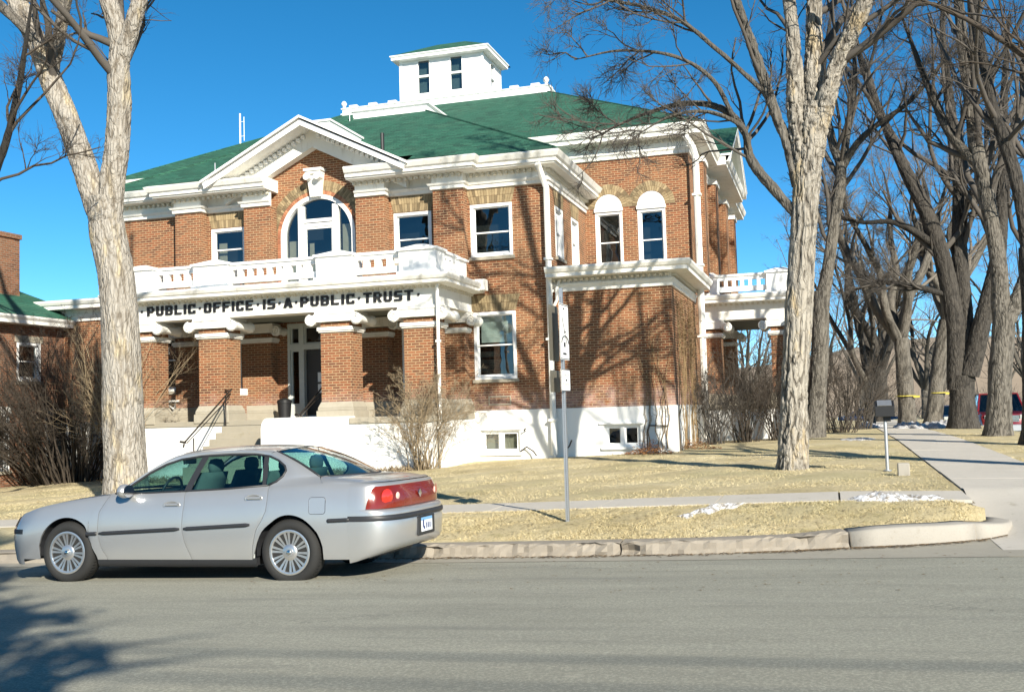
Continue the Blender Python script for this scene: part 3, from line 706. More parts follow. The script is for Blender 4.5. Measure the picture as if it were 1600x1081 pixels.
# pediment: raking cornice, soffit, bed band
sl_ = (10.13-8.58)/3.12
def rake(y0, y1, w, zt, tv, name, mat, apex=None):
    mb = mbc(); zt2 = zt+w*sl_
    for s in (-1, 1): mb.prism([(CX+s*w, y0, zt), (CX, y0, zt2), (CX, y0, zt2-tv), (CX+s*w, y0, zt-tv)], (0, y1-y0, 0))
    return mb.build(name, mat, court)
rake(26.97, 27.02, 3.18, 8.55, .16, 'raking_fascia', white_clean); rake(26.90, 28.1, 3.28, 8.62, .07, 'raking_crown', white_clean)
rake(27.021, 28.0, 3.10, 8.52, .05, 'raking_soffit', white)
rake(27.70, 27.99, 2.95, 8.55, .52, 'raking_bed_mould', white)
mb = mbc()
for s in (-1, 1):
    for k in range(15):
        u = .25+k*.155; z = 8.55+2.95*sl_-.05-u*sl_; mb.box(CX+s*u-.05, CX+s*u+.05, 27.58, 27.71, z-.10, z)
mb.build('dentils', white_clean, court, kind='stuff')
for s in (-1, 1):
    mb = mbc(); mb.lathe((CX+s*3.12, 26.96, 8.56), [(.03, 0), (.11, .01), (.11, .10), (.03, .11)], 12, 'y'); mb.build('cornice_end_boss', white_clean, court)
# roofs
mb = mbc(); zt = 8.63+3.2*sl_
for s in (-1, 1): mb.add([(CX+s*3.25, 26.92, 8.64), (CX, 26.92, zt+.03), (CX, 34.0, zt+.03), (CX+s*3.25, 34.0, 8.64)], [(0, 1, 2, 3) if s < 0 else (3, 2, 1, 0)])
e = 7.46; q = 1.35
zr_ = lambda y: 8.67+(y-27.42)*(12.0-8.67)/(33.55-27.42); ym = 27.42+(e-3.0)/(e-q)*(33.55-27.42)
for s in (-1, 1): mb.add([(CX+s*3.0, 27.42, 8.67), (CX+s*e, 27.42, 8.67), (CX+s*3.0, ym, zr_(ym))], [(0, 1, 2) if s > 0 else (2, 1, 0)])
mb.add([(CX-3.0, 28.15, zr_(28.15)), (CX+3.0, 28.15, zr_(28.15)), (CX+3.0, ym, zr_(ym)), (CX+q, 33.55, 12.0), (CX-q, 33.55, 12.0), (CX-3.0, ym, zr_(ym))], [(0, 1, 2, 3, 4, 5)])
mb.add([(CX+e, 27.42, 8.67), (CX+e, 34, 8.67), (CX+q, 37, 12.0), (CX+q, 33.55, 12.0)], [(0, 1, 2, 3)])
mb.add([(CX-e, 34, 8.67), (CX-e, 27.42, 8.67), (CX-q, 33.55, 12.0), (CX-q, 37, 12.0)], [(0, 1, 2, 3)])
for s in (-1, 1): mb.add([(CX+s*3.2, 27.05, 8.665), (CX+s*4.75, 27.05, 8.665), (CX+s*4.75, 27.5, 8.69), (CX+s*3.2, 27.5, 8.69)], [(0, 1, 2, 3)])
mb.build('front_roof', shingle, court, fixn=False)
mb = mbc(); E_, D_ = 10.86, 4.3; y0, y1, d0, d1 = 32.44, 49.56, 38.9, 43.1; ze, zd = 10.36, 13.86
c8 = [(CX-E_, y0, ze), (CX+E_, y0, ze), (CX+E_, y1, ze), (CX-E_, y1, ze), (CX-D_, d0, zd), (CX+D_, d0, zd), (CX+D_, d1, zd), (CX-D_, d1, zd)]
mb.add(c8, [(0, 1, 5, 4), (1, 2, 6, 5), (2, 3, 7, 6), (3, 0, 4, 7), (4, 5, 6, 7)]); mb.build('main_roof', shingle, court, fixn=False)
# hip ridges as raised shingle caps
mb = mbc()
for p, q_ in (((CX+e, 27.42, 8.68), (CX+q, 33.55, 12.01)), ((CX-e, 27.42, 8.68), (CX-q, 33.55, 12.01)), ((CX+E_, y0, ze), (CX+D_, d0, zd)), ((CX-E_, y0, ze), (CX-D_, d0, zd))):
    mb.tube([p, q_], .035, 5)
mb.build('hip_cap', shingle, court)
# small front deck edge and main deck cresting
mb = mbc()
LD = [(0, 11.9), (.10, 11.9), (.10, 11.98), (.04, 12.02), (.04, 12.20), (.12, 12.24), (.12, 12.30), (-.1, 12.30), (-.1, 11.9)]
mb.sweep([(CX-q, 37.2), (CX-q, 33.6), (CX+q, 33.6), (CX+q, 37.2)], LD); mb.build('front_deck_edge', white_clean, court)
LD = [(0, 13.80), (.10, 13.80), (.10, 13.90), (.04, 13.94), (.04, 14.06), (.09, 14.09), (.09, 14.13), (-.1, 14.13), (-.1, 13.8)]
mb = mbc(); mb.sweep([(CX-D_, d1), (CX-D_, d0+.03), (CX+D_, d0+.03), (CX+D_, d1)], LD); mb.build('deck_cresting', white_clean, court)
for k in range(10):
    x = CX-D_+.45+k*(2*D_-.9)/9; mb = mbc(); mb.box(x-.17, x+.17, d0-.06, d0+.10, 14.13, 14.22); mb.build('crest_block', white_clean, court)
for k in range(4):
    y = d0+.6+k*1.0; mb = mbc(); mb.box(CX+D_-.1, CX+D_+.06, y-.17, y+.17, 14.13, 14.22); mb.build('crest_block', white_clean, court)
for s in (-1, 1):
    mb = mbc(); mb.lathe((CX+s*(D_-.02), d0+.02, 14.13), [(.10, 0), (.06, .03), (.05, .08), (.10, .12), (.12, .19), (.08, .27), (.02, .31)], 12); mb.build('corner_finial', white_clean, court, True)
# cupola
def cupola():
    cx, cy, hx, hy = -14.38, 40.5, 1.75, 1.25; y0 = cy-hy
    SC = Wl('S', y0); ECp = Wl('E', cx+hx)
    hs = [('r', -15.42, -14.86, 14.44, 15.86), ('r', -14.03, -13.47, 14.44, 15.86)]
    mb = mbc(); panel(mb, SC, cx-hx, cx+hx, 13.9, 15.95, hs, .1); panel(mb, ECp, cy-hy, cy+hy, 13.9, 15.95, [('r', cy-.3, cy+.28, 14.44, 15.80)], .1)
    mb.add([(cx-hx, cy-hy, 13.9), (cx-hx, cy+hy, 13.9), (cx-hx, cy+hy, 15.95), (cx-hx, cy-hy, 15.95)], [(0, 1, 2, 3)])
    mb.add([(cx-hx, cy+hy, 13.9), (cx+hx, cy+hy, 13.9), (cx+hx, cy+hy, 15.95), (cx-hx, cy+hy, 15.95)], [(0, 1, 2, 3)])
    cup = mb.build('cupola', clap, court, fixn=False)
    for (W, a0, a1, z0, z1) in ((SC, -15.42, -14.86, 14.44, 15.86), (SC, -14.03, -13.47, 14.44, 15.86), (ECp, cy-.3, cy+.28, 14.44, 15.8)):
        f = mbc(); t = .04; zm = z0+(z1-z0)*.52
        ob(f, W, a0, a0+t, z0, z1, -.08, .02); ob(f, W, a1-t, a1, z0, z1, -.08, .02); ob(f, W, a0+t, a1-t, z0, z0+t, -.08, .02); ob(f, W, a0+t, a1-t, z1-t, z1, -.08, .02); ob(f, W, a0+t, a1-t, zm-.04, zm+.04, -.08, .02)
        f.build('cupola_window', white_clean, cup)
        g = mbc(); g.add([W.P(a0+t, z0+t, -.05), W.P(a1-t, z0+t, -.05), W.P(a1-t, z1-t, -.05), W.P(a0+t, z1-t, -.05)], [(0, 1, 2, 3)]); g.build('pane', glass, cup, fixn=False)
        g = mbc(); ob(g, W, a0-.1, a1+.1, z0-.1, z1+.05, -.22, -.2); g.build('shade', simple('cupola_shade', (.10, .15, .15), .8), cup)
    mb = mbc()   # corner boards
    for x in (cx-hx, cx+hx):
        mb.box(x-.06, x+.03 if x > cx else x+.06, y0-.03, y0+.06, 13.95, 15.93)
    mb.build('corner_board', white_clean, cup)
    mb = mbc(); ov = .30
    mb.sweep([(cx-hx, cy+hy), (cx-hx, y0), (cx+hx, y0), (cx+hx, cy+hy)], [(-.1, 15.86), (ov, 15.88), (ov, 15.97), (ov+.05, 16.02), (ov+.05, 16.06), (-.1, 16.06)]); mb.build('cupola_eave', white_clean, cup)
    mb = mbc(); X0, X1, Y0, Y1 = cx-hx-.33, cx+hx+.33, y0-.33, cy+hy+.33
    mb.add([(X0, Y0, 16.06), (X1, Y0, 16.06), (X1, Y1, 16.06), (X0, Y1, 16.06), (cx-.6, cy, 16.86), (cx+.6, cy, 16.86)], [(0, 1, 5, 4), (1, 2, 5), (2, 3, 4, 5), (3, 0, 4)]); mb.build('cupola_roof', shingle, cup, fixn=False)
cupola()
# wings, front walls set back, east side wall
for s in (1, -1):
    a0, a1 = (CX+6.9, CX+10.3) if s > 0 else (CX-10.3, CX-6.9)
    cs = (-6.53, -5.16) if s > 0 else (2*CX+6.53, 2*CX+5.16)
    mb = mbc(); panel(mb, SW, a0, a1, 5.3, 10.0, [('a', c, .44, 6.1, 7.98) for c in cs], .2); mb.build('wing_wall', brick, court, fixn=False)
    for c in cs:
        window(SW, c-.44, c+.44, 6.12, 7.86, mid=.42)
        mb = mbc(); n = 20; pts = [SW.P(c+.44*math.cos(math.pi*k/n), 7.97+.44*math.sin(math.pi*k/n), .03) for k in range(n+1)]; mb.prism(pts, (0, .1, 0))
        ob(mb, SW, c-.46, c+.46, 7.86, 7.97, -.1, .07); mb.build('arch_head_panel', white_clean, court)
        arch_ring(SW, c, 7.98, [(.45, .60, .075, buff), (.605, .76, .075, buff)])
    mb = mbc(); panel(mb, SB, CX+6.96 if s > 0 else CX-10.3, CX+10.3 if s > 0 else CX-6.96, 1.642, 5.0, [], .1); mb.build('bay_wall', brick, court, fixn=False)
eh = []
for y in (36.9, 40.2, 45.1): eh.append(('r', y, y+1.0, 5.9, 7.5))
mb = mbc(); panel(mb, EW, 33.0, 49.0, 5.0, 10.0, eh, .2); panel(mb, EW, 28.1, 49, 1.642, 5.0, [], .1)
mb.add([(CX-10.3, 28.1, -.5), (CX-10.3, 49, -.5), (CX-10.3, 49, 10), (CX-10.3, 28.1, 5.2), ], [(0, 1, 2, 3)]); mb.add([(CX-10.3, 49, -.5), (CX+10.3, 49, -.5), (CX+10.3, 49, 10), (CX-10.3, 49, 10)], [(0, 1, 2, 3)])
mb.build('east_wall', brick, court, fixn=False)
for h in eh: window(EW, h[1], h[2], h[3], h[4])
for y in (35.0, 38.8, 42.7, 46.4):
    mb = mbc(); ob(mb, EW, y-.5, y+.5, 5.3, 9.55, -.02, .3); mb.build('pilaster', brick, court)
    mb = mbc(); ob(mb, EW, y-.55, y+.55, 9.55, 9.72, -.02, .36); mb.build('pilaster_cap', white, court)
AW = [(0, 9.52), (.06, 9.53), (.07, 9.62), (.12, 9.68), (.12, 9.73), (.02, 9.75), (.02, 10.05), (-.08, 10.05), (-.08, 9.52)]
CW = [(-.3, 10.0), (.50, 10.02), (.50, 10.14), (.56, 10.17), (.62, 10.30), (.62, 10.36), (-.3, 10.36)]
mb = mbc(); mb.sweep([(CX+6.9, 33.0), (CX+10.3, 33.0), (CX+10.3, 49)], AW); mb.build('architrave', white, court); mb = mbc(); mb.sweep([(CX-10.3, 49), (CX-10.3, 33.0), (CX-6.9, 33.0)], AW); mb.build('architrave', white, court)
mb = mbc(); mb.sweep([(CX+4.5, 33.0), (CX+10.3, 33.0), (CX+10.3, 37.3)], CW); mb.build('cornice', white, court); mb = mbc(); mb.sweep([(CX+10.6, 37.3), (CX+10.6, 44.7)], CW); mb.build('cornice', white, court); mb = mbc(); mb.sweep([(CX+10.3, 44.7), (CX+10.3, 49)], CW); mb.build('cornice', white, court); mb = mbc(); mb.sweep([(CX-10.3, 49), (CX-10.3, 33.0), (CX-4.5, 33.0)], CW); mb.build('cornice', white, court)
dentils([((CX+7, 32.98), (CX+10.3, 32.98)), ((CX+10.32, 33), (CX+10.32, 37)), ((CX-10.3, 32.98), (CX-7, 32.98))], 9.92, 10.0, .12)
# east pediment, seen edge on
mb = mbc()
for s in (-1, 1): mb.prism([(CX+11.1, 41+s*3.7, 10.35), (CX+11.1, 41, 12.2), (CX+11.1, 41, 12.0), (CX+11.1, 41+s*3.7, 10.12)], (.16, 0, 0))
for s in (-1, 1): mb.prism([(CX+10.3, 41+s*3.75, 10.40), (CX+10.3, 41, 12.24), (CX+10.3, 41, 12.17), (CX+10.3, 41+s*3.75, 10.33)], (1.0, 0, 0))
mb.build('side_pediment', white_clean, court)
mb = mbc(); mb.add([(CX+11.3, 37.25, 10.41), (CX+11.3, 41, 12.26), (CX+6, 41, 12.26), (CX+9, 37.25, 10.41)], [(0, 1, 2, 3)]); mb.add([(CX+11.3, 44.75, 10.41), (CX+11.3, 41, 12.26), (CX+6, 41, 12.26), (CX+9, 44.75, 10.41)], [(3, 2, 1, 0)]); mb.build('side_pediment_roof', shingle, court, fixn=False)
mb = mbc(); mb.prism([(CX+10.29, 37.5, 10.0), (CX+10.29, 44.5, 10.0), (CX+10.29, 41, 12.0)], (.02, 0, 0)); mb.build('side_gable_wall', brick, court)
for s in (1, -1):
    mb = mbc(); a0, a1 = (CX+4.0, CX+6.9) if s > 0 else (CX-6.9, CX-4.0); panel(mb, SW, a0, a1, 8.0, 10.02, []); mb.build('wing_wall', brick, court, fixn=False)
    mb = mbc(); mb.sweep([(a0, 33.0), (a1, 33.0)], AW); mb.build('architrave', white, court)
# bay cornice and flat roof
AB = [(0, 4.82), (.05, 4.83), (.06, 4.93), (.10, 5.0), (.10, 5.04), (.02, 5.06), (.02, 5.22), (-.08, 5.22), (-.08, 4.82)]
CB = [(-.3, 5.17), (.50, 5.19), (.50, 5.29), (.55, 5.32), (.60, 5.40), (.60, 5.46), (-.3, 5.50)]
for s in (1, -1):
    p = [(CX+6.98, 28.1), (CX+10.3, 28.1), (CX+10.3, 33.2)]; p = p if s > 0 else [(2*CX-x, y) for x, y in p][::-1]
    mb = mbc(); mb.sweep(p, AB); mb.build('architrave', white, court); mb = mbc(); mb.sweep(p, CB); mb.build('bay_cornice', white, court)
    x0, x1 = (CX+6.9, CX+10.6) if s > 0 else (CX-10.6, CX-6.9)
    mb = mbc(); mb.box(x0, x1, 27.9, 33.0, 5.47, 5.52); mb.build('bay_roof', simple('tar_roof', (.10, .10, .09), .9), court)
dentils([((CX+7.05, 28.08), (CX+10.3, 28.08)), ((CX+10.32, 28.1), (CX+10.32, 33))], 5.09, 5.16, .12, .15, .08)
# small vent frame in the front wall
mb = mbc(); ob(mb, S, -9.1, -8.45, 1.78, 1.81, 0, .02); ob(mb, S, -9.1, -8.45, 2.0, 2.03, 0, .02); ob(mb, S, -9.1, -9.07, 1.81, 2.0, 0, .02); ob(mb, S, -8.48, -8.45, 1.81, 2.0, 0, .02); mb.build('wall_vent', stone, court)

# --- ionic pillars, porch
def capital(parent, x0, x1, y0, y1, zt, zb, mb_f=mbc):
    """square ionic capital: abacus, echinus, two scroll rolls, spirals and a necking ring"""
    xm = (x0+x1)/2; w = (x1-x0)/2
    mb = mb_f(); mb.box(x0-.12, x1+.12, y0-.12, y1+.12, zt-.07, zt)
    mb.prism([(x0-.16, y0-.10, zt-.07), (x1+.16, y0-.10, zt-.07), (x1+.22, y0-.10, zt-.27), (x0-.22, y0-.10, zt-.27)], (0, y1-y0+.20, 0))
    cap = mb.build('capital', white, parent)
    for s in (-1, 1):
        cx = xm+s*(w+.23); r = .15
        m = mb_f(); L = y1-y0+.30
        m.lathe((cx, y0-.15, zt-.23), [(r*.2, 0), (r, .005), (r, .09), (r*.82, .16), (r*.66, L*.5), (r*.82, L-.16), (r, L-.09), (r, L-.005), (r*.2, L)], 20, 'y')
        m.build('volute', white, cap, True, autosmooth=40)
        m = mb_f(); pts = []
        for k in range(34):
            t = k/33; a = math.pi/2*1-s*t*2*math.pi*2.1; rr = r*(.93-.80*t); pts.append((cx+rr*math.cos(a), y0-.155, zt-.23+rr*math.sin(a)))
        m.tube(pts, [.030-.014*k/33 for k in range(34)], 5); m.build('scroll', white, cap, True)
    m = mb_f(); m.box(x0-.08, x1+.08, y0-.08, y1+.08, zb-.05, zb+.05); m.box(x0-.05, x1+.05, y0-.05, y1+.05, zb-.09, zb-.05); m.build('necking', white, cap, bevel=.01)
def pillar(x, y0, w, d, zt=4.36, zb=1.56):
    x0, x1 = x-w/2, x+w/2
    sh = mbc(); sh.box(x0, x1, y0, y0+d, zb+.42, zt-.30); p = sh.build('pillar', brick, court)
    capital(p, x0, x1, y0, y0+d, zt, 3.90)
    b = mbc(); b.box(x0-.11, x1+.11, y0-.11, y0+d+.11, zb-.05, zb+.19); b.box(x0-.08, x1+.08, y0-.08, y0+d+.08, zb+.19, zb+.27)
    pr = [(x0-.10, zb+.27), (x1+.10, zb+.27), (x1+.02, zb+.42), (x0-.02, zb+.42)]
    b.add([(x0-.08, y0-.08, zb+.27), (x1+.08, y0-.08, zb+.27), (x1+.08, y0+d+.08, zb+.27), (x0-.08, y0+d+.08, zb+.27), (x0-.015, y0-.015, zb+.42), (x1+.015, y0-.015, zb+.42), (x1+.015, y0+d+.015, zb+.42), (x0-.015, y0+d+.015, zb+.42)], [(0,1,5,4),(1,2,6,5),(2,3,7,6),(3,0,4,7)])
    b.build('pillar_base', stone, p, bevel=.008)
    return p
PX = [CX-4.2, CX-1.87, CX+1.83, CX+4.2]
PF = 25.3
for x in PX: pillar(x, PF, .86, .72)
for x in (CX-1.87, CX+1.83, CX-4.2, CX+4.2): pillar(x, 27.62, .95 if abs(x-CX) < 3 else .86, .4)
# little brick blocks with stone caps beside the inner pillars
for x in (CX-1.30, ):
    mb = mbc(); mb.box(x-.30, x-.13, 26.0, 26.3, 1.56, 2.26); b = mb.build('side_block', brick, court); mb = mbc(); mb.box(x-.32, x-.11, 25.98, 26.32, 2.26, 2.44); mb.build('block_cap', white_clean, b)
# porch floor, foundation
mb = mbc(); mb.box(CX-4.75, CX+4.75, 25.22, 28.0, 1.42, 1.56); mb.build('porch_floor', steps_m, court, bevel=.01)
mb = mbc(); mb.box(CX-4.72, CX+4.72, 25.25, 28.0, -.5, 1.42); mb.build('porch_foundation', white_base, court)
mb = mbc(); mb.box(CX+2.35, CX+4.78, 25.16, 25.9, 1.40, 1.54); mb.build('stone_coping', stone, court, bevel=.01)
# entablature
PE = [(0, 4.36), (.04, 4.37), (.04, 4.40), (.0, 4.41), (.0, 4.86), (.06, 4.87), (.07, 4.90), (.40, 4.92), (.40, 5.00), (.44, 5.02), (.48, 5.10), (.48, 5.15), (.2, 5.20), (-.5, 5.20), (-.5, 4.36)]
mb = mbc(); mb.sweep([(CX-4.72, 28.0), (CX-4.72, PF), (CX+4.72, PF), (CX+4.72, 28.0)], PE); mb.build('porch_entablature', white, court)
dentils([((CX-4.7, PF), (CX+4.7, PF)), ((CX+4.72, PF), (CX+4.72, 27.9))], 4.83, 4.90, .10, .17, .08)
mb = mbc(); mb.box(CX-4.6, CX+4.6, PF+.4, 28.0, 4.40, 4.46); mb.build('porch_ceiling', simple('shaded_ceiling_paint', (.22, .24, .21), .7), court)  # greenish grey paint darkened to deepen the porch shade
mb = mbc(); mb.box(CX-4.72, CX+4.72, PF, 28.0, 5.16, 5.22); mb.build('porch_roof_deck', simple('deck_membrane', (.35, .35, .33), .8), court)
mb = mbc(); mb.box(CX+5.0, CX+5.28, 27.5, 27.8, 4.95, 5.25); mb.build('gutter_head', white, court)
# balustrade: solid piers with stepped pyramid caps, pierced panels between
def pier(x0, x1, y0, y1, z0, z1, parent):
    mb = mbc(); mb.box(x0-.05, x1+.05, y0-.05, y1+.05, z0, z0+.10); mb.box(x0, x1, y0, y1, z0+.10, z1-.16); mb.box(x0-.06, x1+.06, y0-.06, y1+.06, z1-.16, z1-.10)
    h = .12; mb.add([(x0-.03, y0-.03, z1-.10), (x1+.03, y0-.03, z1-.10), (x1+.03, y1+.03, z1-.10), (x0-.03, y1+.03, z1-.10), ((x0+x1)/2-.12, (y0+y1)/2-.1, z1+.02), ((x0+x1)/2+.12, (y0+y1)/2-.1, z1+.02), ((x0+x1)/2+.12, (y0+y1)/2+.1, z1+.02), ((x0+x1)/2-.12, (y0+y1)/2+.1, z1+.02)], [(0,1,5,4),(1,2,6,5),(2,3,7,6),(3,0,4,7),(4,5,6,7)])
    return mb.build('balustrade_pier', white_clean, parent)
bal = bpy.data.objects.new('balustrade', None); C.objects.link(bal); bal.parent = court
def pierced(x0, x1, n, f, parent, z0=5.30, h0=5.47, h1=5.68, z1=5.80, hw=.17, axis='x', th=.14):
    """panel with n square holes; f = (fixed coordinate of its face)"""
    W = Wl('S', f) if axis == 'x' else Wl('E', f); mb = mbc(); st = (x1-x0)/n
    ob(mb, W, x0, x1, z0, h0, -th, 0); ob(mb, W, x0, x1, h1, z1, -th, 0)
    for k in range(n+1):
        a = x0+k*st-(st-hw)/2 if k else x0; b = x0+k*st+(st-hw)/2 if k < n else x1
        ob(mb, W, a, b, h0, h1, -th, 0)
    ob(mb, W, x0, x1, z1, z1+.07, -th-.05, .05)
    return mb.build('pierced_panel', white_clean, parent)
YB = PF-.02
for x0, x1 in ((CX-4.72, CX-3.72), (CX-2.42, CX-1.36), (CX+1.32, CX+2.36), (CX+3.70, CX+4.72)): pier(x0, x1, YB-.04, YB+.62, 5.18, 5.98, bal)
pierced(CX-3.72, CX-2.42, 4, YB+.12, bal); pierced(CX-1.36, CX+1.32, 9, YB+.12, bal); pierced(CX+2.36, CX+3.70, 4, YB+.12, bal)
pierced(26.0, 27.0, 3, CX+4.66, bal, axis='y'); pier(CX+4.1, CX+4.72, 27.0, 27.64, 5.18, 5.92, bal)
# entrance
def entrance():
    W = Wl('S', 28.0); f = mbc()
    for a0, a1, z0, z1 in ((-1.05, -.97, 1.6, 4.36), (-.66, -.52, 1.6, 4.36), (.52, .66, 1.6, 4.36), (.97, 1.05, 1.6, 4.36), (-.97, -.66, 4.26, 4.36), (-.52, .52, 4.26, 4.36), (.66, .97, 4.26, 4.36),
                           (-.97, -.66, 3.58, 3.74), (-.52, .52, 3.58, 3.74), (.66, .97, 3.58, 3.74), (-.97, -.66, 1.6, 1.95), (.66, .97, 1.6, 1.95)):
        ob(f, W, CX+a0, CX+a1, z0, z1, -.2, .02)
    en = f.build('entrance', trim_shade, court)
    for a0, a1, z0, z1 in ((-.97, -.66, 1.95, 3.58), (-.97, -.66, 3.74, 4.26), (-.52, .52, 3.74, 4.26), (.66, .97, 1.95, 3.58), (.66, .97, 3.74, 4.26)):
        m = mbc(); t = .05
        ob(m, W, CX+a0, CX+a0+t, z0, z1, -.1, -.03); ob(m, W, CX+a1-t, CX+a1, z0, z1, -.1, -.03); ob(m, W, CX+a0+t, CX+a1-t, z0, z0+t, -.1, -.03); ob(m, W, CX+a0+t, CX+a1-t, z1-t, z1, -.1, -.03); m.build('sidelight_frame', trim_shade, en)
        g = mbc(); g.add([W.P(CX+a0, z0, -.08), W.P(CX+a1, z0, -.08), W.P(CX+a1, z1, -.08), W.P(CX+a0, z1, -.08)], [(0, 1, 2, 3)]); g.build('pane', glass, en, fixn=False)
    m = mbc(); ob(m, W, CX-1.3, CX+1.3, 1.4, 4.5, -.9, -.88); m.build('dark_room', dark_room, en)
    for s in (0,):
        m = mbc(); ob(m, W, CX-.51, CX+.51, 1.62, 3.57, -.19, -.13); m.build('door', door_m, en)
    paper = simple('posted_paper', (.8, .8, .78), .7)
    for z0, z1 in ((2.62, 2.9), (2.3, 2.56)): m = mbc(); ob(m, W, CX-.15, CX+.06, z0, z1, -.13, -.125); m.build('notice', paper, en)
    m = mbc(); ob(m, W, CX+.40, CX+.44, 2.4, 2.75, -.13, -.07); m.build('door_handle', galv, en)
entrance()
# lettering
G = {'P': [(0,0,1.5,7),(1.5,5.6,3.6,7),(3.1,3.4,4.6,5.8),(1.5,2.4,3.8,3.8)], 'U': [(0,.9,1.5,7),(3.1,.9,4.6,7),(.7,0,3.9,1.5)],
     'B': [(0,0,1.5,7),(1.5,5.6,3.9,7),(1.5,2.9,4.1,4.2),(1.5,0,3.9,1.4),(3.2,4.0,4.5,6.2),(3.2,.8,4.6,3.3)], 'L': [(0,0,1.5,7),(1.5,0,4.4,1.4)], 'I': [(0,0,1.5,7)],
     'C': [(0,.6,1.5,6.4),(.6,5.6,4.5,7),(.6,0,4.5,1.4),(3.1,4.6,4.5,5.6),(3.1,1.4,4.5,2.3)], 'O': [(0,.6,1.5,6.4),(3.1,.6,4.6,6.4),(.6,5.6,4,7),(.6,0,4,1.4)],
     'F': [(0,0,1.5,7),(1.5,5.6,4.6,7),(1.5,2.8,3.8,4.2)], 'E': [(0,0,1.5,7),(1.5,5.6,4.5,7),(1.5,2.8,3.8,4.2),(1.5,0,4.5,1.4)],
     'S': [(.4,5.6,4.5,7),(0,3.3,1.5,6.3),(.6,2.8,4.0,4.2),(3.1,.7,4.6,3.7),(0,0,4.1,1.4)], 'T': [(0,5.6,4.8,7),(1.65,0,3.15,5.6)],
     'R': [(0,0,1.5,7),(1.5,5.6,3.6,7),(3.1,3.6,4.6,5.8),(1.5,2.6,3.8,3.9)]}
def letter(ch, x, z, h, w):
    s = h/7; k = w/4.6; mb = mbc(); yy = PF-.035
    if ch == 'A':
        for q in ([(0,0),(1.5,0),(3.0,7),(1.7,7)], [(4.8,0),(3.3,0),(1.8,7),(3.1,7)], [(1.0,1.4),(3.8,1.4),(3.5,2.8),(1.3,2.8)]): mb.prism([(x+a*k, yy-.0015*(1 if q[0][0] == 1.0 else (2 if q[0][0] else 0)), z+b*s) for a, b in q], (0, .036, 0))
    elif ch == '.': mb.box(x, x+.055, yy, PF+.002, z+h*.40, z+h*.62)
    else:
        for i, (a, b, c, d) in enumerate(G[ch]): mb.box(x+a*k, x+c*k, yy-.0012*i, PF+.002, z+b*s, z+d*s)
        if ch == 'R': mb.prism([(x+2.2*k, yy-.008, z+2.7*s), (x+3.5*k, yy-.008, z+2.7*s), (x+4.8*k, yy-.008, z), (x+3.3*k, yy-.008, z)], (0, .04, 0))
    mb.build('letter', letter_m, court)
def word(txt, x0, x1, z=4.53, h=.265):
    ws = [1.5 if c == 'I' else 4.6 for c in txt]; gap = 1.25; tot = sum(ws)+gap*(len(txt)-1); k = (x1-x0)/tot; x = x0
    for c, w_ in zip(txt, ws): letter(c, x, z, h, w_*k if c != 'I' else 4.6*k); x += (w_+gap)*k
word('PUBLIC', -18.18, -16.63); word('OFFICE', -16.36, -14.84); word('IS', -14.54, -14.17); word('A', -13.93, -13.66); word('PUBLIC', -13.42, -11.84); word('TRUST', -11.59, -10.20)
for x in (-18.38, -16.52, -14.72, -14.07, -13.57, -11.74, -10.07): letter('.', x, 4.53, .265, .2)
# downspouts
def spout(pts, r, name='downspout', funnel=None):
    mb = mbc(); mb.tube(pts, r, 8)
    if funnel: mb.lathe(funnel, [(r, 0), (r*1.5, .25), (r*1.7, .3), (r*1.7, .42)], 8)
    for p in (pts[0],):
        pass
    zs = [pts[-1][2]+.9+k*2.2 for k in range(int((pts[0][2]-pts[-1][2]-1)/2.2)+1)]
    for z in zs: mb.box(pts[-1][0]-r*1.3, pts[-1][0]+r*1.3, pts[-1][1]-r*1.25, pts[-1][1]+r*1.2, z, z+.06)
    mb.build(name, white, court, True, autosmooth=35)
spout([(CX+6.9, 27.45, 8.3), (CX+6.95, 27.78, 7.95), (CX+7.02, 27.86, 7.7), (CX+7.02, 27.86, .4)], .085)
spout([(CX+10.3, 32.5, 9.95), (CX+10.48, 32.72, 9.65), (CX+10.56, 32.78, 9.35), (CX+10.56, 32.78, .6)], .105)
spout([(CX+4.78, 25.15, 4.9), (CX+4.78, 25.13, 4.7), (CX+4.78, 25.13, .3)], .045)
spout([(CX+7.28, 28.0, 5.15), (CX+7.2, 27.98, 4.9), (CX+7.2, 27.97, 4.6), (CX+7.1, 27.95, 4.4)], .045)
# thin round column in front of the east pier of the side porch, white corner pipe
# --- east porch
XE = CX+13.25; Y0 = 35.0
mb = mbc(); mb.sweep([(CX+10.3, Y0), (XE, Y0), (XE, 41.2)], PE); mb.build('porch_entablature', white, court)
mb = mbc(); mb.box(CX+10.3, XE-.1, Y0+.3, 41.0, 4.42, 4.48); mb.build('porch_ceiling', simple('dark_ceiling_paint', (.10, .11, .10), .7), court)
mb = mbc(); mb.box(CX+10.3, XE, Y0, 41.2, 5.16, 5.22); mb.build('porch_roof_deck', MATS['deck_membrane'], court)
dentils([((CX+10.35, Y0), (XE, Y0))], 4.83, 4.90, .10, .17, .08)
mb = mbc(); mb.box(CX+10.35, XE+.02, Y0-.04, 41.2, -.5, 1.45); mb.build('porch_foundation', white_base, court)
mb = mbc(); mb.box(CX+10.35, XE+.05, Y0-.07, 41.2, 1.45, 1.56); mb.build('porch_floor', steps_m, court)
for y in (Y0+.0, 40.4): pillar(XE-.40, y, .72, .76)
for y in (Y0, 40.4): pillar(CX+10.62, y, .56, .76)
bal2 = bpy.data.objects.new('balustrade', None); C.objects.link(bal2); bal2.parent = court
pier(CX+10.35, CX+10.85, Y0, Y0+.6, 5.18, 5.95, bal2); pier(XE-.82, XE, Y0, Y0+.7, 5.18, 6.0, bal2)
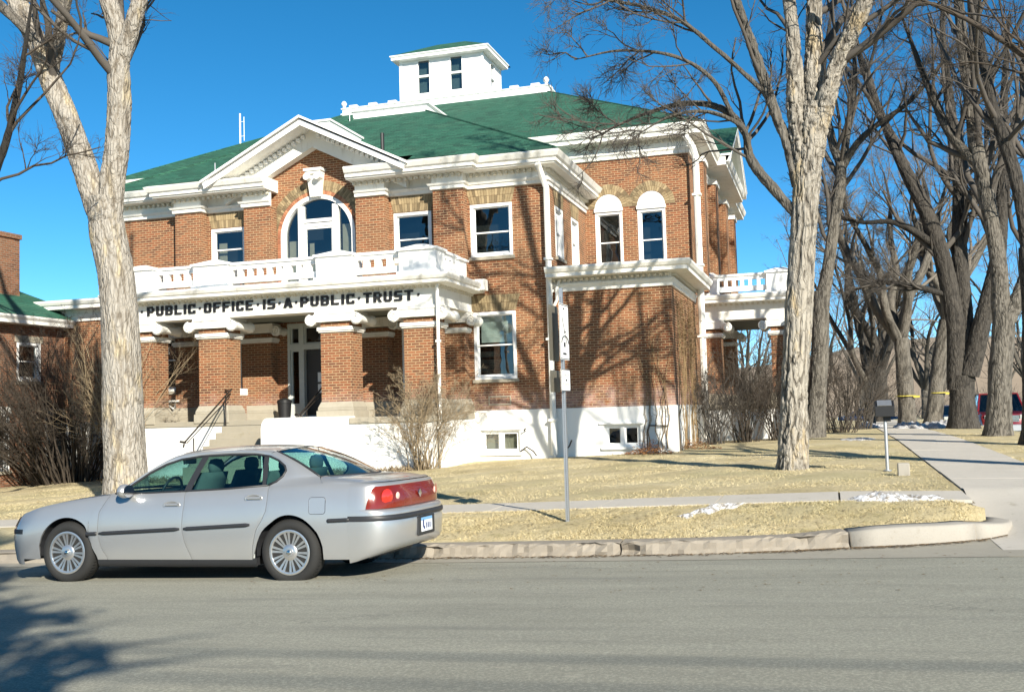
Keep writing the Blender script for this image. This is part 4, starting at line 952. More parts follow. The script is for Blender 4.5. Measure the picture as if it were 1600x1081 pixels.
pierced(CX+10.85, XE-.82, 6, Y0+.15, bal2, hw=.15); pierced(Y0+.7, 38.8, 9, XE-.1, bal2, axis='y'); pier(XE-.75, XE, 38.8, 39.6, 5.18, 6.0, bal2)
spout([(XE+.02, Y0-.12, 4.85), (XE+.02, Y0-.13, 4.7), (XE+.02, Y0-.13, 1.0)], .05)
# --- front steps, cheek wall, hand rails
N = 7; y_t = 25.2
for k in range(N):
    zt_ = 1.56-.165*(k+1)+.02; mb = mbc(); yy = y_t-.30*(k+1); mb.box(-15.62, -13.56, yy, yy+.31, -.3, zt_); mb.build('step', steps_m, court, bevel=.012)
def cheek(x0, x1):
    n = 8; prof = [(25.25, -.4), (25.25, 1.60), (23.65, 1.60)]+[(23.65-.30*math.sin(t), 1.30+.30*math.cos(t)) for t in [math.pi/2*k/n for k in range(1, n+1)]]+[(23.35, -.4)]
    mb = mbc(); mb.prism([(x0, y, z) for y, z in prof], (x1-x0, 0, 0)); mb.build('step_cheek_wall', white_base, court, bevel=.02)
cheek(-13.56, -12.9)
mb = mbc(); mb.box(-12.9, -9.58, 24.85, 25.2, -.4, 1.40); mb.box(-12.9, -11.85, 24.85, 25.2, 1.40, 1.59); mb.build('porch_front_wall', white_base, court)
mb = mbc(); mb.box(-11.84, -9.55, 24.80, 25.21, 1.40, 1.55); mb.build('stone_coping', stone, court, bevel=.01)
def rail(x, ya, za, yb, zb):
    mb = mbc(); mb.tube([(x, ya+.12, za+.06), (x, ya, za), (x, yb, zb), (x, yb-.05, zb-.12)], .022, 8); mb.tube([(x, ya, za-.16), (x, yb+.1, zb-.02)], .014, 6)
    mb.tube([(x-.15, ya+.02, za+.04), (x+.03, ya+.02, za+.0)], .025, 6); mb.tube([(x, yb+.05, zb), (x-.16, yb+.05, zb+.02)], .03, 6)
    mb.tube([(x, yb+.4, zb+.1), (x, yb+.4, -.1)], .018, 6); mb.tube([(x, ya-.2, za-.1), (x, ya-.2, .8)], .018, 6)
    mb.build('handrail', rail_m, court, True)
rail(-15.55, 25.2, 2.35, 23.1, 1.05); rail(-13.35, 26.6, 2.55, 25.0, 1.65)
tc = thing('trash_can', 'dark round bin standing beside the entrance door in the porch', 'trash can', (-15.0, 27.2, 1.56)); m = MB((-15.0, 27.2, 1.56)); m.lathe((-15.0, 27.2, 1.56), [(.17, 0), (.20, .45), (.215, .46), (.215, .50), (.19, .50), (.18, .3)], 20); m.build('bin_body', black_m, tc, True, autosmooth=40); m = MB((-15.0, 27.2, 1.56)); m.lathe((-15.0, 27.2, 2.06), [(.215, 0), (.20, .04), (.10, .09), (.01, .1)], 20); m.build('lid', black_m, tc, True)
# roof pipes and aerial
def rod(name, p, h, r, mat, label=None, extra=None):
    mb = mbc(); mb.cyl(p, (p[0], p[1], p[2]+h), r, 8)
    if extra: extra(mb)
    mb.build(name, mat, court)
rod('roof_pipe', (-12.46, 28.75, 9.3), .68, .06, black_m); rod('roof_pipe', (-17.65, 27.95, 8.9), .5, .02, galv); rod('roof_pipe', (-15.65, 33.3, 11.5), .6, .018, galv)
rod('aerial', (-22.8, 38.0, 12.2), 1.95, .035, white_clean, extra=lambda m: [m.cyl((-22.62, 38, 13.0), (-22.62, 38, 14.0), .015, 5)]+[m.cyl((-22.8, 38, z), (-22.6, 38, z), .01, 4) for z in (13.2, 13.8)])
mb = mbc(); mb.box(-14.62, -13.95, 28.3, 30.6, 9.9, 10.40); mb.box(-14.66, -13.91, 28.26, 30.64, 10.40, 10.46); mb.build('ridge_curb', white_clean, court)
# faucet, conduit, cable hooks on the wall
mb = mbc(); mb.tube([(CX+10.1, 28.0, 1.1), (CX+9.6, 27.97, 1.12), (CX+9.55, 27.95, .95), (CX+9.55, 27.95, .45)], .018, 6); mb.build('wall_conduit', rail_m, court); mb = mbc(); mb.tube([(-8.2, 27.93, .5), (-8.0, 27.85, .62), (-7.8, 27.8, .5), (-7.7, 27.75, .38)], .02, 6)
mb.build('wall_conduit', rail_m, court); mb = mbc(); mb.tube([(-8.05, 27.93, 1.05), (-8.05, 27.8, 1.08), (-7.98, 27.75, 1.12)], .02, 6); mb.build('wall_conduit', rail_m, court); mb = mbc(); mb.tube([(-6.95, 27.9, .75), (-6.93, 27.9, .5), (-6.8, 27.85, .62), (-6.72, 27.8, .78)], .02, 6); mb.build('wall_conduit', rail_m, court)
# air conditioner bracket outside the left porch window
mb = mbc(); mb.box(CX-5.1, CX-4.5, 27.55, 28.0, 2.15, 2.22); mb.tube([(CX-5.0, 27.6, 2.15), (CX-4.6, 27.95, 1.75)], .03, 5); mb.tube([(CX-4.6, 27.6, 2.15), (CX-5.0, 27.95, 1.75)], .03, 5); mb.build('bracket_shelf', white, court)
# ------------------------------------------------------------------ trees
def resample(pts, n):
    P = np.asarray(pts, float); m = len(P)
    Q = np.vstack([2*P[0]-P[1], P, 2*P[-1]-P[-2]]); ts = np.linspace(0, m-1-1e-6, n); out = []
    for t in ts:
        i = int(t); f = t-i; p0, p1, p2, p3 = Q[i], Q[i+1], Q[i+2], Q[i+3]
        out.append(.5*((2*p1)+(-p0+p2)*f+(2*p0-5*p1+4*p2-p3)*f*f+(-p0+3*p1-3*p2+p3)*f**3))
    return np.array(out)
def frames(P):
    T = np.empty_like(P); T[:, 1:-1] = P[:, 2:]-P[:, :-2]; T[:, 0] = P[:, 1]-P[:, 0]; T[:, -1] = P[:, -1]-P[:, -2]
    T /= np.linalg.norm(T, axis=2, keepdims=True)+1e-9
    m = T.mean(1); ref = np.where(np.abs(m[:, 2:3]) > .8, np.array([[1., 0, 0]]), np.array([[0, 0, 1.]]))
    A_ = np.cross(T, ref[:, None, :]); A_ /= np.linalg.norm(A_, axis=2, keepdims=True)+1e-9
    return T, A_, np.cross(T, A_)
def tubes(P, R, sides):
    """P (M,n,3), R (M,n) -> verts, quads"""
    M, n, _ = P.shape; T, A_, B_ = frames(P); th = 2*np.pi*np.arange(sides)/sides
    V = P[:, :, None, :]+R[:, :, None, None]*(A_[:, :, None, :]*np.cos(th)[:, None]+B_[:, :, None, :]*np.sin(th)[:, None])
    base = (np.arange(M)*n*sides)[:, None, None]; i = np.arange(n-1)[None, :, None]*sides; k = np.arange(sides)[None, None, :]; k2 = (k+1) % sides
    F = np.stack([base+i+k, base+i+k2, base+i+sides+k2, base+i+sides+k], -1).reshape(-1, 4)
    return V.reshape(-1, 3), F
def spawn(P, R, rg, count, lenf, ang, t0=.25, npts=5, wob=.25, trop=.08, rf=.6, minr=.004, droop=0, lmin=.15):
    M, n, _ = P.shape; L = np.linalg.norm(np.diff(P, axis=1), axis=2).sum(1)
    cnt = rg.poisson(count*np.ones(M)) if np.isscalar(count) else rg.poisson(count)
    idx = np.repeat(np.arange(M), cnt); K = len(idx)
    t = t0+(1-t0)*rg.random(K)**.85; f = t*(n-1-1e-6); i = f.astype(int); fr = (f-i)[:, None]
    p = P[idx, i]*(1-fr)+P[idx, i+1]*fr; tan = P[idx, i+1]-P[idx, i]; tan /= np.linalg.norm(tan, axis=1, keepdims=True)+1e-9
    r = (R[idx, i]*(1-fr[:, 0])+R[idx, i+1]*fr[:, 0])*rf*rg.uniform(.6, 1.0, K); r = np.maximum(r, minr)
    rnd = rg.normal(0, 1, (K, 3)); perp = rnd-tan*(rnd*tan).sum(1, keepdims=True); perp /= np.linalg.norm(perp, axis=1, keepdims=True)+1e-9
    a = np.radians(rg.normal(ang, ang*.28, K))[:, None]; d = tan*np.cos(a)+perp*np.sin(a)
    ln = np.maximum(L[idx]*lenf*(1.15-.75*t)*rg.uniform(.5, 1.3, K), lmin); seg = (ln/(npts-1))[:, None]
    Q = np.empty((K, npts, 3)); Q[:, 0] = p
    for k in range(1, npts):
        d = d+rg.normal(0, wob, (K, 3)); d[:, 2] += trop-droop*k/npts; d /= np.linalg.norm(d, axis=1, keepdims=True)+1e-9; Q[:, k] = Q[:, k-1]+d*seg
    RR = r[:, None]*np.linspace(1, .35, npts)[None, :]
    return Q, RR
def lattice(rg, nu, nv): return rg.random((nu, nv))
def vnoise(G_, u, v):
    nu, nv = G_.shape; iu = np.floor(u).astype(int); iv = np.floor(v).astype(int); fu = u-iu; fv = v-iv
    fu = fu*fu*(3-2*fu); fv = fv*fv*(3-2*fv); a = iu % nu; b = (iu+1) % nu; c = iv % nv; d = (iv+1) % nv
    return (G_[a, c]*(1-fu)+G_[b, c]*fu)*(1-fv)+(G_[a, d]*(1-fu)+G_[b, d]*fu)*fv
def bark_limb(pts, radii, rg, sides=64, step=.05, depth=.02, flare=0, cell=.062, vs=.34, lump=.03):
    """one limb with modelled bark; returns V, F, furrow"""
    L = sum((Vector(b)-Vector(a)).length for a, b in zip(pts, pts[1:])); n = max(6, int(L/step)); P = resample(pts, n); R = np.interp(np.linspace(0, 1, n), np.linspace(0, 1, len(radii)), radii)
    T, A_, B_ = frames(P[None]); th = 2*np.pi*np.arange(sides)/sides; s = np.linspace(0, L, n)
    nu = max(6, int(2*np.pi*max(radii)/cell)); U = np.tile(th/(2*np.pi)*nu, (n, 1)); Vv = np.tile((s/vs)[:, None], (1, sides))
    g1, g2, g3, g4 = [lattice(rg, nu, 97) for _ in range(4)]; gl = lattice(rg, 5, 61)
    U2 = U+1.3*(vnoise(g3, U*.5 if nu % 2 == 0 else U, Vv*1.7)-.5)
    U2 = U+.9*(vnoise(g3, U, Vv*1.7)-.5)
    n1 = vnoise(g1, U2, Vv+.6*vnoise(g4, U, Vv*2)); n2 = vnoise(g2, U2*2 % (nu*2), Vv*2.2)
    fur = np.exp(-((n1-.5)/.085)**2); fine = np.exp(-((n2-.5)/.06)**2)
    lum = vnoise(gl, U/nu*5, Vv*.35)-.5
    D = -depth*(fur*.9+fine*.25)+depth*.5*(vnoise(g4, U*1.0, Vv*6)-.5)+lump*lum*2
    RR = R[:, None]+D*np.minimum(1, R[:, None]/.15)
    if flare:
        z = P[:, 2]-P[0, 2]; lob = 1+.45*np.sin(th*5+1)+.2*np.sin(th*3+2.3); RR = RR*(1+flare*np.exp(-z/.28)[:, None]*lob[None, :])
    V = P[:, None, :]+RR[:, :, None]*(A_[0][:, None, :]*np.cos(th)[None, :, None]+B_[0][:, None, :]*np.sin(th)[None, :, None])
    i = np.arange(n-1)[:, None]*sides; k = np.arange(sides)[None, :]; k2 = (k+1) % sides
    F = np.stack([i+k, i+k2, i+sides+k2, i+sides+k], -1).reshape(-1, 4)
    return V.reshape(-1, 3), F, np.clip(fur*.85+fine*.2, 0, 1).reshape(-1)
def tree(name, label, base, limbs, barkm, twigm, seed, levels, bark=(64, .05, .02), group='bare deciduous trees round the courthouse', extra_crown=None, cat='tree'):
    """limbs: list of (pts, radii, crown_weight)"""
    rg = np.random.default_rng(seed); t = thing(name, label, cat, base, group); b0 = np.array(base)
    Vs, Fs, As, Ls, off = [], [], [], [], 0
    for k, (pts, radii, w) in enumerate(limbs):
        rmax = max(radii); sd = int(max(10, bark[0]*min(1, rmax/.3))); st = max(bark[1], bark[1]*(.3/rmax)**.4)
        V, F, A_ = bark_limb(pts, radii, rg, sd, st, bark[2], flare=.26 if k == 0 else 0)
        Vs.append(V-b0); Fs.append(F+off); As.append(A_); off += len(V)
        nr = len(V)//sd; rr = np.interp(np.linspace(0, 1, nr), np.linspace(0, 1, len(radii)), radii); Ls.append(np.repeat(np.clip((.155-rr)/.07, 0, 1), sd))
    me = fast_mesh('trunk', np.vstack(Vs), np.vstack(Fs)); at = me.attributes.new('furrow', 'FLOAT', 'POINT'); at.data.foreach_set('value', np.concatenate(As).astype(np.float32)); at = me.attributes.new('limb', 'FLOAT', 'POINT'); at.data.foreach_set('value', np.concatenate(Ls).astype(np.float32))
    link('trunk', me, barkm, t, True)
    sel = [l for l in limbs if l[2] > 0]; P = np.stack([resample(l[0], 14) for l in sel]); R = np.stack([np.interp(np.linspace(0, 1, 14), np.linspace(0, 1, len(l[1])), l[1]) for l in sel])
    wts = np.array([l[2] for l in sel]); Vs, Fs, off = [], [], 0
    for j, lv in enumerate(levels):
        lv = dict(lv); cnt = lv.pop('count'); sides = lv.pop('sides')
        P, R = spawn(P, R, rg, cnt*wts if j == 0 else cnt, **lv); V, F = tubes(P, R, sides); Vs.append(V-b0); Fs.append(F+off); off += len(V)
    link('crown', fast_mesh('crown', np.vstack(Vs), np.vstack(Fs)), twigm, t)
    return t
LV = lambda a, b, c, d, l1=.55: [dict(count=a, sides=7, lenf=l1, ang=40, t0=.22, npts=8, wob=.15, trop=.06, rf=.55, minr=.018),
                        dict(count=b, sides=5, lenf=.55, ang=38, t0=.12, npts=7, wob=.16, trop=.05, rf=.6, minr=.010),
                        dict(count=c, sides=4, lenf=.55, ang=36, t0=.08, npts=5, wob=.17, trop=.04, rf=.6, minr=.006),
                        dict(count=d, sides=3, lenf=.62, ang=34, t0=.05, npts=4, wob=.16, trop=.02, rf=.6, minr=.0042, lmin=.25),
                        dict(count=1.5, sides=3, lenf=.75, ang=32, t0=.05, npts=3, wob=.14, trop=.02, rf=.7, minr=.0036, lmin=.2)]
o_ = lawn_z
# main tree right of the building
def TA():
    z = lawn_z(-.74, 20)
    limbs = [([(-.72, 20, z-.1), (-.66, 20, 1.2), (-.58, 20, 2.2), (-.42, 20, 3.95), (-.26, 20, 5.5), (-.16, 20, 6.4), (-.10, 20, 7.1)], [.27, .245, .235, .235, .25, .25, .20], 0),
             ([(-.30, 20, 5.7), (-.36, 19.95, 6.6), (-.38, 19.9, 7.6), (-.42, 19.8, 9.2), (-.7, 19.5, 12.2), (-1.0, 19.2, 15)], [.15, .155, .15, .13, .08, .03], 1.3),
             ([(-.12, 20.05, 6.3), (-.06, 20.1, 7.2), (.0, 20.15, 8.4), (.05, 20.3, 10), (.1, 20.6, 13), (.3, 20.8, 16)], [.18, .17, .15, .12, .08, .03], 1.3),
             ([(-.08, 20, 6.1), (.12, 19.95, 6.9), (.42, 19.85, 7.8), (.95, 19.6, 8.9), (1.5, 19.3, 11.2), (2.1, 19.2, 14)], [.18, .175, .165, .13, .08, .03], 1.3),
             ([(-.45, 20, 5.05), (-.82, 20.1, 5.55), (-1.24, 20.2, 6.2), (-1.33, 20.25, 6.7), (-1.55, 20.3, 7.1), (-1.95, 20.4, 7.38), (-2.6, 20.5, 7.5), (-3.5, 20.7, 7.38), (-4.3, 20.9, 7.15)], [.095, .09, .085, .075, .07, .06, .045, .03, .012], 1.7),
             ([(-1.24, 20.2, 6.2), (-1.36, 20.1, 6.8), (-2.0, 20.0, 7.15), (-2.7, 19.9, 7.1), (-3.4, 19.8, 6.75)], [.05, .045, .035, .025, .01], 1.0),
             ([(-1.5, 20.2, 7.0), (-1.9, 20.1, 7.8), (-2.6, 20, 8.3), (-3.6, 19.9, 8.5), (-4.5, 19.8, 8.4)], [.05, .045, .035, .025, .01], 1.0),
             ([(-.40, 20, 5.6), (-.58, 20, 6.5), (-.85, 19.9, 7.3), (-1.15, 19.8, 8.4), (-1.5, 19.6, 9.6), (-2.2, 19.2, 11.8), (-3, 19, 13.4)], [.11, .10, .095, .09, .08, .05, .02], 1.6),
             ([(-.85, 19.9, 7.3), (-1.7, 19.8, 8.2), (-2.5, 19.6, 8.9), (-3.6, 19.4, 9.3), (-4.4, 19.2, 9.4)], [.055, .05, .04, .03, .012], 1.1)]
    tree('cottonwood_tree', 'large pale barked bare tree nearest the mailbox, with long branch reaching left over the roof', (-.74, 20, z), limbs, bark_pale, twig_grey, 21, LV(8, 5, 4.5, 2.6), (84, .034, .042))
TA()
def TL():
    X, Y = -12.74, 17.0; z = lawn_z(X, Y)
    limbs = [([(X+.02, Y, z-.1), (X, Y, 1.0), (X-.05, Y, 2.3), (X-.16, Y, 4.2), (X-.36, Y, 5.2), (X-.42, Y, 5.9)], [.42, .395, .365, .335, .34, .30], 0),
             ([(X-.28, Y, 4.7), (X-.55, Y, 5.7), (X-.95, Y, 6.75), (X-1.45, Y-.05, 8.0), (X-1.9, Y-.1, 9.1), (X-2.6, Y-.2, 10.6), (X-3.5, Y-.3, 13)], [.24, .25, .235, .22, .20, .15, .06], 1),
             ([(X-.30, Y, 4.9), (X-.25, Y, 5.9), (X-.14, Y, 7.0), (X-.08, Y, 8.2), (X-.12, Y, 9.1), (X-.5, Y-.2, 10.8), (X-.7, Y-.4, 14)], [.25, .24, .225, .225, .19, .15, .05], 1),
             ([(X-.10, Y, 8.3), (X+.2, Y, 9.1), (X+.62, Y-.1, 10.2), (X+1.3, Y-.3, 12.5), (X+1.6, Y-.4, 15)], [.16, .16, .14, .1, .04], 1),
             ([(X-1.6, Y, 8.5), (X-1.42, Y, 9.3), (X-1.1, Y-.1, 10.4), (X-.9, Y-.2, 12)], [.13, .12, .1, .05], .8),
             ([(X-1.75, Y, 8.9), (X-2.2, Y-.6, 9.6), (X-3.2, Y-1, 10.6), (X-4.2, Y-1.2, 11.4)], [.11, .10, .08, .03], .8),
             ([(X+.5, Y, 9.9), (X+1.6, Y+.1, 10.3), (X+3.2, Y+.2, 10.5), (X+4.8, Y+.3, 10.4), (X+6.2, Y+.3, 10.1)], [.08, .07, .05, .035, .015], 2.0)]
    tree('cottonwood_tree', 'thick forked pale bare tree standing behind the silver car', (X, Y, z), limbs, bark_smooth, twig_grey, 5, LV(5, 4.2, 4, 3.4, .42), (88, .036, .020))
TL()
def generic(name, label, x, y, seed, r0, fork, nl, H, barkm, twigm, lv, bark=(36, .12, .02), lean=(0, 0), custom=None, zb=None, cat='tree', group='bare deciduous trees round the courthouse'):
    rg = np.random.default_rng(seed); z = gz(x, y) if zb is None else zb
    if custom: limbs = custom(z)
    else:
        top = (x+lean[0]*fork, y+lean[1]*fork, z+fork); limbs = [([(x, y, z-.1), (x+lean[0]*fork*.4, y, z+fork*.5), top], [r0, r0*.88, r0*.85], 0)]
        for k in range(nl):
            a = 2*math.pi*(k+rg.random()*.6)/nl; sp = rg.uniform(.25, .6); L = (H-fork)*rg.uniform(.8, 1.1); p = [top[0], top[1], top[2]-.25*r0*k]
            pts = [tuple(p)]; 
            for j in range(1, 6):
                f = j/5; pts.append((p[0]+math.cos(a)*sp*L*f**.8*.7+rg.normal(0, .18), p[1]+math.sin(a)*sp*L*f**.8*.7+rg.normal(0, .18), p[2]+L*f*(1-.25*sp)))
            rr = r0*rg.uniform(.45, .62); limbs.append((pts, [rr, rr*.9, rr*.75, rr*.55, rr*.35, rr*.12], 1))
    return tree(name, label, (x, y, z), limbs, barkm, twigm, seed, lv, bark, cat=cat, group=group)
LR = lambda: LV(11, 6.5, 4.6, 3.3, .52)
def c2(z):
    return [([(-.55, 33.7, z-.1), (-.42, 33.7, 1.6), (-.27, 33.7, 3.1), (-.12, 33.7, 5.0)], [.33, .27, .26, .25], 0),
            ([(-.14, 33.7, 4.6), (.12, 33.7, 5.8), (.40, 33.7, 7.4), (.62, 33.7, 8.7), (.42, 33.8, 9.6), (.2, 34, 11.5), (.6, 34, 14)], [.22, .185, .17, .165, .13, .09, .04], 1),
            ([(.6, 33.7, 8.6), (1.0, 33.6, 9.3), (1.7, 33.4, 9.9), (2.8, 33.2, 10.6), (4.0, 33, 12)], [.12, .11, .09, .06, .02], .9),
            ([(.62, 33.7, 8.8), (.9, 34.2, 10.2), (1.2, 34.8, 12), (1.2, 35, 15)], [.13, .11, .08, .03], 1)]
generic('elm_tree', 'dark leaning tree with a crooked upper limb directly behind the large pale tree', 0, 33.7, 31, .3, 4, 4, 15, bark_mid, twig_grey, LR(), (48, .08, .02), custom=c2, zb=lawn_z(-.5, 33.7))
def c3(z):
    x, y = 4.4, 40
    return [([(x, y, z-.1), (x, y, 1.6), (x+.02, y, 2.4)], [.52, .44, .44], 0),
            ([(x-.14, y, 1.9), (x-.1, y, 4.3), (x-.6, y, 7.5), (x-1.7, y, 10.4), (x-2.6, y, 13.2), (x-3.2, y, 16)], [.34, .31, .27, .20, .14, .05], 1),
            ([(x+.15, y, 2.2), (x+.25, y+.2, 4.5), (x+.2, y+.3, 7), (x+.3, y+.3, 10), (x, y, 14), (x+.2, y, 17)], [.33, .29, .25, .20, .13, .05], 1),
            ([(x+.25, y-.1, 2.4), (x+.8, y-.3, 4.4), (x+1.35, y-.4, 6.4), (x+1.6, y-.5, 8.6), (x+1.9, y, 12), (x+2.2, y, 15)], [.34, .28, .25, .2, .13, .04], 1),
            ([(x-.5, y, 7.0), (x-1.9, y-.3, 7.9), (x-3.2, y-.5, 8.0), (x-4.4, y-.6, 8.6)], [.14, .11, .07, .02], 1),
            ([(x-.2, y, 5.2), (x-1.4, y-.2, 5.6), (x-2.6, y-.3, 5.8), (x-3.6, y-.3, 5.5)], [.13, .10, .08, .03], .8)]
generic('elm_tree', 'wide dark tree with three upright stems beside the footpath, left of the red vehicle', 4.4, 40, 37, .5, 3, 4, 17, bark_dark, twig_grey, LR(), (48, .08, .025), custom=c3, zb=lawn_z(4, 40))
def c4(z):
    x, y = 4.32, 31.5
    return [([(x, y, z-.1), (x+.08, y, 1.6), (x+.2, y, 2.7), (x+.32, y, 3.9)], [.37, .31, .30, .31], 0),
            ([(x+.25, y, 3.6), (x+.25, y, 5.2), (x+.05, y, 7.2), (x-.2, y, 9.2), (x-.4, y, 12.8), (x-.4, y, 16)], [.24, .22, .21, .18, .12, .04], 1),
            ([(x-.1, y, 8), (x-.8, y, 9.0), (x-1.3, y, 10.4), (x-1.9, y, 12.5)], [.13, .12, .09, .03], 1),
            ([(x+.4, y, 3.7), (x+.9, y, 4.8), (x+1.3, y, 6.2), (x+1.5, y, 9), (x+1.8, y, 13)], [.22, .19, .17, .13, .04], 1)]
generic('elm_tree', 'grey barked tree partly hiding the front of the red vehicle', 4.32, 31.5, 41, .3, 3, 4, 17, bark_mid, twig_grey, LR(), (56, .07, .022), custom=c4, zb=lawn_z(4, 31))
def c5(z):
    x, y = 4.40, 26.4
    return [([(x, y, z-.1), (x+.03, y, 1.6), (x+.12, y, 3.4), (x+.1, y, 5.0)], [.31, .26, .25, .24], 0),
            ([(x+.1, y, 4.8), (x-.1, y, 6.6), (x-.5, y, 8.4), (x-.8, y, 11), (x-1, y, 15)], [.17, .16, .13, .1, .03], 1),
            ([(x+.1, y, 4.8), (x+.5, y, 6.6), (x+.6, y, 9), (x+.8, y, 13)], [.17, .15, .12, .04], 1)]
generic('elm_tree', 'tree trunk cut by the right edge of the picture', 4.40, 26.4, 43, .28, 3, 4, 15, bark_dark, twig_grey, LV(7, 4.5, 4, 3.5, .45), (48, .08, .02), custom=c5, zb=lawn_z(4, 26))
generic('elm_tree', 'slim tree with yellow tape tied round its trunk, leftmost of the far pair', 3.0, 46.5, 47, .36, 3.6, 5, 13, bark_mid, twig_pale, LV(7, 5, 4, 3, .5), (24, .2, .02), lean=(-.03, 0))
generic('elm_tree', 'far tree leaning right with a torn pale patch of bark and yellow tape', 4.15, 48.5, 53, .36, 4.4, 4, 13, bark_mid, twig_pale, LV(7, 5, 4, 3, .5), (24, .2, .02), lean=(.17, 0))
generic('elm_tree', 'thin far tree with spreading low limbs at the end of the footpath', 1.7, 52, 59, .26, 2.0, 6, 11, bark_mid, twig_pale, LV(8, 5, 4, 3, .5), (20, .25, .02))
generic('elm_tree', 'dark stemmed far tree just left of the taped trees', 2.4, 56, 61, .4, 2.6, 5, 13, bark_dark, twig_pale, LV(8, 5, 4, 3, .5), (20, .25, .02))
# tree just outside the frame on the right; its limbs enter the top right corner
def c6(z):
    x, y = 4.7, 18.2
    return [([(x, y, z-.1), (x-.05, y, 1.8), (x-.05, y, 3.2)], [.32, .27, .27], 0),
            ([(x-.1, y, 2.9), (x-.7, y, 4.6), (x-1.0, y, 6.4), (x-1.1, y, 8.6), (x-1.3, y, 12)], [.17, .15, .14, .11, .03], .9),
            ([(x, y, 3.0), (x+.1, y+.1, 6), (x-.2, y+.2, 9.3), (x, y, 14)], [.18, .16, .13, .03], .8),
            ([(x+.1, y, 3.0), (x+1.1, y-.2, 6), (x+1.6, y-.4, 9), (x+2, y, 13)], [.17, .15, .11, .03], .6)]
generic('elm_tree', 'tree whose branches enter the top right corner of the picture', 4.7, 18.2, 67, .28, 3, 4, 14, bark_dark, twig_brown, LV(8, 5, 4.5, 3.6, .5), (40, .1, .02), custom=c6, zb=lawn_z(4, 18))
# tree left of the frame, dark limbs reach in at the left edge
def c7(z):
    x, y = -16.6, 14.6
    return [([(x, y, z-.1), (x, y, 2), (x+.1, y, 3.6)], [.32, .27, .26], 0),
            ([(x+.1, y, 3.5), (x+1.2, y+.1, 4.6), (x+2.3, y+.2, 5.2), (x+2.9, y+.3, 6.2), (x+3.3, y+.3, 7.4), (x+3.6, y+.3, 9)], [.13, .11, .09, .08, .06, .02], 1.1),
            ([(x, y, 3.4), (x+.2, y, 6), (x+.6, y, 9), (x+.6, y, 13)], [.18, .15, .11, .03], .6),
            ([(x, y, 3.4), (x-1, y-.3, 6), (x-1.6, y-.6, 9), (x-2, y-.6, 12)], [.18, .15, .11, .03], .8)]
generic('elm_tree', 'tree whose dark crooked branches enter at the left edge of the picture', -16.6, 14.6, 71, .28, 3, 4, 13, bark_dark, twig_brown, LV(7, 4.5, 4, 3.4, .45), (36, .12, .02), custom=c7)
# distant trees share three crowns
far = []
for i in range(3):
    far.append(generic('distant_tree', 'hazy bare tree in the far row on the horizon', -6+i*5, 84+i*5, 100+i, .3, 2.2, 6, 10+i*1.5, bark_mid, twig_pale, LV(8, 5, 3.2, 1.6, .55)[:4], (14, .4, .02), zb=.1, group='distant bare trees beyond the lawn'))
for i, (x, y) in enumerate([(-12, 96), (-22, 105), (3, 110), (9, 98), (14, 82), (20, 96), (27, 88), (34, 104), (11, 66), (-30, 112), (17, 118), (41, 95), (5.8, 72), (-3, 118), (23, 70)]):
    s = far[i % 3]; c_ = copy_tree(s, None, (0, 0, 0)); c_.location = (x, y, .1); c_.rotation_euler = (0, 0, i*1.7); k = .8+.35*((i*7) % 5)/5; c_.scale = (k, k, k*(.9+.1*(i % 3)))
    tag(c_, 'hazy bare tree in the far row on the horizon')

# ------------------------------------------------------------------ shrubs
def shrub(name, label, base, H, spread, n, twigm, seed, lv=(5, 4), r=.012, arch=.25, cat='shrub', group=None, wid=(1, 1), tips=None, lean=(0, 0)):
    rg = np.random.default_rng(seed); t = thing(name, label, cat, base, group); b0 = np.array(base, float)
    a = rg.uniform(0, 2*np.pi, n); rr = rg.uniform(0, .30, n)*spread; P0 = np.stack([np.cos(a)*rr*wid[0], np.sin(a)*rr*wid[1], np.full(n, -.05)], 1)
    sp = rg.uniform(.05, 1, n)*spread/H; d = np.stack([np.cos(a)*sp*wid[0]+lean[0], np.sin(a)*sp*wid[1]+lean[1], np.ones(n)], 1); d /= np.linalg.norm(d, axis=1, keepdims=True)
    L = H*rg.uniform(.65, 1.12, n); m = 9; P = np.empty((n, m, 3)); P[:, 0] = P0
    for k in range(1, m):
        d = d+rg.normal(0, .13, (n, 3)); d[:, 2] -= arch*(k/m)**2*(sp*2); d /= np.linalg.norm(d, axis=1, keepdims=True); P[:, k] = P[:, k-1]+d*(L/(m-1))[:, None]
    R = np.linspace(r, r*.35, m)[None, :]*rg.uniform(.6, 1.3, n)[:, None]; Vs, Fs, off = [], [], 0
    V, F = tubes(P, R, 5); link('stems', fast_mesh('stems', V, F), twigm, t)
    for j, c_ in enumerate(lv):
        P, R = spawn(P, R, rg, c_, .42, 38, t0=.3 if j == 0 else .1, npts=4 if j == 0 else 3, wob=.16, trop=.05, rf=.6, minr=.0035, lmin=.08); V, F = tubes(P, R, 3); Vs.append(V); Fs.append(F+off); off += len(V)
    link('twigs', fast_mesh('twigs', np.vstack(Vs), np.vstack(Fs)), twigm, t)
    return t
shrub('lilac_shrub', 'tan leafless fountain shaped shrub in front of the porch corner', (-9.75, 24.7, lawn_z(-9.75, 24.7)), 2.35, 1.25, 64, twig_tan, 3, (8, 5, 2), .011, .45)
shrub('climbing_shrub', 'dense dark leafless shrub between the left building and the thick forked tree', (-21.6, 26.6, lawn_z(-21.6, 26.6)), 4.6, 3.0, 85, twig_brown, 4, (8, 6, 3), .022, .30, wid=(.9, .7))
shrub('climbing_shrub', 'dark arching shrub leaning left across the brick wall of the left building', (-22.3, 26.2, lawn_z(-22.3, 26)), 4.6, 2.0, 40, twig_brown, 14, (8, 5, 3), .03, .12, lean=(-.05, -.75))
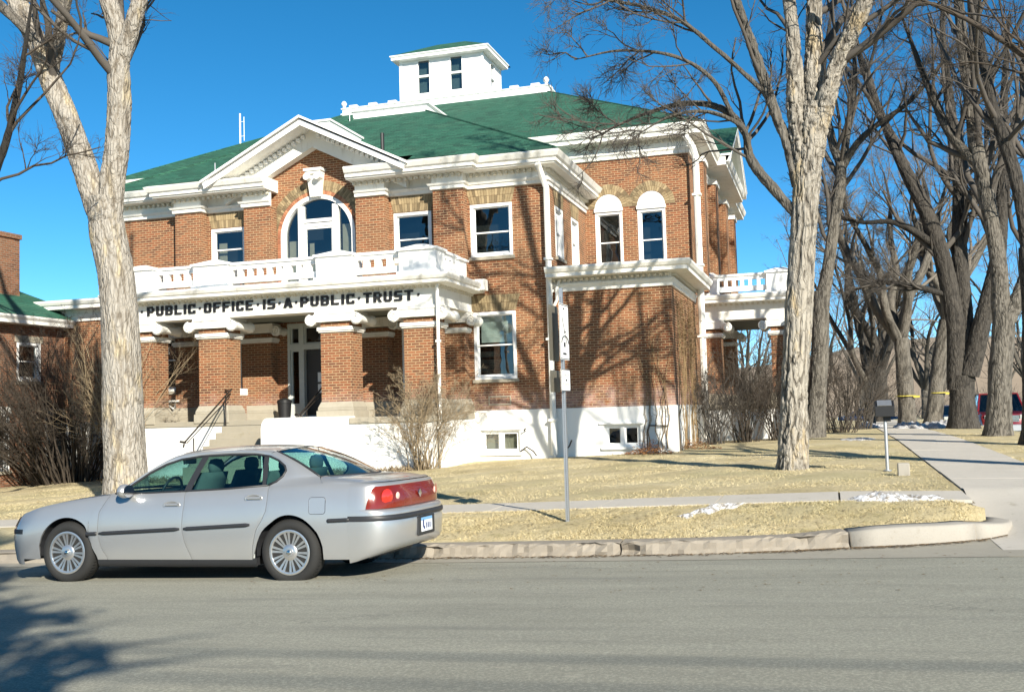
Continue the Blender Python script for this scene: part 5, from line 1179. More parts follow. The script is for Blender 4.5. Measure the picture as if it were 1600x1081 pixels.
shrub('climbing_shrub', 'scrubby vine bush covering the leftmost porch pillar', (-18.9, 24.9, lawn_z(-18.9, 25)), 4.3, .8, 45, twig_tan, 5, (8, 6), .016, .1, wid=(1, .6))
for i, (x, y, H, sp, n, mt, lb) in enumerate([(-3.35, 31.9, 2.6, 1.0, 56, twig_grey, 'grey leafless shrub in front of the side porch, nearest the white corner downspout'),
        (-2.5, 32.6, 2.9, 1.4, 74, twig_brown, 'tall brownish leafless shrub in the middle of the side porch front'), (-1.5, 33.0, 2.7, 1.2, 66, twig_brown, 'dark leafless shrub just left of the large pale tree trunk'),
        (.3, 38.0, 3.0, 1.8, 60, twig_brown, 'brown thicket shrub right of the leaning dark tree'), (1.0, 42, 3.2, 1.6, 60, twig_grey, 'grey rounded thicket shrub beside the far end of the footpath'), (-.6, 40.5, 3.3, 1.8, 60, twig_brown, 'brown thicket shrub beyond the side porch'), (-3.2, 44.5, 2.9, 2.4, 90, twig_brown, 'dense brown thicket shrub seen through the opening of the side porch')]):
    shrub('lilac_shrub', lb, (x, y, lawn_z(x, y)), H, sp, int(n*.7), mt, 50+i, (6, 5, 2.5), .014, .3)
# far scrub in one mass
scr = []
for i in range(150):
    x = rng.uniform(-30, 60); y = rng.uniform(60, 130); scr.append((x, y, rng.uniform(1.2, 3.2)))
rg = np.random.default_rng(9); n = 2100; c_ = np.array(scr); idx = rg.integers(0, len(c_), n); P = np.empty((n, 5, 3)); P[:, 0] = np.stack([c_[idx, 0]+rg.normal(0, 1.2, n), c_[idx, 1]+rg.normal(0, .8, n), np.full(n, .0)], 1)
d = np.stack([rg.normal(0, .4, n), rg.normal(0, .4, n), np.ones(n)], 1)
for k in range(1, 5): d = d+rg.normal(0, .2, (n, 3)); d[:, 2] = np.abs(d[:, 2]); P[:, k] = P[:, k-1]+d/np.linalg.norm(d, axis=1, keepdims=True)*(c_[idx, 2]/4)[:, None]
R = np.linspace(.035, .012, 5)[None, :]*np.ones((n, 1)); V1, F1 = tubes(P, R, 3); Q, R2 = spawn(P, R, rg, 4, .5, 40, minr=.012, npts=3); V2, F2 = tubes(Q, R2, 3)
o = link('far_scrub', fast_mesh('far_scrub', np.vstack([V1, V2]), np.vstack([F1, F2+len(V1)])), twig_pale); tag(o, 'low brown scrub in the distance behind the trees', 'scrub', kind='stuff')
# low hill on the horizon
hill_m = simple('dry_hill', (.30, .23, .16), 1, 0, .3, .08)
def hz(x, y):
    f = cl((y-130)/120, 0, 1); f = f*f*(3-2*f); return -1.0+f*(11+3*math.sin(x*.013+1)+2.0*math.sin(x*.041)+.8*math.sin(x*.11))*(1 if y < 320 else .3)
sheet('hill', hill_m, A(-500, 500, 120), A(125, 330, 24), hz)
# vines on the bay corner and their rust coloured leaves
def vines(name, label, paths, mat, seed, leafm=None):
    rg = np.random.default_rng(seed); t = thing(name, label, 'vine', paths[0][0]); b0 = np.array(paths[0][0]); P = np.stack([resample(p, 12) for p in paths]); P[:, 1:-1] += rg.normal(0, .03, P[:, 1:-1].shape)*np.array([1, .3, 1]); R = np.linspace(.013, .004, 12)[None, :]*rg.uniform(.4, 1.2, (len(P), 1))
    V, F = tubes(P, R, 5); link('stems', fast_mesh('stems', V-b0, F), mat, t)
    Q, R2 = spawn(P, R, rg, 16, .10, 50, t0=.1, npts=4, wob=.3, trop=.03, minr=.003); V, F = tubes(Q, R2, 3); link('twigs', fast_mesh('twigs', V-b0, F), mat, t)
    return t, Q
rg = np.random.default_rng(77); ps = []
for i in range(26):
    y = rg.uniform(28.3, 32.2); ps.append([(-3.88, y, .4), (-3.87, y+rg.normal(0, .15), 2.0), (-3.87, y+rg.normal(0, .25), 3.4), (-3.86, y+rg.normal(0, .35), rg.uniform(4.2, 4.85))])
for i in range(8):
    x = rg.uniform(-4.9, -4.0); ps.append([(x, 28.02, .5), (x+rg.normal(0, .1), 28.03, 1.9), (x+rg.normal(0, .3), 28.04, rg.uniform(2.6, 4.2))])
vt, Q = vines('climbing_vine', 'dead tan climbing vine covering the east side of the ground floor bay', ps, vine_m, 78)
n = 4200; i = rg.integers(0, len(Q), n); k = rg.integers(0, 4, n); pp = Q[i, k]+rg.normal(0, .08, (n, 3)); pp[:, 0] = np.maximum(pp[:, 0], -3.86)+0
m_ = (pp[:, 2] > 3.0) & (Q[i, 0, 0] > -3.92)
o = scatter_tris('vine_leaves', pp[m_]-np.array(vt.location), .06, .07, vine_m, flat=.5); o.parent = vt; o['kind'] = 'stuff'
for (x, y, n_, lb) in ((-4.55, 27.5, 900, 'rust brown heap of dead leaves and stems at the foot of the bay corner'), (-3.55, 28.9, 500, 'small rust brown leaf heap right of the bay corner')):
    P_ = np.stack([rng.normal(x, .33, n_), rng.normal(y, .25, n_), np.zeros(n_)], 1); P_[:, 2] = lawn_z(x, y)+np.abs(rng.normal(0, .16, n_))*np.exp(-((P_[:, 0]-x)/.45)**2)
    o = scatter_tris('leaf_heap', P_, .06, .07, leaf_rust, flat=.45); tag(o, lb, 'leaves')
g = pts_on(-19, -9.6, 24.3, 25.1, 2600, lambda x, y: lawn_z(x, y)); o = scatter_tris('dead_foliage', g, .04, .16, twig_tan, lean=.9); tag(o, 'dead tan plants along the foot of the porch wall', 'dead plants')
# ------------------------------------------------------------------ the silver car
t = NT('silver_car_paint'); c = t.coord()
fl = t.n('TexVoronoi', ins={'Vector': c, 'Scale': 900.0})
t.principled(t.mix(t.noise(c, 2, 3), (.43, .435, .435), (.48, .48, .475)), .30, .62, None, **{'Coat Weight': .7, 'Coat Roughness': .06}); paint = t.m
t = NT('tyre_rubber'); c = t.coord(); t.principled(t.mix(t.noise(c, 6, 4), (.010, .010, .010), (.020, .020, .019)), .85, 0, t.bump(t.noise(c, 60, 3), .3, .004)); tyre_m = t.m
rim_m = simple('alloy_rim', (.62, .61, .60), .30, .85, .05, 8)
chrome = simple('chrome', (.7, .7, .7), .12, 1, .02)
plastic_b = simple('black_plastic', (.022, .023, .026), .5)
seat_m = simple('shaded_seat_cloth', (.11, .13, .125), .9, 0, .15, 12)  # cloth colour darkened to deepen the shade in the cabin
dash_m = simple('dash_plastic', (.05, .06, .06), .7)
t = NT('red_tail_lens'); c = t.coord(); t.principled(t.mix(t.noise(c, 3, 3), (.12, .007, .003), (.19, .018, .006)), .18, 0, t.bump(t.n('TexWave', bands_direction='X', ins={'Vector': c, 'Scale': 30.0}).outputs[1], .15, .003), **{'Coat Weight': .35}); tail_m = t.m
tail_hi = simple('bright_red_lens', (.50, .025, .012), .15, 0, .1, 20, **{'Coat Weight': 1.0})
rev_m = simple('reverse_lens', (.75, .45, .38), .15)
def tab(x, T):
    return lerp_tab(x, T)
def stab(x, T):     # smooth interpolation
    xs = [p[0] for p in T]; 
    if x <= xs[0]: return T[0][1]
    if x >= xs[-1]: return T[-1][1]
    i = max(k for k in range(len(xs)) if xs[k] <= x); i = min(i, len(xs)-2)
    m = lambda k: (T[min(k+1, len(T)-1)][1]-T[max(k-1, 0)][1])/(T[min(k+1, len(T)-1)][0]-T[max(k-1, 0)][0])
    h = xs[i+1]-xs[i]; s = (x-xs[i])/h; return (2*s**3-3*s*s+1)*T[i][1]+(s**3-2*s*s+s)*h*m(i)+(-2*s**3+3*s*s)*T[i+1][1]+(s**3-s*s)*h*m(i+1)
ZT = [(-1.0, .66), (-.85, .71), (-.62, .785), (-.42, .84), (-.1, .895), (.3, .945), (.6, .972), (1.0, .978), (1.5, .99), (2.0, 1.005), (2.5, 1.03), (3.0, 1.045), (3.5, 1.035), (3.9, 1.015)]
zt = lambda x: stab(x, ZT)
PLAN = [(-1.0, .90), (-.6, .955), (-.2, .985), (.5, 1), (2.6, 1), (3.1, .99), (3.45, .975), (4, .95)]
SEC = [(0, .875), (.12, .902), (.35, .922), (.55, .925), (.75, .912), (.9, .885), (.97, .862), (1.0, .838)]
def Wd(x, z): return stab((z-.2)/(zt(x)-.2), SEC)*stab(x, PLAN)
FW, RW, AR_, CZ_ = 0.0, 2.775, .392, .338
def zb(x):
    for c in (FW, RW):
        if abs(x-c) < AR_: return CZ_+math.sqrt(AR_**2-(x-c)**2)
    return .265
car = bpy.data.objects.new('parked_car', None); C.objects.link(car); tag(car, 'silver four door sedan parked along the kerb, seen from behind its left side', 'car')
def cm(): return MB()
def panel_side(name, xL, xR, s, nu=30, nv=22, zlo=zb, zhi=zt, cols=None, mat=paint, openl=False, openr=False):
    rows = []; us = sorted(set(list(np.linspace(0, 1, nu))+(cols or [])))
    for u in us:
        xb = xL(.27)+(xR(.27)-xL(.27))*u; xt = xL(1.0)+(xR(1.0)-xL(1.0))*u; a, b = zlo(xb), zhi(xt); row = []
        xm = xL(a)+(xR(a)-xL(a))*u; a = zlo(xm); row.append((xm, s*(Wd(xm, a)-.025), a))
        for v in np.linspace(0, 1, nv):
            z = a+(b-a)*v; x = xL(z)+(xR(z)-xL(z))*u; e = .0
            if (u == 0.0 and not openl) or (u == 1.0 and not openr): e = .0025
            row.append((x, s*(Wd(x, min(z, zt(x)))-e), z))
        rows.append(row)
    for k in (0, -1):   # returned edges so that the shut lines read as gaps
        if (k == 0 and openl) or (k == -1 and openr): continue
        r = [(x, y-s*.03, z) for x, y, z in rows[k]]
        if k == 0: rows = [r]+rows
        else: rows = rows+[r]
    mb = cm(); mb.grid(rows); return mb.build(name, mat, car, True, autosmooth=35)
A_ = [(.2, .54), (.29, .53), (.39, .465), (.55, .42), (.78, .43), (.95, .53)]
Bx = [(.2, 1.62), (.29, 1.60), (.45, 1.53), (.6, 1.495), (.86, 1.515), (1.0, 1.50)]
Cx = [(.2, 2.335), (.29, 2.34), (.42, 2.355), (.58, 2.40), (.68, 2.47), (.78, 2.515), (.9, 2.525), (1.05, 2.52)]
gap = .006
arch_cols = lambda a, b, c: [((c+AR_*math.sin(t))-a)/(b-a) for t in np.linspace(-math.pi/2, math.pi/2, 25) if a < c+AR_*math.sin(t) < b]
for s in (-1, 1):
    panel_side('front_wing', lambda z: -.62, lambda z: tab(z, A_)-gap/2, s, 20, cols=arch_cols(-.62, .53, 0), openl=True)
    d = panel_side('door', lambda z: tab(z, A_)+gap/2, lambda z: tab(z, Bx)-gap/2, s)
    d2 = panel_side('door', lambda z: tab(z, Bx)+gap/2, lambda z: tab(z, Cx)-gap/2, s)
    panel_side('rear_wing', lambda z: tab(z, Cx)+gap/2, lambda z: 3.45, s, 20, cols=arch_cols(2.34, 3.45, RW), openr=True)
    # shut-line backing, sill, moulding, handles
    for T_, xx in ((A_, .5), (Bx, 1.55), (Cx, 2.45)):
        m = cm(); m.grid([[(tab(z, T_)-.02, s*(Wd(tab(z, T_), z)-.018), z) for z in np.linspace(.28, .96, 12)], [(tab(z, T_)+.02, s*(Wd(tab(z, T_), z)-.018), z) for z in np.linspace(.28, .96, 12)]]); m.build('shut_line', MATS['silver_car_paint'] if s > 0 else trim_shade, car)  # near-side backing is pale for the light caught in the door gaps
    m = cm(); m.grid([[(x, s*.893, .272), (x, s*.885, .235), (x, s*.865, .185), (x, s*.60, .165)] for x in np.linspace(.40, 2.38, 8)]); m.build('sill_trim', plastic_b, car, True)
    def mould(x0, x1, z0, z1, nm='side_moulding', par=car):
        m = cm(); rows = []; h = .020
        for f in np.linspace(0, 1, 18):
            x = x0+(x1-x0)*f; z = z0+(z1-z0)*f; w_ = Wd(x, z); k = .5 if f in (0, 1) else 1
            rows.append([(x, s*(w_-.01), z-h*k), (x, s*(w_+.012*k), z-h*k), (x, s*(w_+.017*k), z), (x, s*(w_+.012*k), z+h*k), (x, s*(w_-.01), z+h*k)])
        m.grid(rows); m.build(nm, plastic_b, par, True)
    mould(.27, .415, .548, .553); mould(.44, 1.475, .553, .594); mould(1.52, 2.33, .596, .632); mould(3.22, 3.47, .664, .672)
    for x0, x1, z0 in ((1.26, 1.46, .85), (2.26, 2.46, .905)):
        m = cm(); n = 18; cx = (x0+x1)/2
        ring = [[(cx+(x1-x0)*.56*r*math.cos(a), s*(Wd(cx, z0)+dy), z0+.048*r*math.sin(a)*1.0) for a in np.linspace(0, 2*math.pi, n)] for r, dy in ((1.0, .001), (.97, .006), (.80, .003), (.7, -.004), (.01, -.006))]
        m.grid(ring); m.build('handle_cup', paint, car, True)
        m = cm(); m.grid([[(x, s*(Wd(cx, z0)+o), z) for o, z in ((.004, z0-.012), (.020, z0-.008), (.024, z0+.008), (.016, z0+.018), (.002, z0+.020))] for x in np.linspace(x0+.03, x1-.01, 6)]); m.build('door_handle', paint, car, True)
# fuel flap
m = cm(); fx0, fx1, fz0, fz1 = 3.015, 3.20, .735, .905; pts = []
for (cx, cz, a0) in ((fx1-.03, fz1-.03, 0), (fx0+.03, fz1-.03, 90), (fx0+.03, fz0+.03, 180), (fx1-.03, fz0+.03, 270)):
    for k in range(5): a = math.radians(a0+k*22.5); pts.append((cx+.03*math.cos(a), cz+.03*math.sin(a)))
m.tube([(x, -(Wd(x, z)+.0005), z) for x, z in pts+pts[:1]], .0035, 5, caps=False); fl_ = m.build('fuel_flap', plastic_b, car)
m = cm(); m.add([(x, -(Wd(x, z)+.003), z) for x, z in pts], [tuple(range(len(pts)))]); m.build('flap_skin', paint, car, fixn=False)
# ends: superellipse plan
NS = 2/3.5
def rear_pt(th, z, xe, x0=3.45):
    s_, c_ = abs(math.sin(th))**NS, abs(math.cos(th))**NS; w_ = Wd(x0, min(z, zt(x0))); return (x0+(xe-x0)*s_, w_*c_, z)
def front_pt(th, z, xe, x0=-.62, zw=None):
    s_, c_ = abs(math.sin(th))**(2/2.35), abs(math.cos(th))**(2/2.35); w_ = Wd(x0, min(zw or z, zt(x0))); return (x0+(xe-x0)*s_, w_*c_, z)
TH = list(np.linspace(0, math.pi/2, 26))
def cap(fn, prof, name, mat, ztop=None, t0=0.0, par=car, off=0.0):
    rows = []
    for (z, xe) in prof:
        half = []
        for th in [t0+(math.pi/2-t0)*k/25 for k in range(26)]:
            p = fn(th, z, xe)
            if name == 'rear_bumper' and z < .5: p = (p[0], p[1], p[2]+(.5-z)/.275*.115*math.sin(th)**.7)
            half.append(p)
        rows.append([(x, -y, z_) for x, y, z_ in half]+[(x, y, z_) for x, y, z_ in half[::-1][1:]])
    mb = cm(); mb.grid(rows); return mb.build(name, mat, par, True)
bump_r = cap(rear_pt, [(.225, 3.80), (.235, 3.88), (.27, 3.90), (.285, 3.925), (.36, 3.945), (.50, 3.955), (.62, 3.96), (.655, 3.95)], 'rear_bumper', paint)
cap(rear_pt, [(.648, 3.95), (.652, 3.968), (.675, 3.973), (.70, 3.968), (.706, 3.95)], 'bumper_strip', plastic_b)
cap(rear_pt, [(.705, 3.95), (.73, 3.95), (.755, 3.937), (.765, 3.90), (.768, 3.88)], 'rear_lip', paint)
cap(rear_pt, [(.768, 3.862), (.80, 3.868), (.88, 3.86), (.95, 3.848), (1.0, 3.83)], 'rear_panel', paint)
cap(rear_pt, [(1.0, 3.835), (1.012, 3.84), (1.028, 3.83), (1.036, 3.80)], 'boot_edge', paint)
# full width tail lamp band
rows = []
for k, z in enumerate(np.linspace(.772, 1.0, 9)):
    f = (z-.772)/.228; t0 = .25+.20*f**1.6+ (.10*(f-.85)/.15 if f > .85 else 0); xe = 3.885-.05*f*f+.004*math.sin(f*math.pi); half = [rear_pt(t0+(math.pi/2-t0)*j/25, z, xe) for j in range(26)]
    half = [(x+.004, y+.008*math.cos(j/25*math.pi/2), z_) for j, (x, y, z_) in enumerate(half)]
    rows.append([(x, -y, z_) for x, y, z_ in half]+[(x, y, z_) for x, y, z_ in half[::-1][1:]])
m = cm(); m.grid(rows); tl = m.build('tail_lamp', tail_m, car, True)
m = cm()   # edges closing the lamp to the panel
for k in (0, -1): m.grid([rows[k], [(x-.03, y*.98, z) for x, y, z in rows[k]]])
m.grid([[r[0] for r in rows], [(r[0][0]-.01, r[0][1]+.03, r[0][2]) for r in rows]]); m.build('lamp_edge', tail_m, tl, True)
def disc_on_rear(th, z, rad, name, mat, par, s=-1, xe=3.88):
    p = rear_pt(th, z, xe); a = rear_pt(th+.05, z, xe); tx, ty = a[0]-p[0], a[1]-p[1]; L = math.hypot(tx, ty); tx, ty = tx/L, ty/L; nx, ny = -ty, tx
    if nx*1+ny*.5 < 0: nx, ny = -nx, -ny
    n = 18; vs = []
    for rr, o in ((1, .012), (.8, .020), (.01, .024)):
        for k in range(n): q = 2*math.pi*k/n; c_ = rad*rr*math.cos(q); vs.append((p[0]+tx*c_+nx*o, s*(p[1]+ty*c_+ny*o), z+rad*rr*math.sin(q)))
    fs = [(i*n+k, i*n+(k+1) % n, (i+1)*n+(k+1) % n, (i+1)*n+k) for i in range(2) for k in range(n)]; m = cm(); m.add(vs, fs); m.build(name, mat, par, True)
for s in (-1, 1):
    disc_on_rear(.84, .885, .085, 'brake_lens', tail_hi, tl, s, 3.868); disc_on_rear(1.14, .89, .038, 'reverse_lens', rev_m, tl, s, 3.872)
# number plate, badges
m = cm(); m.box(3.95, 3.966, -.25, .25, .44, .645); pr = m.build('plate_recess', plastic_b, car, bevel=.01)
t = NT('number_plate_print'); c = t.coord(); sp = t.n('SeparateXYZ', ins={0: c})
cc = t.mix(t.smooth(sp.outputs[2], .585, .60), (.78, .80, .82), (.16, .36, .62)); t.principled(cc, .4); plate_m = t.m
m = cm(); m.box(3.967, 3.972, -.155, .155, .475, .625); m.build('number_plate', plate_m, car)
blue_m = simple('navy_print', (.03, .05, .16), .5)
m = cm()
for a, b, c_, d in ((-.125, -.085, .52, .60), (-.105, -.06, .50, .53), (.02, .05, .505, .565), (-.03, .0, .505, .565), (.07, .10, .505, .565), (.12, .13, .505, .565)): m.box(3.9722, 3.9732, a, b, c_, d)
m.build('plate_characters', blue_m, car)
m = cm(); m.lathe((3.893, 0, .885), [(.048, 0), (.048, .008), (.01, .010)], 4, 'x'); m.build('emblem', chrome, car)
m = cm(); m.box(3.70, 3.77, -.55, -.35, 1.0445, 1.049); m.build('badge', chrome, car)
# deck with raised lip, red high lamp oval
rows = []
for f in np.linspace(0, 1, 16):
    row = []
    for tt in np.linspace(-1, 1, 41):
        at = abs(tt); sg = -1 if tt < 0 else 1
        if at < .86: yy = .73*at/.86; st = (3.34-.28*(yy/.73)**2, yy, 1.112)
        else: q = (at-.86)/.14; st = (3.06+.09*q, .73+(Wd(3.15, zt(3.15))-.73)*q, 1.112+(zt(3.15)-1.112)*(q**.7))
        th = (1-at)*math.pi/2; ep = rear_pt(th**1.0, 1.036, 3.80)
        if f < 1e-9: p = st
        x = st[0]+(ep[0]-st[0])*f; y = st[1]+(ep[1]-st[1])*f; z = st[2]+(ep[2]-st[2])*(f**.9)
        if at > .93: y = max(y, min(Wd(min(x, 3.45), zt(min(x, 3.45))), y+.02)) if x < 3.45 else y
        z += .030*(1-at**2)*math.sin(math.pi*min(1, f*.93)) + .012*math.exp(-((f-.93)/.05)**2)*(1-at**4)
        if at > .999: z = max(min(z, 1.05), 1.036)
        row.append((x, sg*y, z))
    rows.append(row)
m = cm(); m.grid(rows); m.build('boot_lid', paint, car, True)
m = cm(); m.lathe((3.76, -.0, 1.0), [(.10, .0), (.10, .061), (.09, .066), (.01, .067)], 20, 'z'); hl = m.build('high_brake_lamp', tail_hi, car, True); hl.scale = (.28, 1.0, 1.0); hl.location = (3.76*(1-.28)-.02, 0, 0)
# hood
rows = []
for f in np.linspace(0, 1, 22):
    row = []
    for tt in np.linspace(-1, 1, 31):
        at = abs(tt); sg = -1 if tt < 0 else 1; st = (.60-.40*(1-at**2), .838*at, 0)
        th = (1-at)*math.pi/2; ep = front_pt(th, .66, -.86, zw=.785)
        x = st[0]+(ep[0]-st[0])*f; y = st[1]+(ep[1]-st[1])*f
        if at > .9999: y = Wd(x, zt(x))
        zc = zt(max(x, -.95)) if at > .9999 else zt(max(-.95, x))+.038*(1-at**2)*(1-f**3)
        row.append((x, sg*y, zc))
    rows.append(row)
m = cm(); m.grid(rows); m.build('bonnet', paint, car, True)
def nose_top(th): x = front_pt(th, .66, -.86)[0]; return zt(max(x, -.95))
rows = []
for v in np.linspace(0, 1, 8):
    half = []
    for th in TH: z0 = .60; z = z0+(nose_top(th)-z0)*v; xe = -.965+.105*v; p = front_pt(th, z, xe, zw=z0+(.785-z0)*v if v else .6); half.append((p[0], p[1], z))
    rows.append([(x, -y, z) for x, y, z in half]+[(x, y, z) for x, y, z in half[::-1][1:]])
m = cm(); m.grid(rows); m.build('nose_panel', paint, car, True)
cap(front_pt, [(.20, -.91), (.25, -.955), (.40, -.985), (.53, -.99), (.545, -.98)], 'front_bumper', paint)
cap(front_pt, [(.545, -.98), (.55, -.995), (.575, -1.0), (.598, -.99), (.60, -.965)], 'front_bumper_strip', plastic_b)
lamp_m = simple('headlamp_glass', (.35, .42, .42), .1, .3)
for s in (-1, 1):
    m = cm(); rows = []
    for v in np.linspace(.1, .92, 6):
        r = []
        for th in np.linspace(.30, 1.05, 10): z0 = .61; z = z0+(nose_top(th)-z0)*v; p = front_pt(th, z, -.965+.105*v, zw=z0+(.785-z0)*v); r.append((p[0]-.008, s*(p[1]+.006), z))
        rows.append(r)
    m.grid(rows); m.build('headlamp', lamp_m, car, True)
# roof, screens, pillars
YR = .60
ZR = [(1.1, 1.36), (1.3, 1.388), (1.55, 1.405), (1.9, 1.415), (2.2, 1.410), (2.48, 1.392), (2.7, 1.36)]
zr = lambda x: stab(x, ZR)
def roof_z(x, y): return zr(x)+.052*(1-(y/YR)**2)
fr_x = lambda y: 1.30-.13*(1-(y/YR)**2); re_x = lambda y: 2.48+.10*(1-(y/YR)**2)
rows = [[(fr_x(y)+(re_x(y)-fr_x(y))*f, y, roof_z(fr_x(y)+(re_x(y)-fr_x(y))*f, y)) for y in np.linspace(-YR, YR, 21)] for f in np.linspace(0, 1, 24)]
m = cm(); m.grid(rows); m.build('roof', paint, car, True)
ys = np.linspace(-1, 1, 17)
def screen(lo, hi, name, mat, bulge, inset=(0, 1)):
    rows = []
    for v in np.linspace(inset[0], inset[1], 12): rows.append([tuple(lo(t_)[i]*(1-v)+hi(t_)[i]*v+((bulge*math.sin(math.pi*v)*(1-.3*t_*t_)) if i == 2 else 0) for i in range(3)) for t_ in ys])
    m = cm(); m.grid(rows); return m.build(name, mat, car, True)
ws_lo = lambda t_: (.62-.42*(1-t_*t_), .80*t_, .975+.022*(1-t_*t_)); ws_hi = lambda t_: (fr_x(YR*t_), YR*t_*.985, roof_z(fr_x(YR*t_), YR*t_)-.004)
rs_hi = lambda t_: (re_x(YR*t_), YR*t_*.985, roof_z(re_x(YR*t_), YR*t_)-.004); rs_lo = lambda t_: (3.345-.28*t_*t_, .725*t_, 1.108)
screen(ws_lo, ws_hi, 'windscreen', car_glass, .03); screen(rs_lo, rs_hi, 'rear_window', car_glass, .035)
for s in (-1, 1):
    # black ceramic border of the rear window
    e = [tuple(rs_lo(s*1.0)[i]*(1-v)+rs_hi(s*1.0)[i]*v+((.035*math.sin(math.pi*v)*.7+.002) if i == 2 else 0) for i in range(3)) for v in np.linspace(0, 1, 12)]
    m = cm(); m.tube(e, .012, 5); m.build('window_seal', plastic_b, car, True)
m = cm(); m.tube([(x, y, z+.004) for x, y, z in [rs_lo(k) for k in np.linspace(-1, 1, 17)]], .012, 5); m.build('window_seal', plastic_b, car, True)
m = cm(); m.tube([(x, y, z+.002) for x, y, z in [ws_lo(k) for k in np.linspace(-1, 1, 17)]], .014, 5); m.build('wiper_cowl', plastic_b, car, True)
m = cm(); m.tube([(2.62, .1, 1.41), (2.66, .13, 1.50)], .003, 4); m.build('antenna_wire', plastic_b, car)
def ysd(z, x=1.5):
    b = zt(x)-.002; f = cl((z-b)/max(.05, (1.40-b)), 0, 1.05); return .838-.232*f**1.12
top_out = [(.645, .972), (.80, 1.085), (.97, 1.20), (1.15, 1.29), (1.33, 1.343), (1.58, 1.370), (1.95, 1.378), (2.25, 1.372), (2.42, 1.350)]
rail_o = [(.60, .805, .985), (.80, .755, 1.115), (.98, .70, 1.235), (1.15, .645, 1.335), (1.31, .602, 1.391), (1.60, .60, 1.408), (1.95, .60, 1.415), (2.25, .60, 1.408), (2.48, .60, 1.392)]
q_out = [(2.42, 1.350), (2.55, 1.295), (2.645, 1.235), (2.675, 1.185), (2.655, 1.13), (2.59, 1.075), (2.51, 1.043)]
c_edge = [(2.48, .60, 1.392), (2.62, .628, 1.335), (2.78, .660, 1.262), (2.92, .690, 1.19), (3.02, .715, 1.137), (3.07, .735, 1.108), (3.16, Wd(3.16, zt(3.16)), zt(3.16))]
for s in (-1, 1):
    to = resample([(x, ysd(z, x), z) for x, z in top_out], 40); ro = resample(rail_o, 40)
    rows = []
    for v in np.linspace(0, 1, 7):
        r = []
        for a, b in zip(to, ro): p = a*(1-v)+b*v; bl = .012*math.sin(math.pi*v); r.append((p[0], s*(p[1]+bl), p[2]+bl))
        rows.append(r)
    m = cm(); m.grid(rows); m.build('roof_rail', paint, car, True)
    qo = resample([(x, ysd(z, x), z) for x, z in q_out], 26); ce = resample(c_edge, 26); rows = []
    for i in range(26):
        a, b = qo[i], ce[i]; r = []
        for v in np.linspace(0, 1, 12):
            p = a*(1-v)+b*v; f = i/25; bl = .018*math.sin(math.pi*v)*(1-f**3)
            if f > .75:   # lower rows follow the shoulder of the wing
                g_ = (f-.75)/.25; x = p[0]; q = np.array([x, Wd(x, zt(x)), zt(x)]); p = p*(1-g_*g_)+q*(g_*g_)
            r.append((p[0], s*(p[1]+bl), p[2]+bl*.3))
        rows.append(r)
    m = cm(); m.grid(rows); m.build('rear_pillar', paint, car, True)
    def gl(name, pts, mat=car_glass, o=-.006):
        m = cm(); m.add([(x, s*(ysd(z, x)+o), z) for x, z in pts], [tuple(range(len(pts)))]); return m.build(name, mat, car, fixn=False)
    bz = lambda x: zt(x)+.004
    gl('side_window', [(.66, bz(.66))]+[(x, bz(x)) for x in (1.0, 1.3, 1.485)]+[(1.60, 1.366), (1.33, 1.338), (1.15, 1.285), (.97, 1.195), (.80, 1.08)])
    gl('side_window', [(x, bz(x)) for x in (1.55, 1.8, 2.1, 2.43)]+[(2.37, 1.358), (2.25, 1.368), (1.95, 1.374), (1.66, 1.368)])
    gl('side_window', [(2.475, bz(2.475))]+[(x, z) for x, z in q_out[::-1]][1:]+[(2.40, 1.352)])
    # black frames
    def fr(pts, r_=.011, nm='window_frame'):
        m = cm(); m.tube([(x, s*(ysd(z, x)+.002), z) for x, z in pts], r_, 5); m.build(nm, plastic_b, car, True)
    fr([(.63, bz(.66)), (1.0, bz(1.0)), (1.5, bz(1.5)), (2.0, bz(2.0)), (2.5, bz(2.5)+.004)], .012); fr([(x, z-.006) for x, z in top_out]+q_out[1:], .013)
    for (xb_, zb_, xt_, zt_, w_) in ((1.518, bz(1.5), 1.628, 1.368, .042), (2.452, bz(2.45), 2.385, 1.355, .030)):
        m = cm(); m.grid([[(xb_+(xt_-xb_)*v+d, s*(ysd(zb_+(zt_-zb_)*v, 1.5)+.004), zb_+(zt_-zb_)*v) for d in (-w_, w_)] for v in np.linspace(0, 1, 6)]); m.build('door_pillar', plastic_b, car, fixn=False)
    # mirror
    m = cm(); rows = []
    for i, f in enumerate(np.linspace(0, 1, 8)):
        r = (.5+.5*math.sin(math.pi*min(1, f*.75+.1)))*(1 if f < 1 else .98); cx, cy, cz = .745+.11*f, s*.955, 1.01
        rows.append([(cx, cy+s*.105*r*math.cos(a)*(1 if f else .3), cz+.062*r*math.sin(a)*(1 if f else .3)) for a in np.linspace(0, 2*math.pi, 17)])
    m.grid(rows); m.tube([(.80, s*.83, .975), (.80, s*.90, .985)], .025, 8); mi = m.build('wing_mirror', paint if s < 0 else plastic_b, car, True); mi.scale = (1, 1, 1.25); mi.location = (0, 0, -.25)
    m = cm(); m.lathe((.857, s*.955, 1.01), [(.001, 0), (.092, 0), (.092, .002), (.001, .002)], 20, 'x'); o = m.build('mirror_glass', chrome, mi); o.scale = (1, 1, .58); o.location = (0, 0, 1.01*(1-.58))
m = cm(); m.tube([(2.90, -Wd(2.9, 1.04)-.002, 1.0), (2.93, -Wd(2.9, 1.04)-.002, 1.018), (2.96, -Wd(2.9, 1.04)-.002, 1.0), (2.93, -Wd(2.9, 1.04)-.002, .995), (2.98, -Wd(2.9, 1.04)-.002, 1.012)], .0035, 4); m.build('badge', plastic_b, car)
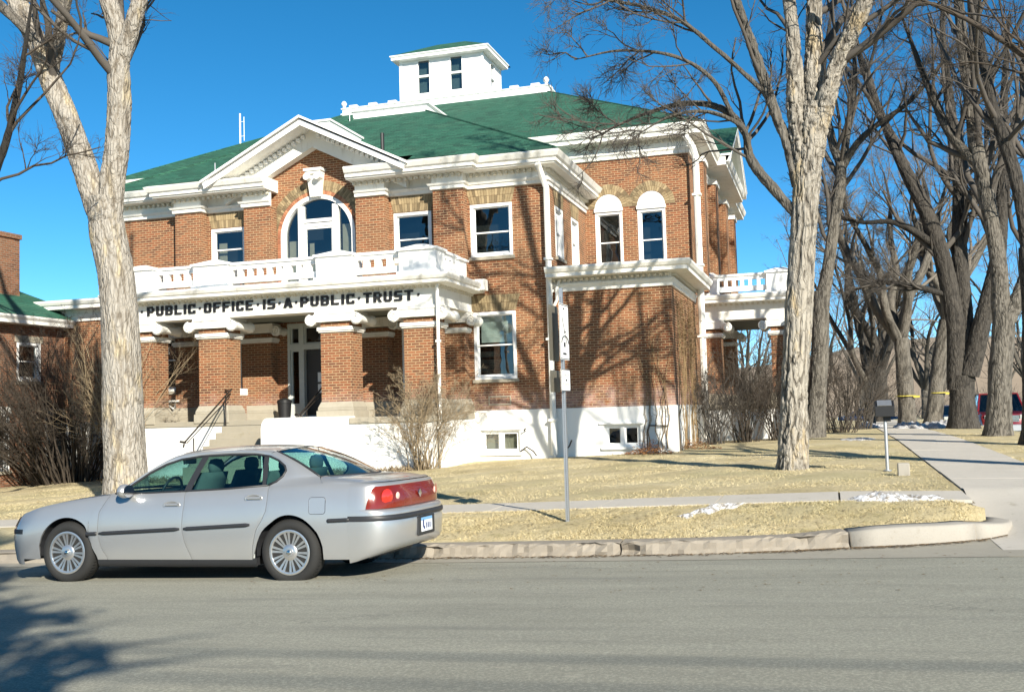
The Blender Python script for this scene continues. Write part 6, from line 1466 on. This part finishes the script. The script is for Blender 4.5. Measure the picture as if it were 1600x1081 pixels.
# wheels
def wheel(x, s):
    y = s*.895; w = bpy.data.objects.new('wheel', None); C.objects.link(w); w.parent = car; w.location = (x, y, .34); w.scale = (1.047, 1, 1.047)
    L = lambda prof, n=40: [(r, h*s) for r, h in prof]
    m = cm(); m.lathe((0, 0, 0), L([(.222, -.01), (.235, .012), (.262, .020), (.290, .014), (.310, -.004), (.322, -.03), (.325, -.10), (.322, -.18), (.300, -.20), (.22, -.19)]), 48, 'y'); ty = m.build('tyre', tyre_m, w, True, autosmooth=50)
    m = cm()
    for k in range(60):
        a = 2*math.pi*k/60; r = .325; ca, sa = math.cos(a), math.sin(a); c2, s2 = math.cos(a+.03), math.sin(a+.03)
        m.add([(r*ca, -s*.03, r*sa), (r*c2, -s*.03, r*s2), (r*c2, -s*.09, r*s2), (r*ca, -s*.09, r*sa), ((r+.005)*ca, -s*.04, (r+.005)*sa), ((r+.005)*c2, -s*.04, (r+.005)*s2), ((r+.005)*c2, -s*.085, (r+.005)*s2), ((r+.005)*ca, -s*.085, (r+.005)*sa)], [(4,5,6,7),(0,1,5,4),(1,2,6,5),(2,3,7,6),(3,0,4,7)])
    m.build('tread', tyre_m, w, kind='stuff')
    m = cm(); m.lathe((0, 0, 0), L([(.192, -.05), (.196, .002), (.212, .010), (.226, .004), (.226, -.03), (.20, -.06)]), 48, 'y'); m.build('rim', rim_m, w, True, autosmooth=50)
    m = cm(); m.lathe((0, 0, 0), L([(.21, -.07), (.12, -.062), (.01, -.06)]), 32, 'y'); m.build('brake_disc', plastic_b, w, True)
    m = cm(); m.lathe((0, 0, 0), L([(.085, -.05), (.085, -.012), (.075, -.002), (.045, .002), (.040, .012), (.01, .014)]), 32, 'y'); m.build('hub', rim_m, w, True, autosmooth=40)
    m = cm(); m.lathe((0, 0, 0), L([(.026, .0145), (.024, .020), (.005, .021)]), 20, 'y'); m.build('centre_cap', chrome, w, True)
    for k in range(20):
        a = 2*math.pi*(k+(.13 if k % 2 else -.13))/20; ca, sa = math.cos(a), math.sin(a); hw = .0105; m = cm(); vs = []
        for r, h, hw in ((.070, -.008, .0085), (.135, -.006, .010), (.200, .000, .0125)):
            vs += [(r*ca-hw*sa, s*h, r*sa+hw*ca), (r*ca+hw*sa, s*h, r*sa-hw*ca), (r*ca+hw*sa, s*(h-.022), r*sa-hw*ca), (r*ca-hw*sa, s*(h-.022), r*sa+hw*ca)]
        m.add(vs, [(i*4+j, i*4+(j+1) % 4, (i+1)*4+(j+1) % 4, (i+1)*4+j) for i in range(2) for j in range(4)]); m.build('spoke', rim_m, w)
    return w
for s in (-1, 1):
    a = wheel(FW, s); wheel(RW, s)
# wheel housings, floor
m = cm()
for c_ in (FW, RW):
    for s in (-1, 1):
        rows = [[(c_+.392*math.cos(a), s*y_, .338+.398*math.sin(a)) for a in np.linspace(-.1, math.pi+.1, 16)] for y_ in (.885, .62)]; m.grid(rows); m.add([(c_+.392*math.cos(a), s*.62, .338+.398*math.sin(a)) for a in np.linspace(-.1, math.pi+.1, 16)], [tuple(range(16))])
m.build('wheel_housing', plastic_b, car, kind='stuff')
m = cm(); m.box(-.80, 3.55, -.60, .60, .24, .36); m.box(.42, 2.36, -.84, .84, .20, .45); m.box(.42, 2.36, -.80, .80, .45, .50); m.build('floor_pan', plastic_b, car, kind='stuff')
# cabin
def seat(x, y, w_, hr=True):
    m = cm(); m.box(x-.25, x+.27, y-w_/2, y+w_/2, .48, .66); se = m.build('seat', seat_m, car, True, bevel=.05)
    rows = []
    for v in np.linspace(0, 1, 8): hw = w_/2*(1-.18*v*v); z = .62+.56*v; xx = x+.20+.20*v; rows.append([(xx, y-hw, z), (xx-.06, y-hw*.9, z), (xx-.07, y, z), (xx-.06, y+hw*.9, z), (xx, y+hw, z), (xx+.09, y+hw*.8, z), (xx+.10, y, z), (xx+.09, y-hw*.8, z), (xx, y-hw, z)])
    m = cm(); m.grid(rows); m.F.append(tuple(range(63, 71))); m.build('backrest', seat_m, se, True)
    if hr:
        m = cm(); m.lathe((x+.44, y, 1.17), [(.02, 0), (.11, .01), (.13, .05), (.125, .11), (.09, .15), (.01, .16)], 20, 'z'); h = m.build('headrest', seat_m, se, True); h.scale = (.5, 1, 1); h.location = ((x+.44)*.5, 0, 0)
    return se
seat(1.15, -.38, .52); seat(1.15, .38, .52); seat(2.02, -.36, .64); seat(2.02, .36, .64)
m = cm(); m.prism([(.42, -.78, .60), (.92, -.78, .60), (.88, -.78, .90), (.74, -.78, .955), (.42, -.78, .965)], (0, 1.56, 0)); m.build('dashboard', dash_m, car)
m = cm(); m.box(2.50, 3.28, -.68, .68, 1.05, 1.07); m.build('parcel_shelf', dash_m, car)
m = cm(); ring = [(1.0+.06*math.sin(a)*1.0, -.38+.185*math.cos(a), .96+.17*math.sin(a)) for a in np.linspace(0, 2*math.pi, 28)]; m.tube(ring, .015, 6, caps=False); m.box(.97, 1.0, -.55, -.21, .945, .975); m.build('steering_wheel', plastic_b, car, True)
m = cm(); m.box(.98, 1.01, -.12, .12, 1.27, 1.33); m.tube([(1.0, 0, 1.33), (1.02, 0, 1.38)], .01, 5); m.build('rear_view_mirror', plastic_b, car, bevel=.008)
m = cm()   # wipers
for y0_ in (-.35, .25): m.tube([(.32, y0_, 1.01), (.40, y0_+.45, 1.015)], .006, 4)
m.build('wiper', plastic_b, car, kind='stuff')
CAR0 = (-8.26, 10.90); k_ = 1.0
g0 = street_z(CAR0[0], CAR0[1])
car.matrix_world = Matrix(((k_, 0, 0, CAR0[0]), (0, k_, 0, CAR0[1]), (.0235*k_, -.035*k_, k_, g0-.004), (0, 0, 0, 1)))
# ------------------------------------------------------------------ left neighbour building
LX = -23.3
lb = thing('brick_building', 'low dark brick building with green roof and tall chimney at the left edge', 'building', (LX, 24, -.2))
LO = lb.location
def lm(): return MB(LO)
WL = Wl('E', LX)
lh = [('r', 26.05, 27.05, 2.92, 4.1), ('r', 27.25, 28.2, .33, 1.9), ('r', 24.75, 25.75, .27, 1.95), ('r', 22.4, 23.4, .27, 1.95), ('r', 22.6, 23.6, 2.92, 4.1)]
mb = lm(); panel(mb, WL, 14, 29.4, -.8, 4.62, lh, .18); mb.add([(LX, 29.4, -.8), (LX-12, 29.4, -.8), (LX-12, 29.4, 4.62), (LX, 29.4, 4.62)], [(0, 1, 2, 3)]); mb.add([(LX, 14, -.8), (LX-12, 14, -.8), (LX-12, 14, 4.62), (LX, 14, 4.62)], [(0, 1, 2, 3)]); mb.build('wall', brick_old, lb, fixn=False)
for i, h in enumerate(lh):
    w_ = window(WL, h[1], h[2], h[3], h[4], parent=lb, mb_f=lm, blind=None if h[3] > 2 else [(0, 1, 0, 1, curtain)])
    m = lm(); ob(m, WL, h[1]-.08, h[2]+.08, h[4], h[4]+.2, -.1, .03); m.build('lintel', white if i != 0 else stone, lb)
    if h[3] < 2:
        for k in range(9): m = lm(); y = h[1]+.1+(h[2]-h[1]-.2)*k/8; m.cyl((LX+.03, y, h[3]), (LX+.03, y, h[4]), .012, 5); m.build('bar', black_m, w_)
        for k in range(4): m = lm(); z = h[3]+.2+k*.4; m.box(LX+.02, LX+.05, h[1]+.05, h[2]-.05, z, z+.03); m.build('bar', black_m, w_)
mb = lm(); mb.sweep([(LX, 13.6), (LX, 29.5)], [(-.3, 4.60), (.38, 4.62), (.38, 4.72), (.44, 4.80), (.44, 4.86), (-.3, 4.86)], side=1); mb.build('eave', white, lb)
mb = lm(); e0, e1 = 13.4, 29.7; x0, x1 = LX+.42, LX-12.4; mb.add([(x0, e0, 4.87), (x0, e1, 4.87), (x1, e1, 4.87), (x1, e0, 4.87), (LX-5.6, e0+6, 8.1), (LX-5.6, e1-6, 8.1)], [(0, 1, 5, 4), (1, 2, 5), (2, 3, 4, 5), (3, 0, 4)]); mb.build('roof', shingle, lb, fixn=False)
mb = lm(); mb.box(-25.15, -24.35, 26.55, 27.35, 5.0, 7.45); mb.box(-25.2, -24.3, 26.5, 27.4, 7.45, 7.6); ch = mb.build('chimney', brick_old, lb)
# utility cabinet leaning by the wall
m = MB((-22.9, 29.0, -.2)); m.box(-23.2, -22.75, 28.75, 29.3, -.2, 1.05); m.box(-23.22, -22.73, 28.73, 29.32, 1.05, 1.09)
t_ = thing('utility_cabinet', 'pale metal cabinet at the foot of the left building beside the shrub', 'cabinet', (-22.9, 29.0, -.2)); m.build('case', galv, t_, bevel=.01)
# ------------------------------------------------------------------ road sign on perforated post, seen almost edge on
sx_, sy_ = -3.26, 13.14; sz_ = strip_z(sx_, sy_)
sg = thing('road_sign', 'thin perforated steel post with two white signs seen almost edge on', 'sign', (sx_, sy_, sz_)); so_ = sg.location
m = MB(so_); m.box(sx_-.022, sx_+.022, sy_-.022, sy_+.022, sz_-.1, 3.16); m.build('post', galv, sg)
holes_m = simple('post_hole', (.02, .02, .02), .8)
m = MB(so_)
for k in range(112):
    z = sz_+.05+k*.0254
    m.cyl((sx_-.0, sy_-.0221, z), (sx_, sy_-.0228, z), .0062, 6); m.cyl((sx_+.0221, sy_, z), (sx_+.0228, sy_, z), .0062, 6)
m.build('post_holes', holes_m, sg, kind='stuff')
ang = math.radians(33)      # sign faces the street at a slant: its face normal points right of the camera
def sign_plate(z0, z1, w_, r_=.03, dx=.0):
    """plate in a vertical plane, face normal towards +X side; local: a along plate"""
    nx, ny = math.cos(SA), math.sin(SA); ax, ay = -ny, nx; ctr = (sx_+nx*.028, sy_+ny*.028)
    def P(a, z, o): return (ctr[0]+ax*a+nx*o, ctr[1]+ay*a+ny*o, z)
    pts = []
    for (ca, cz, a0) in ((w_/2-r_, z1-r_, 0), (-w_/2+r_, z1-r_, 90), (-w_/2+r_, z0+r_, 180), (w_/2-r_, z0+r_, 270)):
        for k in range(5): q = math.radians(a0+k*22.5); pts.append((ca+r_*math.cos(q), cz+r_*math.sin(q)))
    return P, pts
SA = math.radians(-1)
def put_sign(z0, z1, w_, marks):
    P, pts = sign_plate(z0, z1, w_); n = len(pts)
    m = MB(so_); m.add([P(a, z, 0) for a, z in pts]+[P(a, z, .003) for a, z in pts], [tuple(range(n)), tuple(range(n, 2*n))]+[(i, (i+1) % n, (i+1) % n+n, i+n) for i in range(n)]); pl = m.build('sign_plate', sign_back, sg)
    m = MB(so_); r = [(a*.955, (z-(z0+z1)/2)*.965+(z0+z1)/2) for a, z in pts]; m.tube([P(a, z, .004) for a, z in r+r[:1]], .005, 4, caps=False); m.build('border', black_m, pl)
    m = MB(so_); m.box(sx_-.02, sx_+.05, sy_-.005, sy_+.005, (z0+z1)/2-.01, (z0+z1)/2+.01)
    for q in marks:
        if q[0] == 'l': m.tube([P(a, z, .0045) for a, z in q[1]], q[2], 5)
        else: m.add([P(q[1], q[3], .0046), P(q[2], q[3], .0046), P(q[2], q[4], .0046), P(q[1], q[4], .0046)], [(0, 1, 2, 3)])
    m.build('sign_symbol', black_m, pl)
arcp = [(.17*math.cos(t_)+.02, 2.44+.10*math.sin(t_)) for t_ in np.linspace(.1, math.pi-.1, 14)]
put_sign(2.235, 2.95, .46, [('l', [(.12, 2.42), (-.10, 2.78)], .005), ('l', arcp, .008), ('b', -.04, .04, 2.40, 2.46), ('b', -.09, .08, 2.30, 2.325), ('b', -.04, .03, 2.88, 2.90)])
for z0_, z1_ in ((2.235, 2.95), (1.835, 2.115)):      # plates mounted back to back, their backs coloured dark for the front plates' shadow
    P, pts = sign_plate(z0_, z1_, .46); n = len(pts); m = MB(so_); m.add([P(a-.02, z-.01, -.135) for a, z in pts]+[P(a-.02, z-.01, -.132) for a, z in pts], [tuple(range(n)), tuple(range(n, 2*n))]+[(i, (i+1) % n, (i+1) % n+n, i+n) for i in range(n)]); m.build('sign_plate', sign_back_shade, sg)
faint = simple('faded_print', (.42, .42, .42), .5)
put_sign(1.835, 2.115, .46, [])
P, pts = sign_plate(1.835, 2.115, .46); m = MB(so_); rg = np.random.default_rng(4)
for z_ in (2.01, 1.90):     # two rows of faded, unreadable characters
    for i in range(6):
        a0 = -.17+i*.058
        for q in range(3): a_ = a0+rg.uniform(0, .02); b_ = z_+rg.uniform(0, .035); m.add([P(a_, b_, .0046+q*.0004), P(a_+.022, b_, .0046+q*.0004), P(a_+.022, b_+.02, .0046+q*.0004), P(a_, b_+.02, .0046+q*.0004)], [(0, 1, 2, 3)])
m.build('faded_text', faint, sg, kind='stuff')
# ------------------------------------------------------------------ drop box on a post, small stone block
z0 = lawn_z(.86, 18.9)
mbx = thing('mailbox', 'black box with slanted lid on a thin grey post beside the footpath', 'mailbox', (.86, 18.9, z0)); mo = mbx.location
m = MB(mo); m.cyl((.86, 18.9, z0-.1), (.86, 18.9, 1.36), .03, 12); m.cyl((.86, 18.9, z0), (.86, 18.9, z0+.02), .07, 12); m.build('post', galv, mbx, True, autosmooth=40)
m = MB(mo); m.prism([(.70, 18.76, 1.33), (.70, 19.04, 1.33), (.70, 19.04, 1.58), (.70, 18.90, 1.60), (.70, 18.76, 1.50)], (.31, 0, 0)); m.build('box', black_m, mbx, bevel=.008)
m = MB(mo); m.prism([(.74, 18.755, 1.512), (.97, 18.755, 1.512), (.97, 18.885, 1.602), (.74, 18.885, 1.602)], (0, -.004, .006)); m.build('lid_panel', galv, mbx)
m = MB(mo); m.box(.83, .95, 18.86, 18.98, 1.25, 1.33); m.build('bracket', black_m, mbx)
z0 = lawn_z(1.06, 18.0); m = MB((1.06, 18.0, z0)); m.box(.97, 1.15, 17.93, 18.07, z0-.02, z0+.19)
tag(m.build('stone_block', concrete_new, bevel=.012), 'small pale square stone block on the lawn beside the footpath edge', 'stone block').location = (1.06, 18.0, z0)
# ------------------------------------------------------------------ yellow tape round two far trunks
yel = simple('yellow_tape', (.50, .42, .06), .5)
for (x, y, z, r_, lb_) in ((3.0-.03*1.3, 46.5, 1.75, .40, 'yellow tape tied round the slim far trunk'), (4.15+.17*1.5, 48.5, 1.85, .38, 'yellow tape tied round the far trunk that leans right')):
    m = MB((x, y, z)); m.lathe((x, y, z), [(r_, 0), (r_+.01, 0), (r_+.01, .035), (r_, .035)], 20); m.box(x+r_*.7, x+r_*.7+.25, y-r_*.7, y-r_*.7+.01, z-.06, z+.02); o = m.build('tape', yel); o.location = (x, y, z); tag(o, lb_, 'tape', 'yellow tapes round the far trunks')
# ------------------------------------------------------------------ parked vehicles beyond
def vehicle(name, label, loc, rot, body, prof, w_, L_, belt, wr, group=None, cat='car', lamps=None, z=0):
    """prof: side outline (y along, z) of the lower body and cabin"""
    t = thing(name, label, cat, loc, group); t.rotation_euler = (0, 0, rot); low, cab = prof
    rows = []
    for (y, zt_, k) in low: rows.append([(-w_/2*k, y, .32), (-w_/2*k*1.0, y, .6), (-w_/2*k*.99, y, zt_-.1), (-w_/2*k*.92, y, zt_), (0, y, zt_+.03), (w_/2*k*.92, y, zt_), (w_/2*k*.99, y, zt_-.1), (w_/2*k, y, .6), (w_/2*k, y, .32)])
    m = MB(); m.grid(rows); m.F.append(tuple(range(9))); m.F.append(tuple(range((len(rows)-1)*9, len(rows)*9))[::-1]); m.build('body', body, t, True, autosmooth=40)
    y0, y1, y2, y3, zr_ = cab; wb, wt = w_/2*.90, w_/2*.74
    m = MB(); vs = [(-wb, y0, belt), (wb, y0, belt), (wb, y3, belt), (-wb, y3, belt), (-wt, y1, zr_), (wt, y1, zr_), (wt, y2, zr_), (-wt, y2, zr_)]
    m.add(vs, [(0, 1, 5, 4), (1, 2, 6, 5), (2, 3, 7, 6), (3, 0, 4, 7)]); m.build('windows', MATS['car_far_glass'], t)
    m = MB(); m.box(-wt-.03, wt+.03, y1-.02, y2+.02, zr_, zr_+.06); m.build('roof', body, t, bevel=.02)
    for (a, b) in ((0, 4), (1, 5), (2, 6), (3, 7)): m = MB(); m.tube([vs[a], vs[b]], .04, 6); m.build('pillar', body, t)
    for s in (-1, 1):
        m = MB(); m.tube([(s*(wb+wt)/2, (y0+y3)/2, belt), (s*wt, (y1+y2)/2, zr_)], .04, 5); m.build('pillar', plastic_b, t)
        for y in (-L_*.29, L_*.29):
            m = MB(); m.lathe((s*(w_/2-.22) if s > 0 else -w_/2, y, wr), [(wr*.62, .0), (wr*.95, .0), (wr, .03), (wr, .19), (wr*.95, .22), (wr*.62, .22)], 24, 'x'); m.build('wheel', tyre_m, t)
        m = MB(); yf = -L_/2-.01
        m.box(s*w_*.33-.16, s*w_*.33+.16, yf-.02, yf+.06, .72+z, .90+z); m.build('headlamp', lamp_far, t, bevel=.02)
        m = MB(); m.box(s*(w_/2+.0), s*(w_/2+.2), y0+.15, y0+.3, belt-.02, belt+.16); m.build('mirror', body, t, bevel=.02)
    m = MB(); m.box(-w_*.24, w_*.24, yf-.015, yf+.05, .62+z, .88+z); m.build('grille', chrome if z else plastic_b, t, bevel=.01)
    for k in range(3): m = MB(); m.box(-w_*.23, w_*.23, yf-.02, yf, .66+z+k*.075, .685+z+k*.075); m.build('grille_bar', plastic_b, t)
    m = MB(); m.box(-w_/2*.98, w_/2*.98, yf-.10, yf+.1, .36, .58+z*.5); m.build('bumper', plastic_b if not z else galv, t, bevel=.03)
    m = MB(); m.box(-.16, .16, yf-.115, yf-.10, .42, .52); m.build('number_plate', sign_back, t)
    return t
glass_mat('car_far_glass', (.12, .16, .18), 2.0, .02); lamp_far = simple('far_headlamp', (.6, .6, .55), .15, .4)
red_p = simple('red_car_paint', (.17, .010, .010), .25, .1, .05, 4, **{'Coat Weight': 1.0}); navy_p = simple('navy_car_paint', (.02, .035, .08), .25, .2, .05, 4, **{'Coat Weight': 1.0})
suv = ([(-2.4, .85, .90), (-2.3, 1.02, .96), (-1.9, 1.10, .99), (-1.1, 1.15, 1), (0, 1.15, 1), (1.5, 1.15, 1), (2.3, 1.12, .98), (2.4, .95, .94)], (-1.15, -.55, 2.1, 2.35, 1.84))
sed = ([(-2.3, .66, .88), (-2.2, .80, .95), (-1.0, .95, 1), (0, .97, 1), (1.5, .98, 1), (2.2, .98, .96), (2.3, .85, .92)], (-1.0, -.2, 1.0, 1.75, 1.40))
vehicle('parked_suv', 'red high sided vehicle parked beyond the trees at the right edge', (6.65, 48.4, -.12), 0, red_p, suv, 1.95, 4.8, 1.15, .38, z=.12, cat='car')
vehicle('parked_car', 'dark blue car parked between the far trees left of the red vehicle', (6.0, 60.5, -.2), .1, navy_p, sed, 1.8, 4.6, .96, .32)
vehicle('parked_car', 'small dark car far away at the end of the footpath', (2.7, 74, -.35), math.pi/2, navy_p, sed, 1.8, 4.6, .96, .32)
# ------------------------------------------------------------------ behind the camera: what throws the shadows on the street
def spruce(x, y, H, R0, seed):
    rg = np.random.default_rng(seed); z = .1; t = thing('spruce_tree', 'dense green spruce behind the camera whose shadow falls on the street at lower left', 'tree', (x, y, z)); b0 = np.array((x, y, z))
    m = MB(t.location); m.cyl((x, y, z-.1), (x, y, H), .16, 12, .02); m.build('trunk', bark_dark, t, True)
    n = 1200; h = 4.2+(H-4.4)*rg.random(n)**1.1; R = R0*1.25*(1-h/H)**.7*rg.uniform(.65, 1.1, n)+.12; a = rg.uniform(0, 2*np.pi, n); P = np.empty((n, 6, 3)); f = np.linspace(0, 1, 6)
    P[:, :, 0] = x+np.cos(a)[:, None]*R[:, None]*f; P[:, :, 1] = y+np.sin(a)[:, None]*R[:, None]*f; P[:, :, 2] = z+h[:, None]+R[:, None]*(-.25*f+.12*f*f)[None, :]
    Rr = np.linspace(.02, .006, 6)[None]*np.ones((n, 1)); V, F = tubes(P, Rr, 4); Q, R2 = spawn(P, Rr, rg, 5, .34, 55, t0=.1, npts=3, minr=.012, trop=-.05, lmin=.12); V2, F2 = tubes(Q, R2, 3)
    k = rg.integers(0, len(Q), 90000); pp = Q[k, rg.integers(0, 3, 90000)]+rg.normal(0, .09, (90000, 3))-b0
    link('crown', fast_mesh('crown', np.vstack([V-b0, V2-b0]), np.vstack([F, F2+len(V)])), needle, t)
    o = scatter_tris('needles', pp, .24, .30, needle, lean=1.2); o.parent = t
spruce(1.15, -6.95, 16.5, 4.2, 12)
pole_m = simple('wooden_pole', (.20, .14, .09), .9)
for i, x in enumerate((-26, 24)):
    t_ = thing('utility_pole', ('wooden utility pole out of view to the left behind the camera', 'wooden utility pole out of view to the right behind the camera')[i], 'utility pole', (x, -6.6, 0)); m = MB(t_.location); m.cyl((x, -6.6, -.5), (x, -6.6, 9.2), .14, 12, .10); m.build('post', pole_m, t_, True)
    m = MB(t_.location); m.box(x-.05, x+.05, -7.3, -5.9, 8.6, 8.72); m.build('crossarm', pole_m, t_)
for k, (yy, zz, r_) in enumerate(((-6.95, 8.75, .018), (-6.3, 8.75, .018), (-6.62, 8.0, .07))):
    m = MB((0, yy, zz)); m.tube([(x, yy, zz-.5*(1-((x+1)/25)**2)) for x in np.linspace(-26, 24, 26)], r_, 5); o = m.build('overhead_cable', black_m); o.location = (0, yy, zz)
    tag(o, ('overhead wire nearest the street on the crossarm', 'overhead wire on the far end of the crossarm', 'thick overhead cable hung below the crossarm')[k], 'cable', 'overhead cables behind the camera')
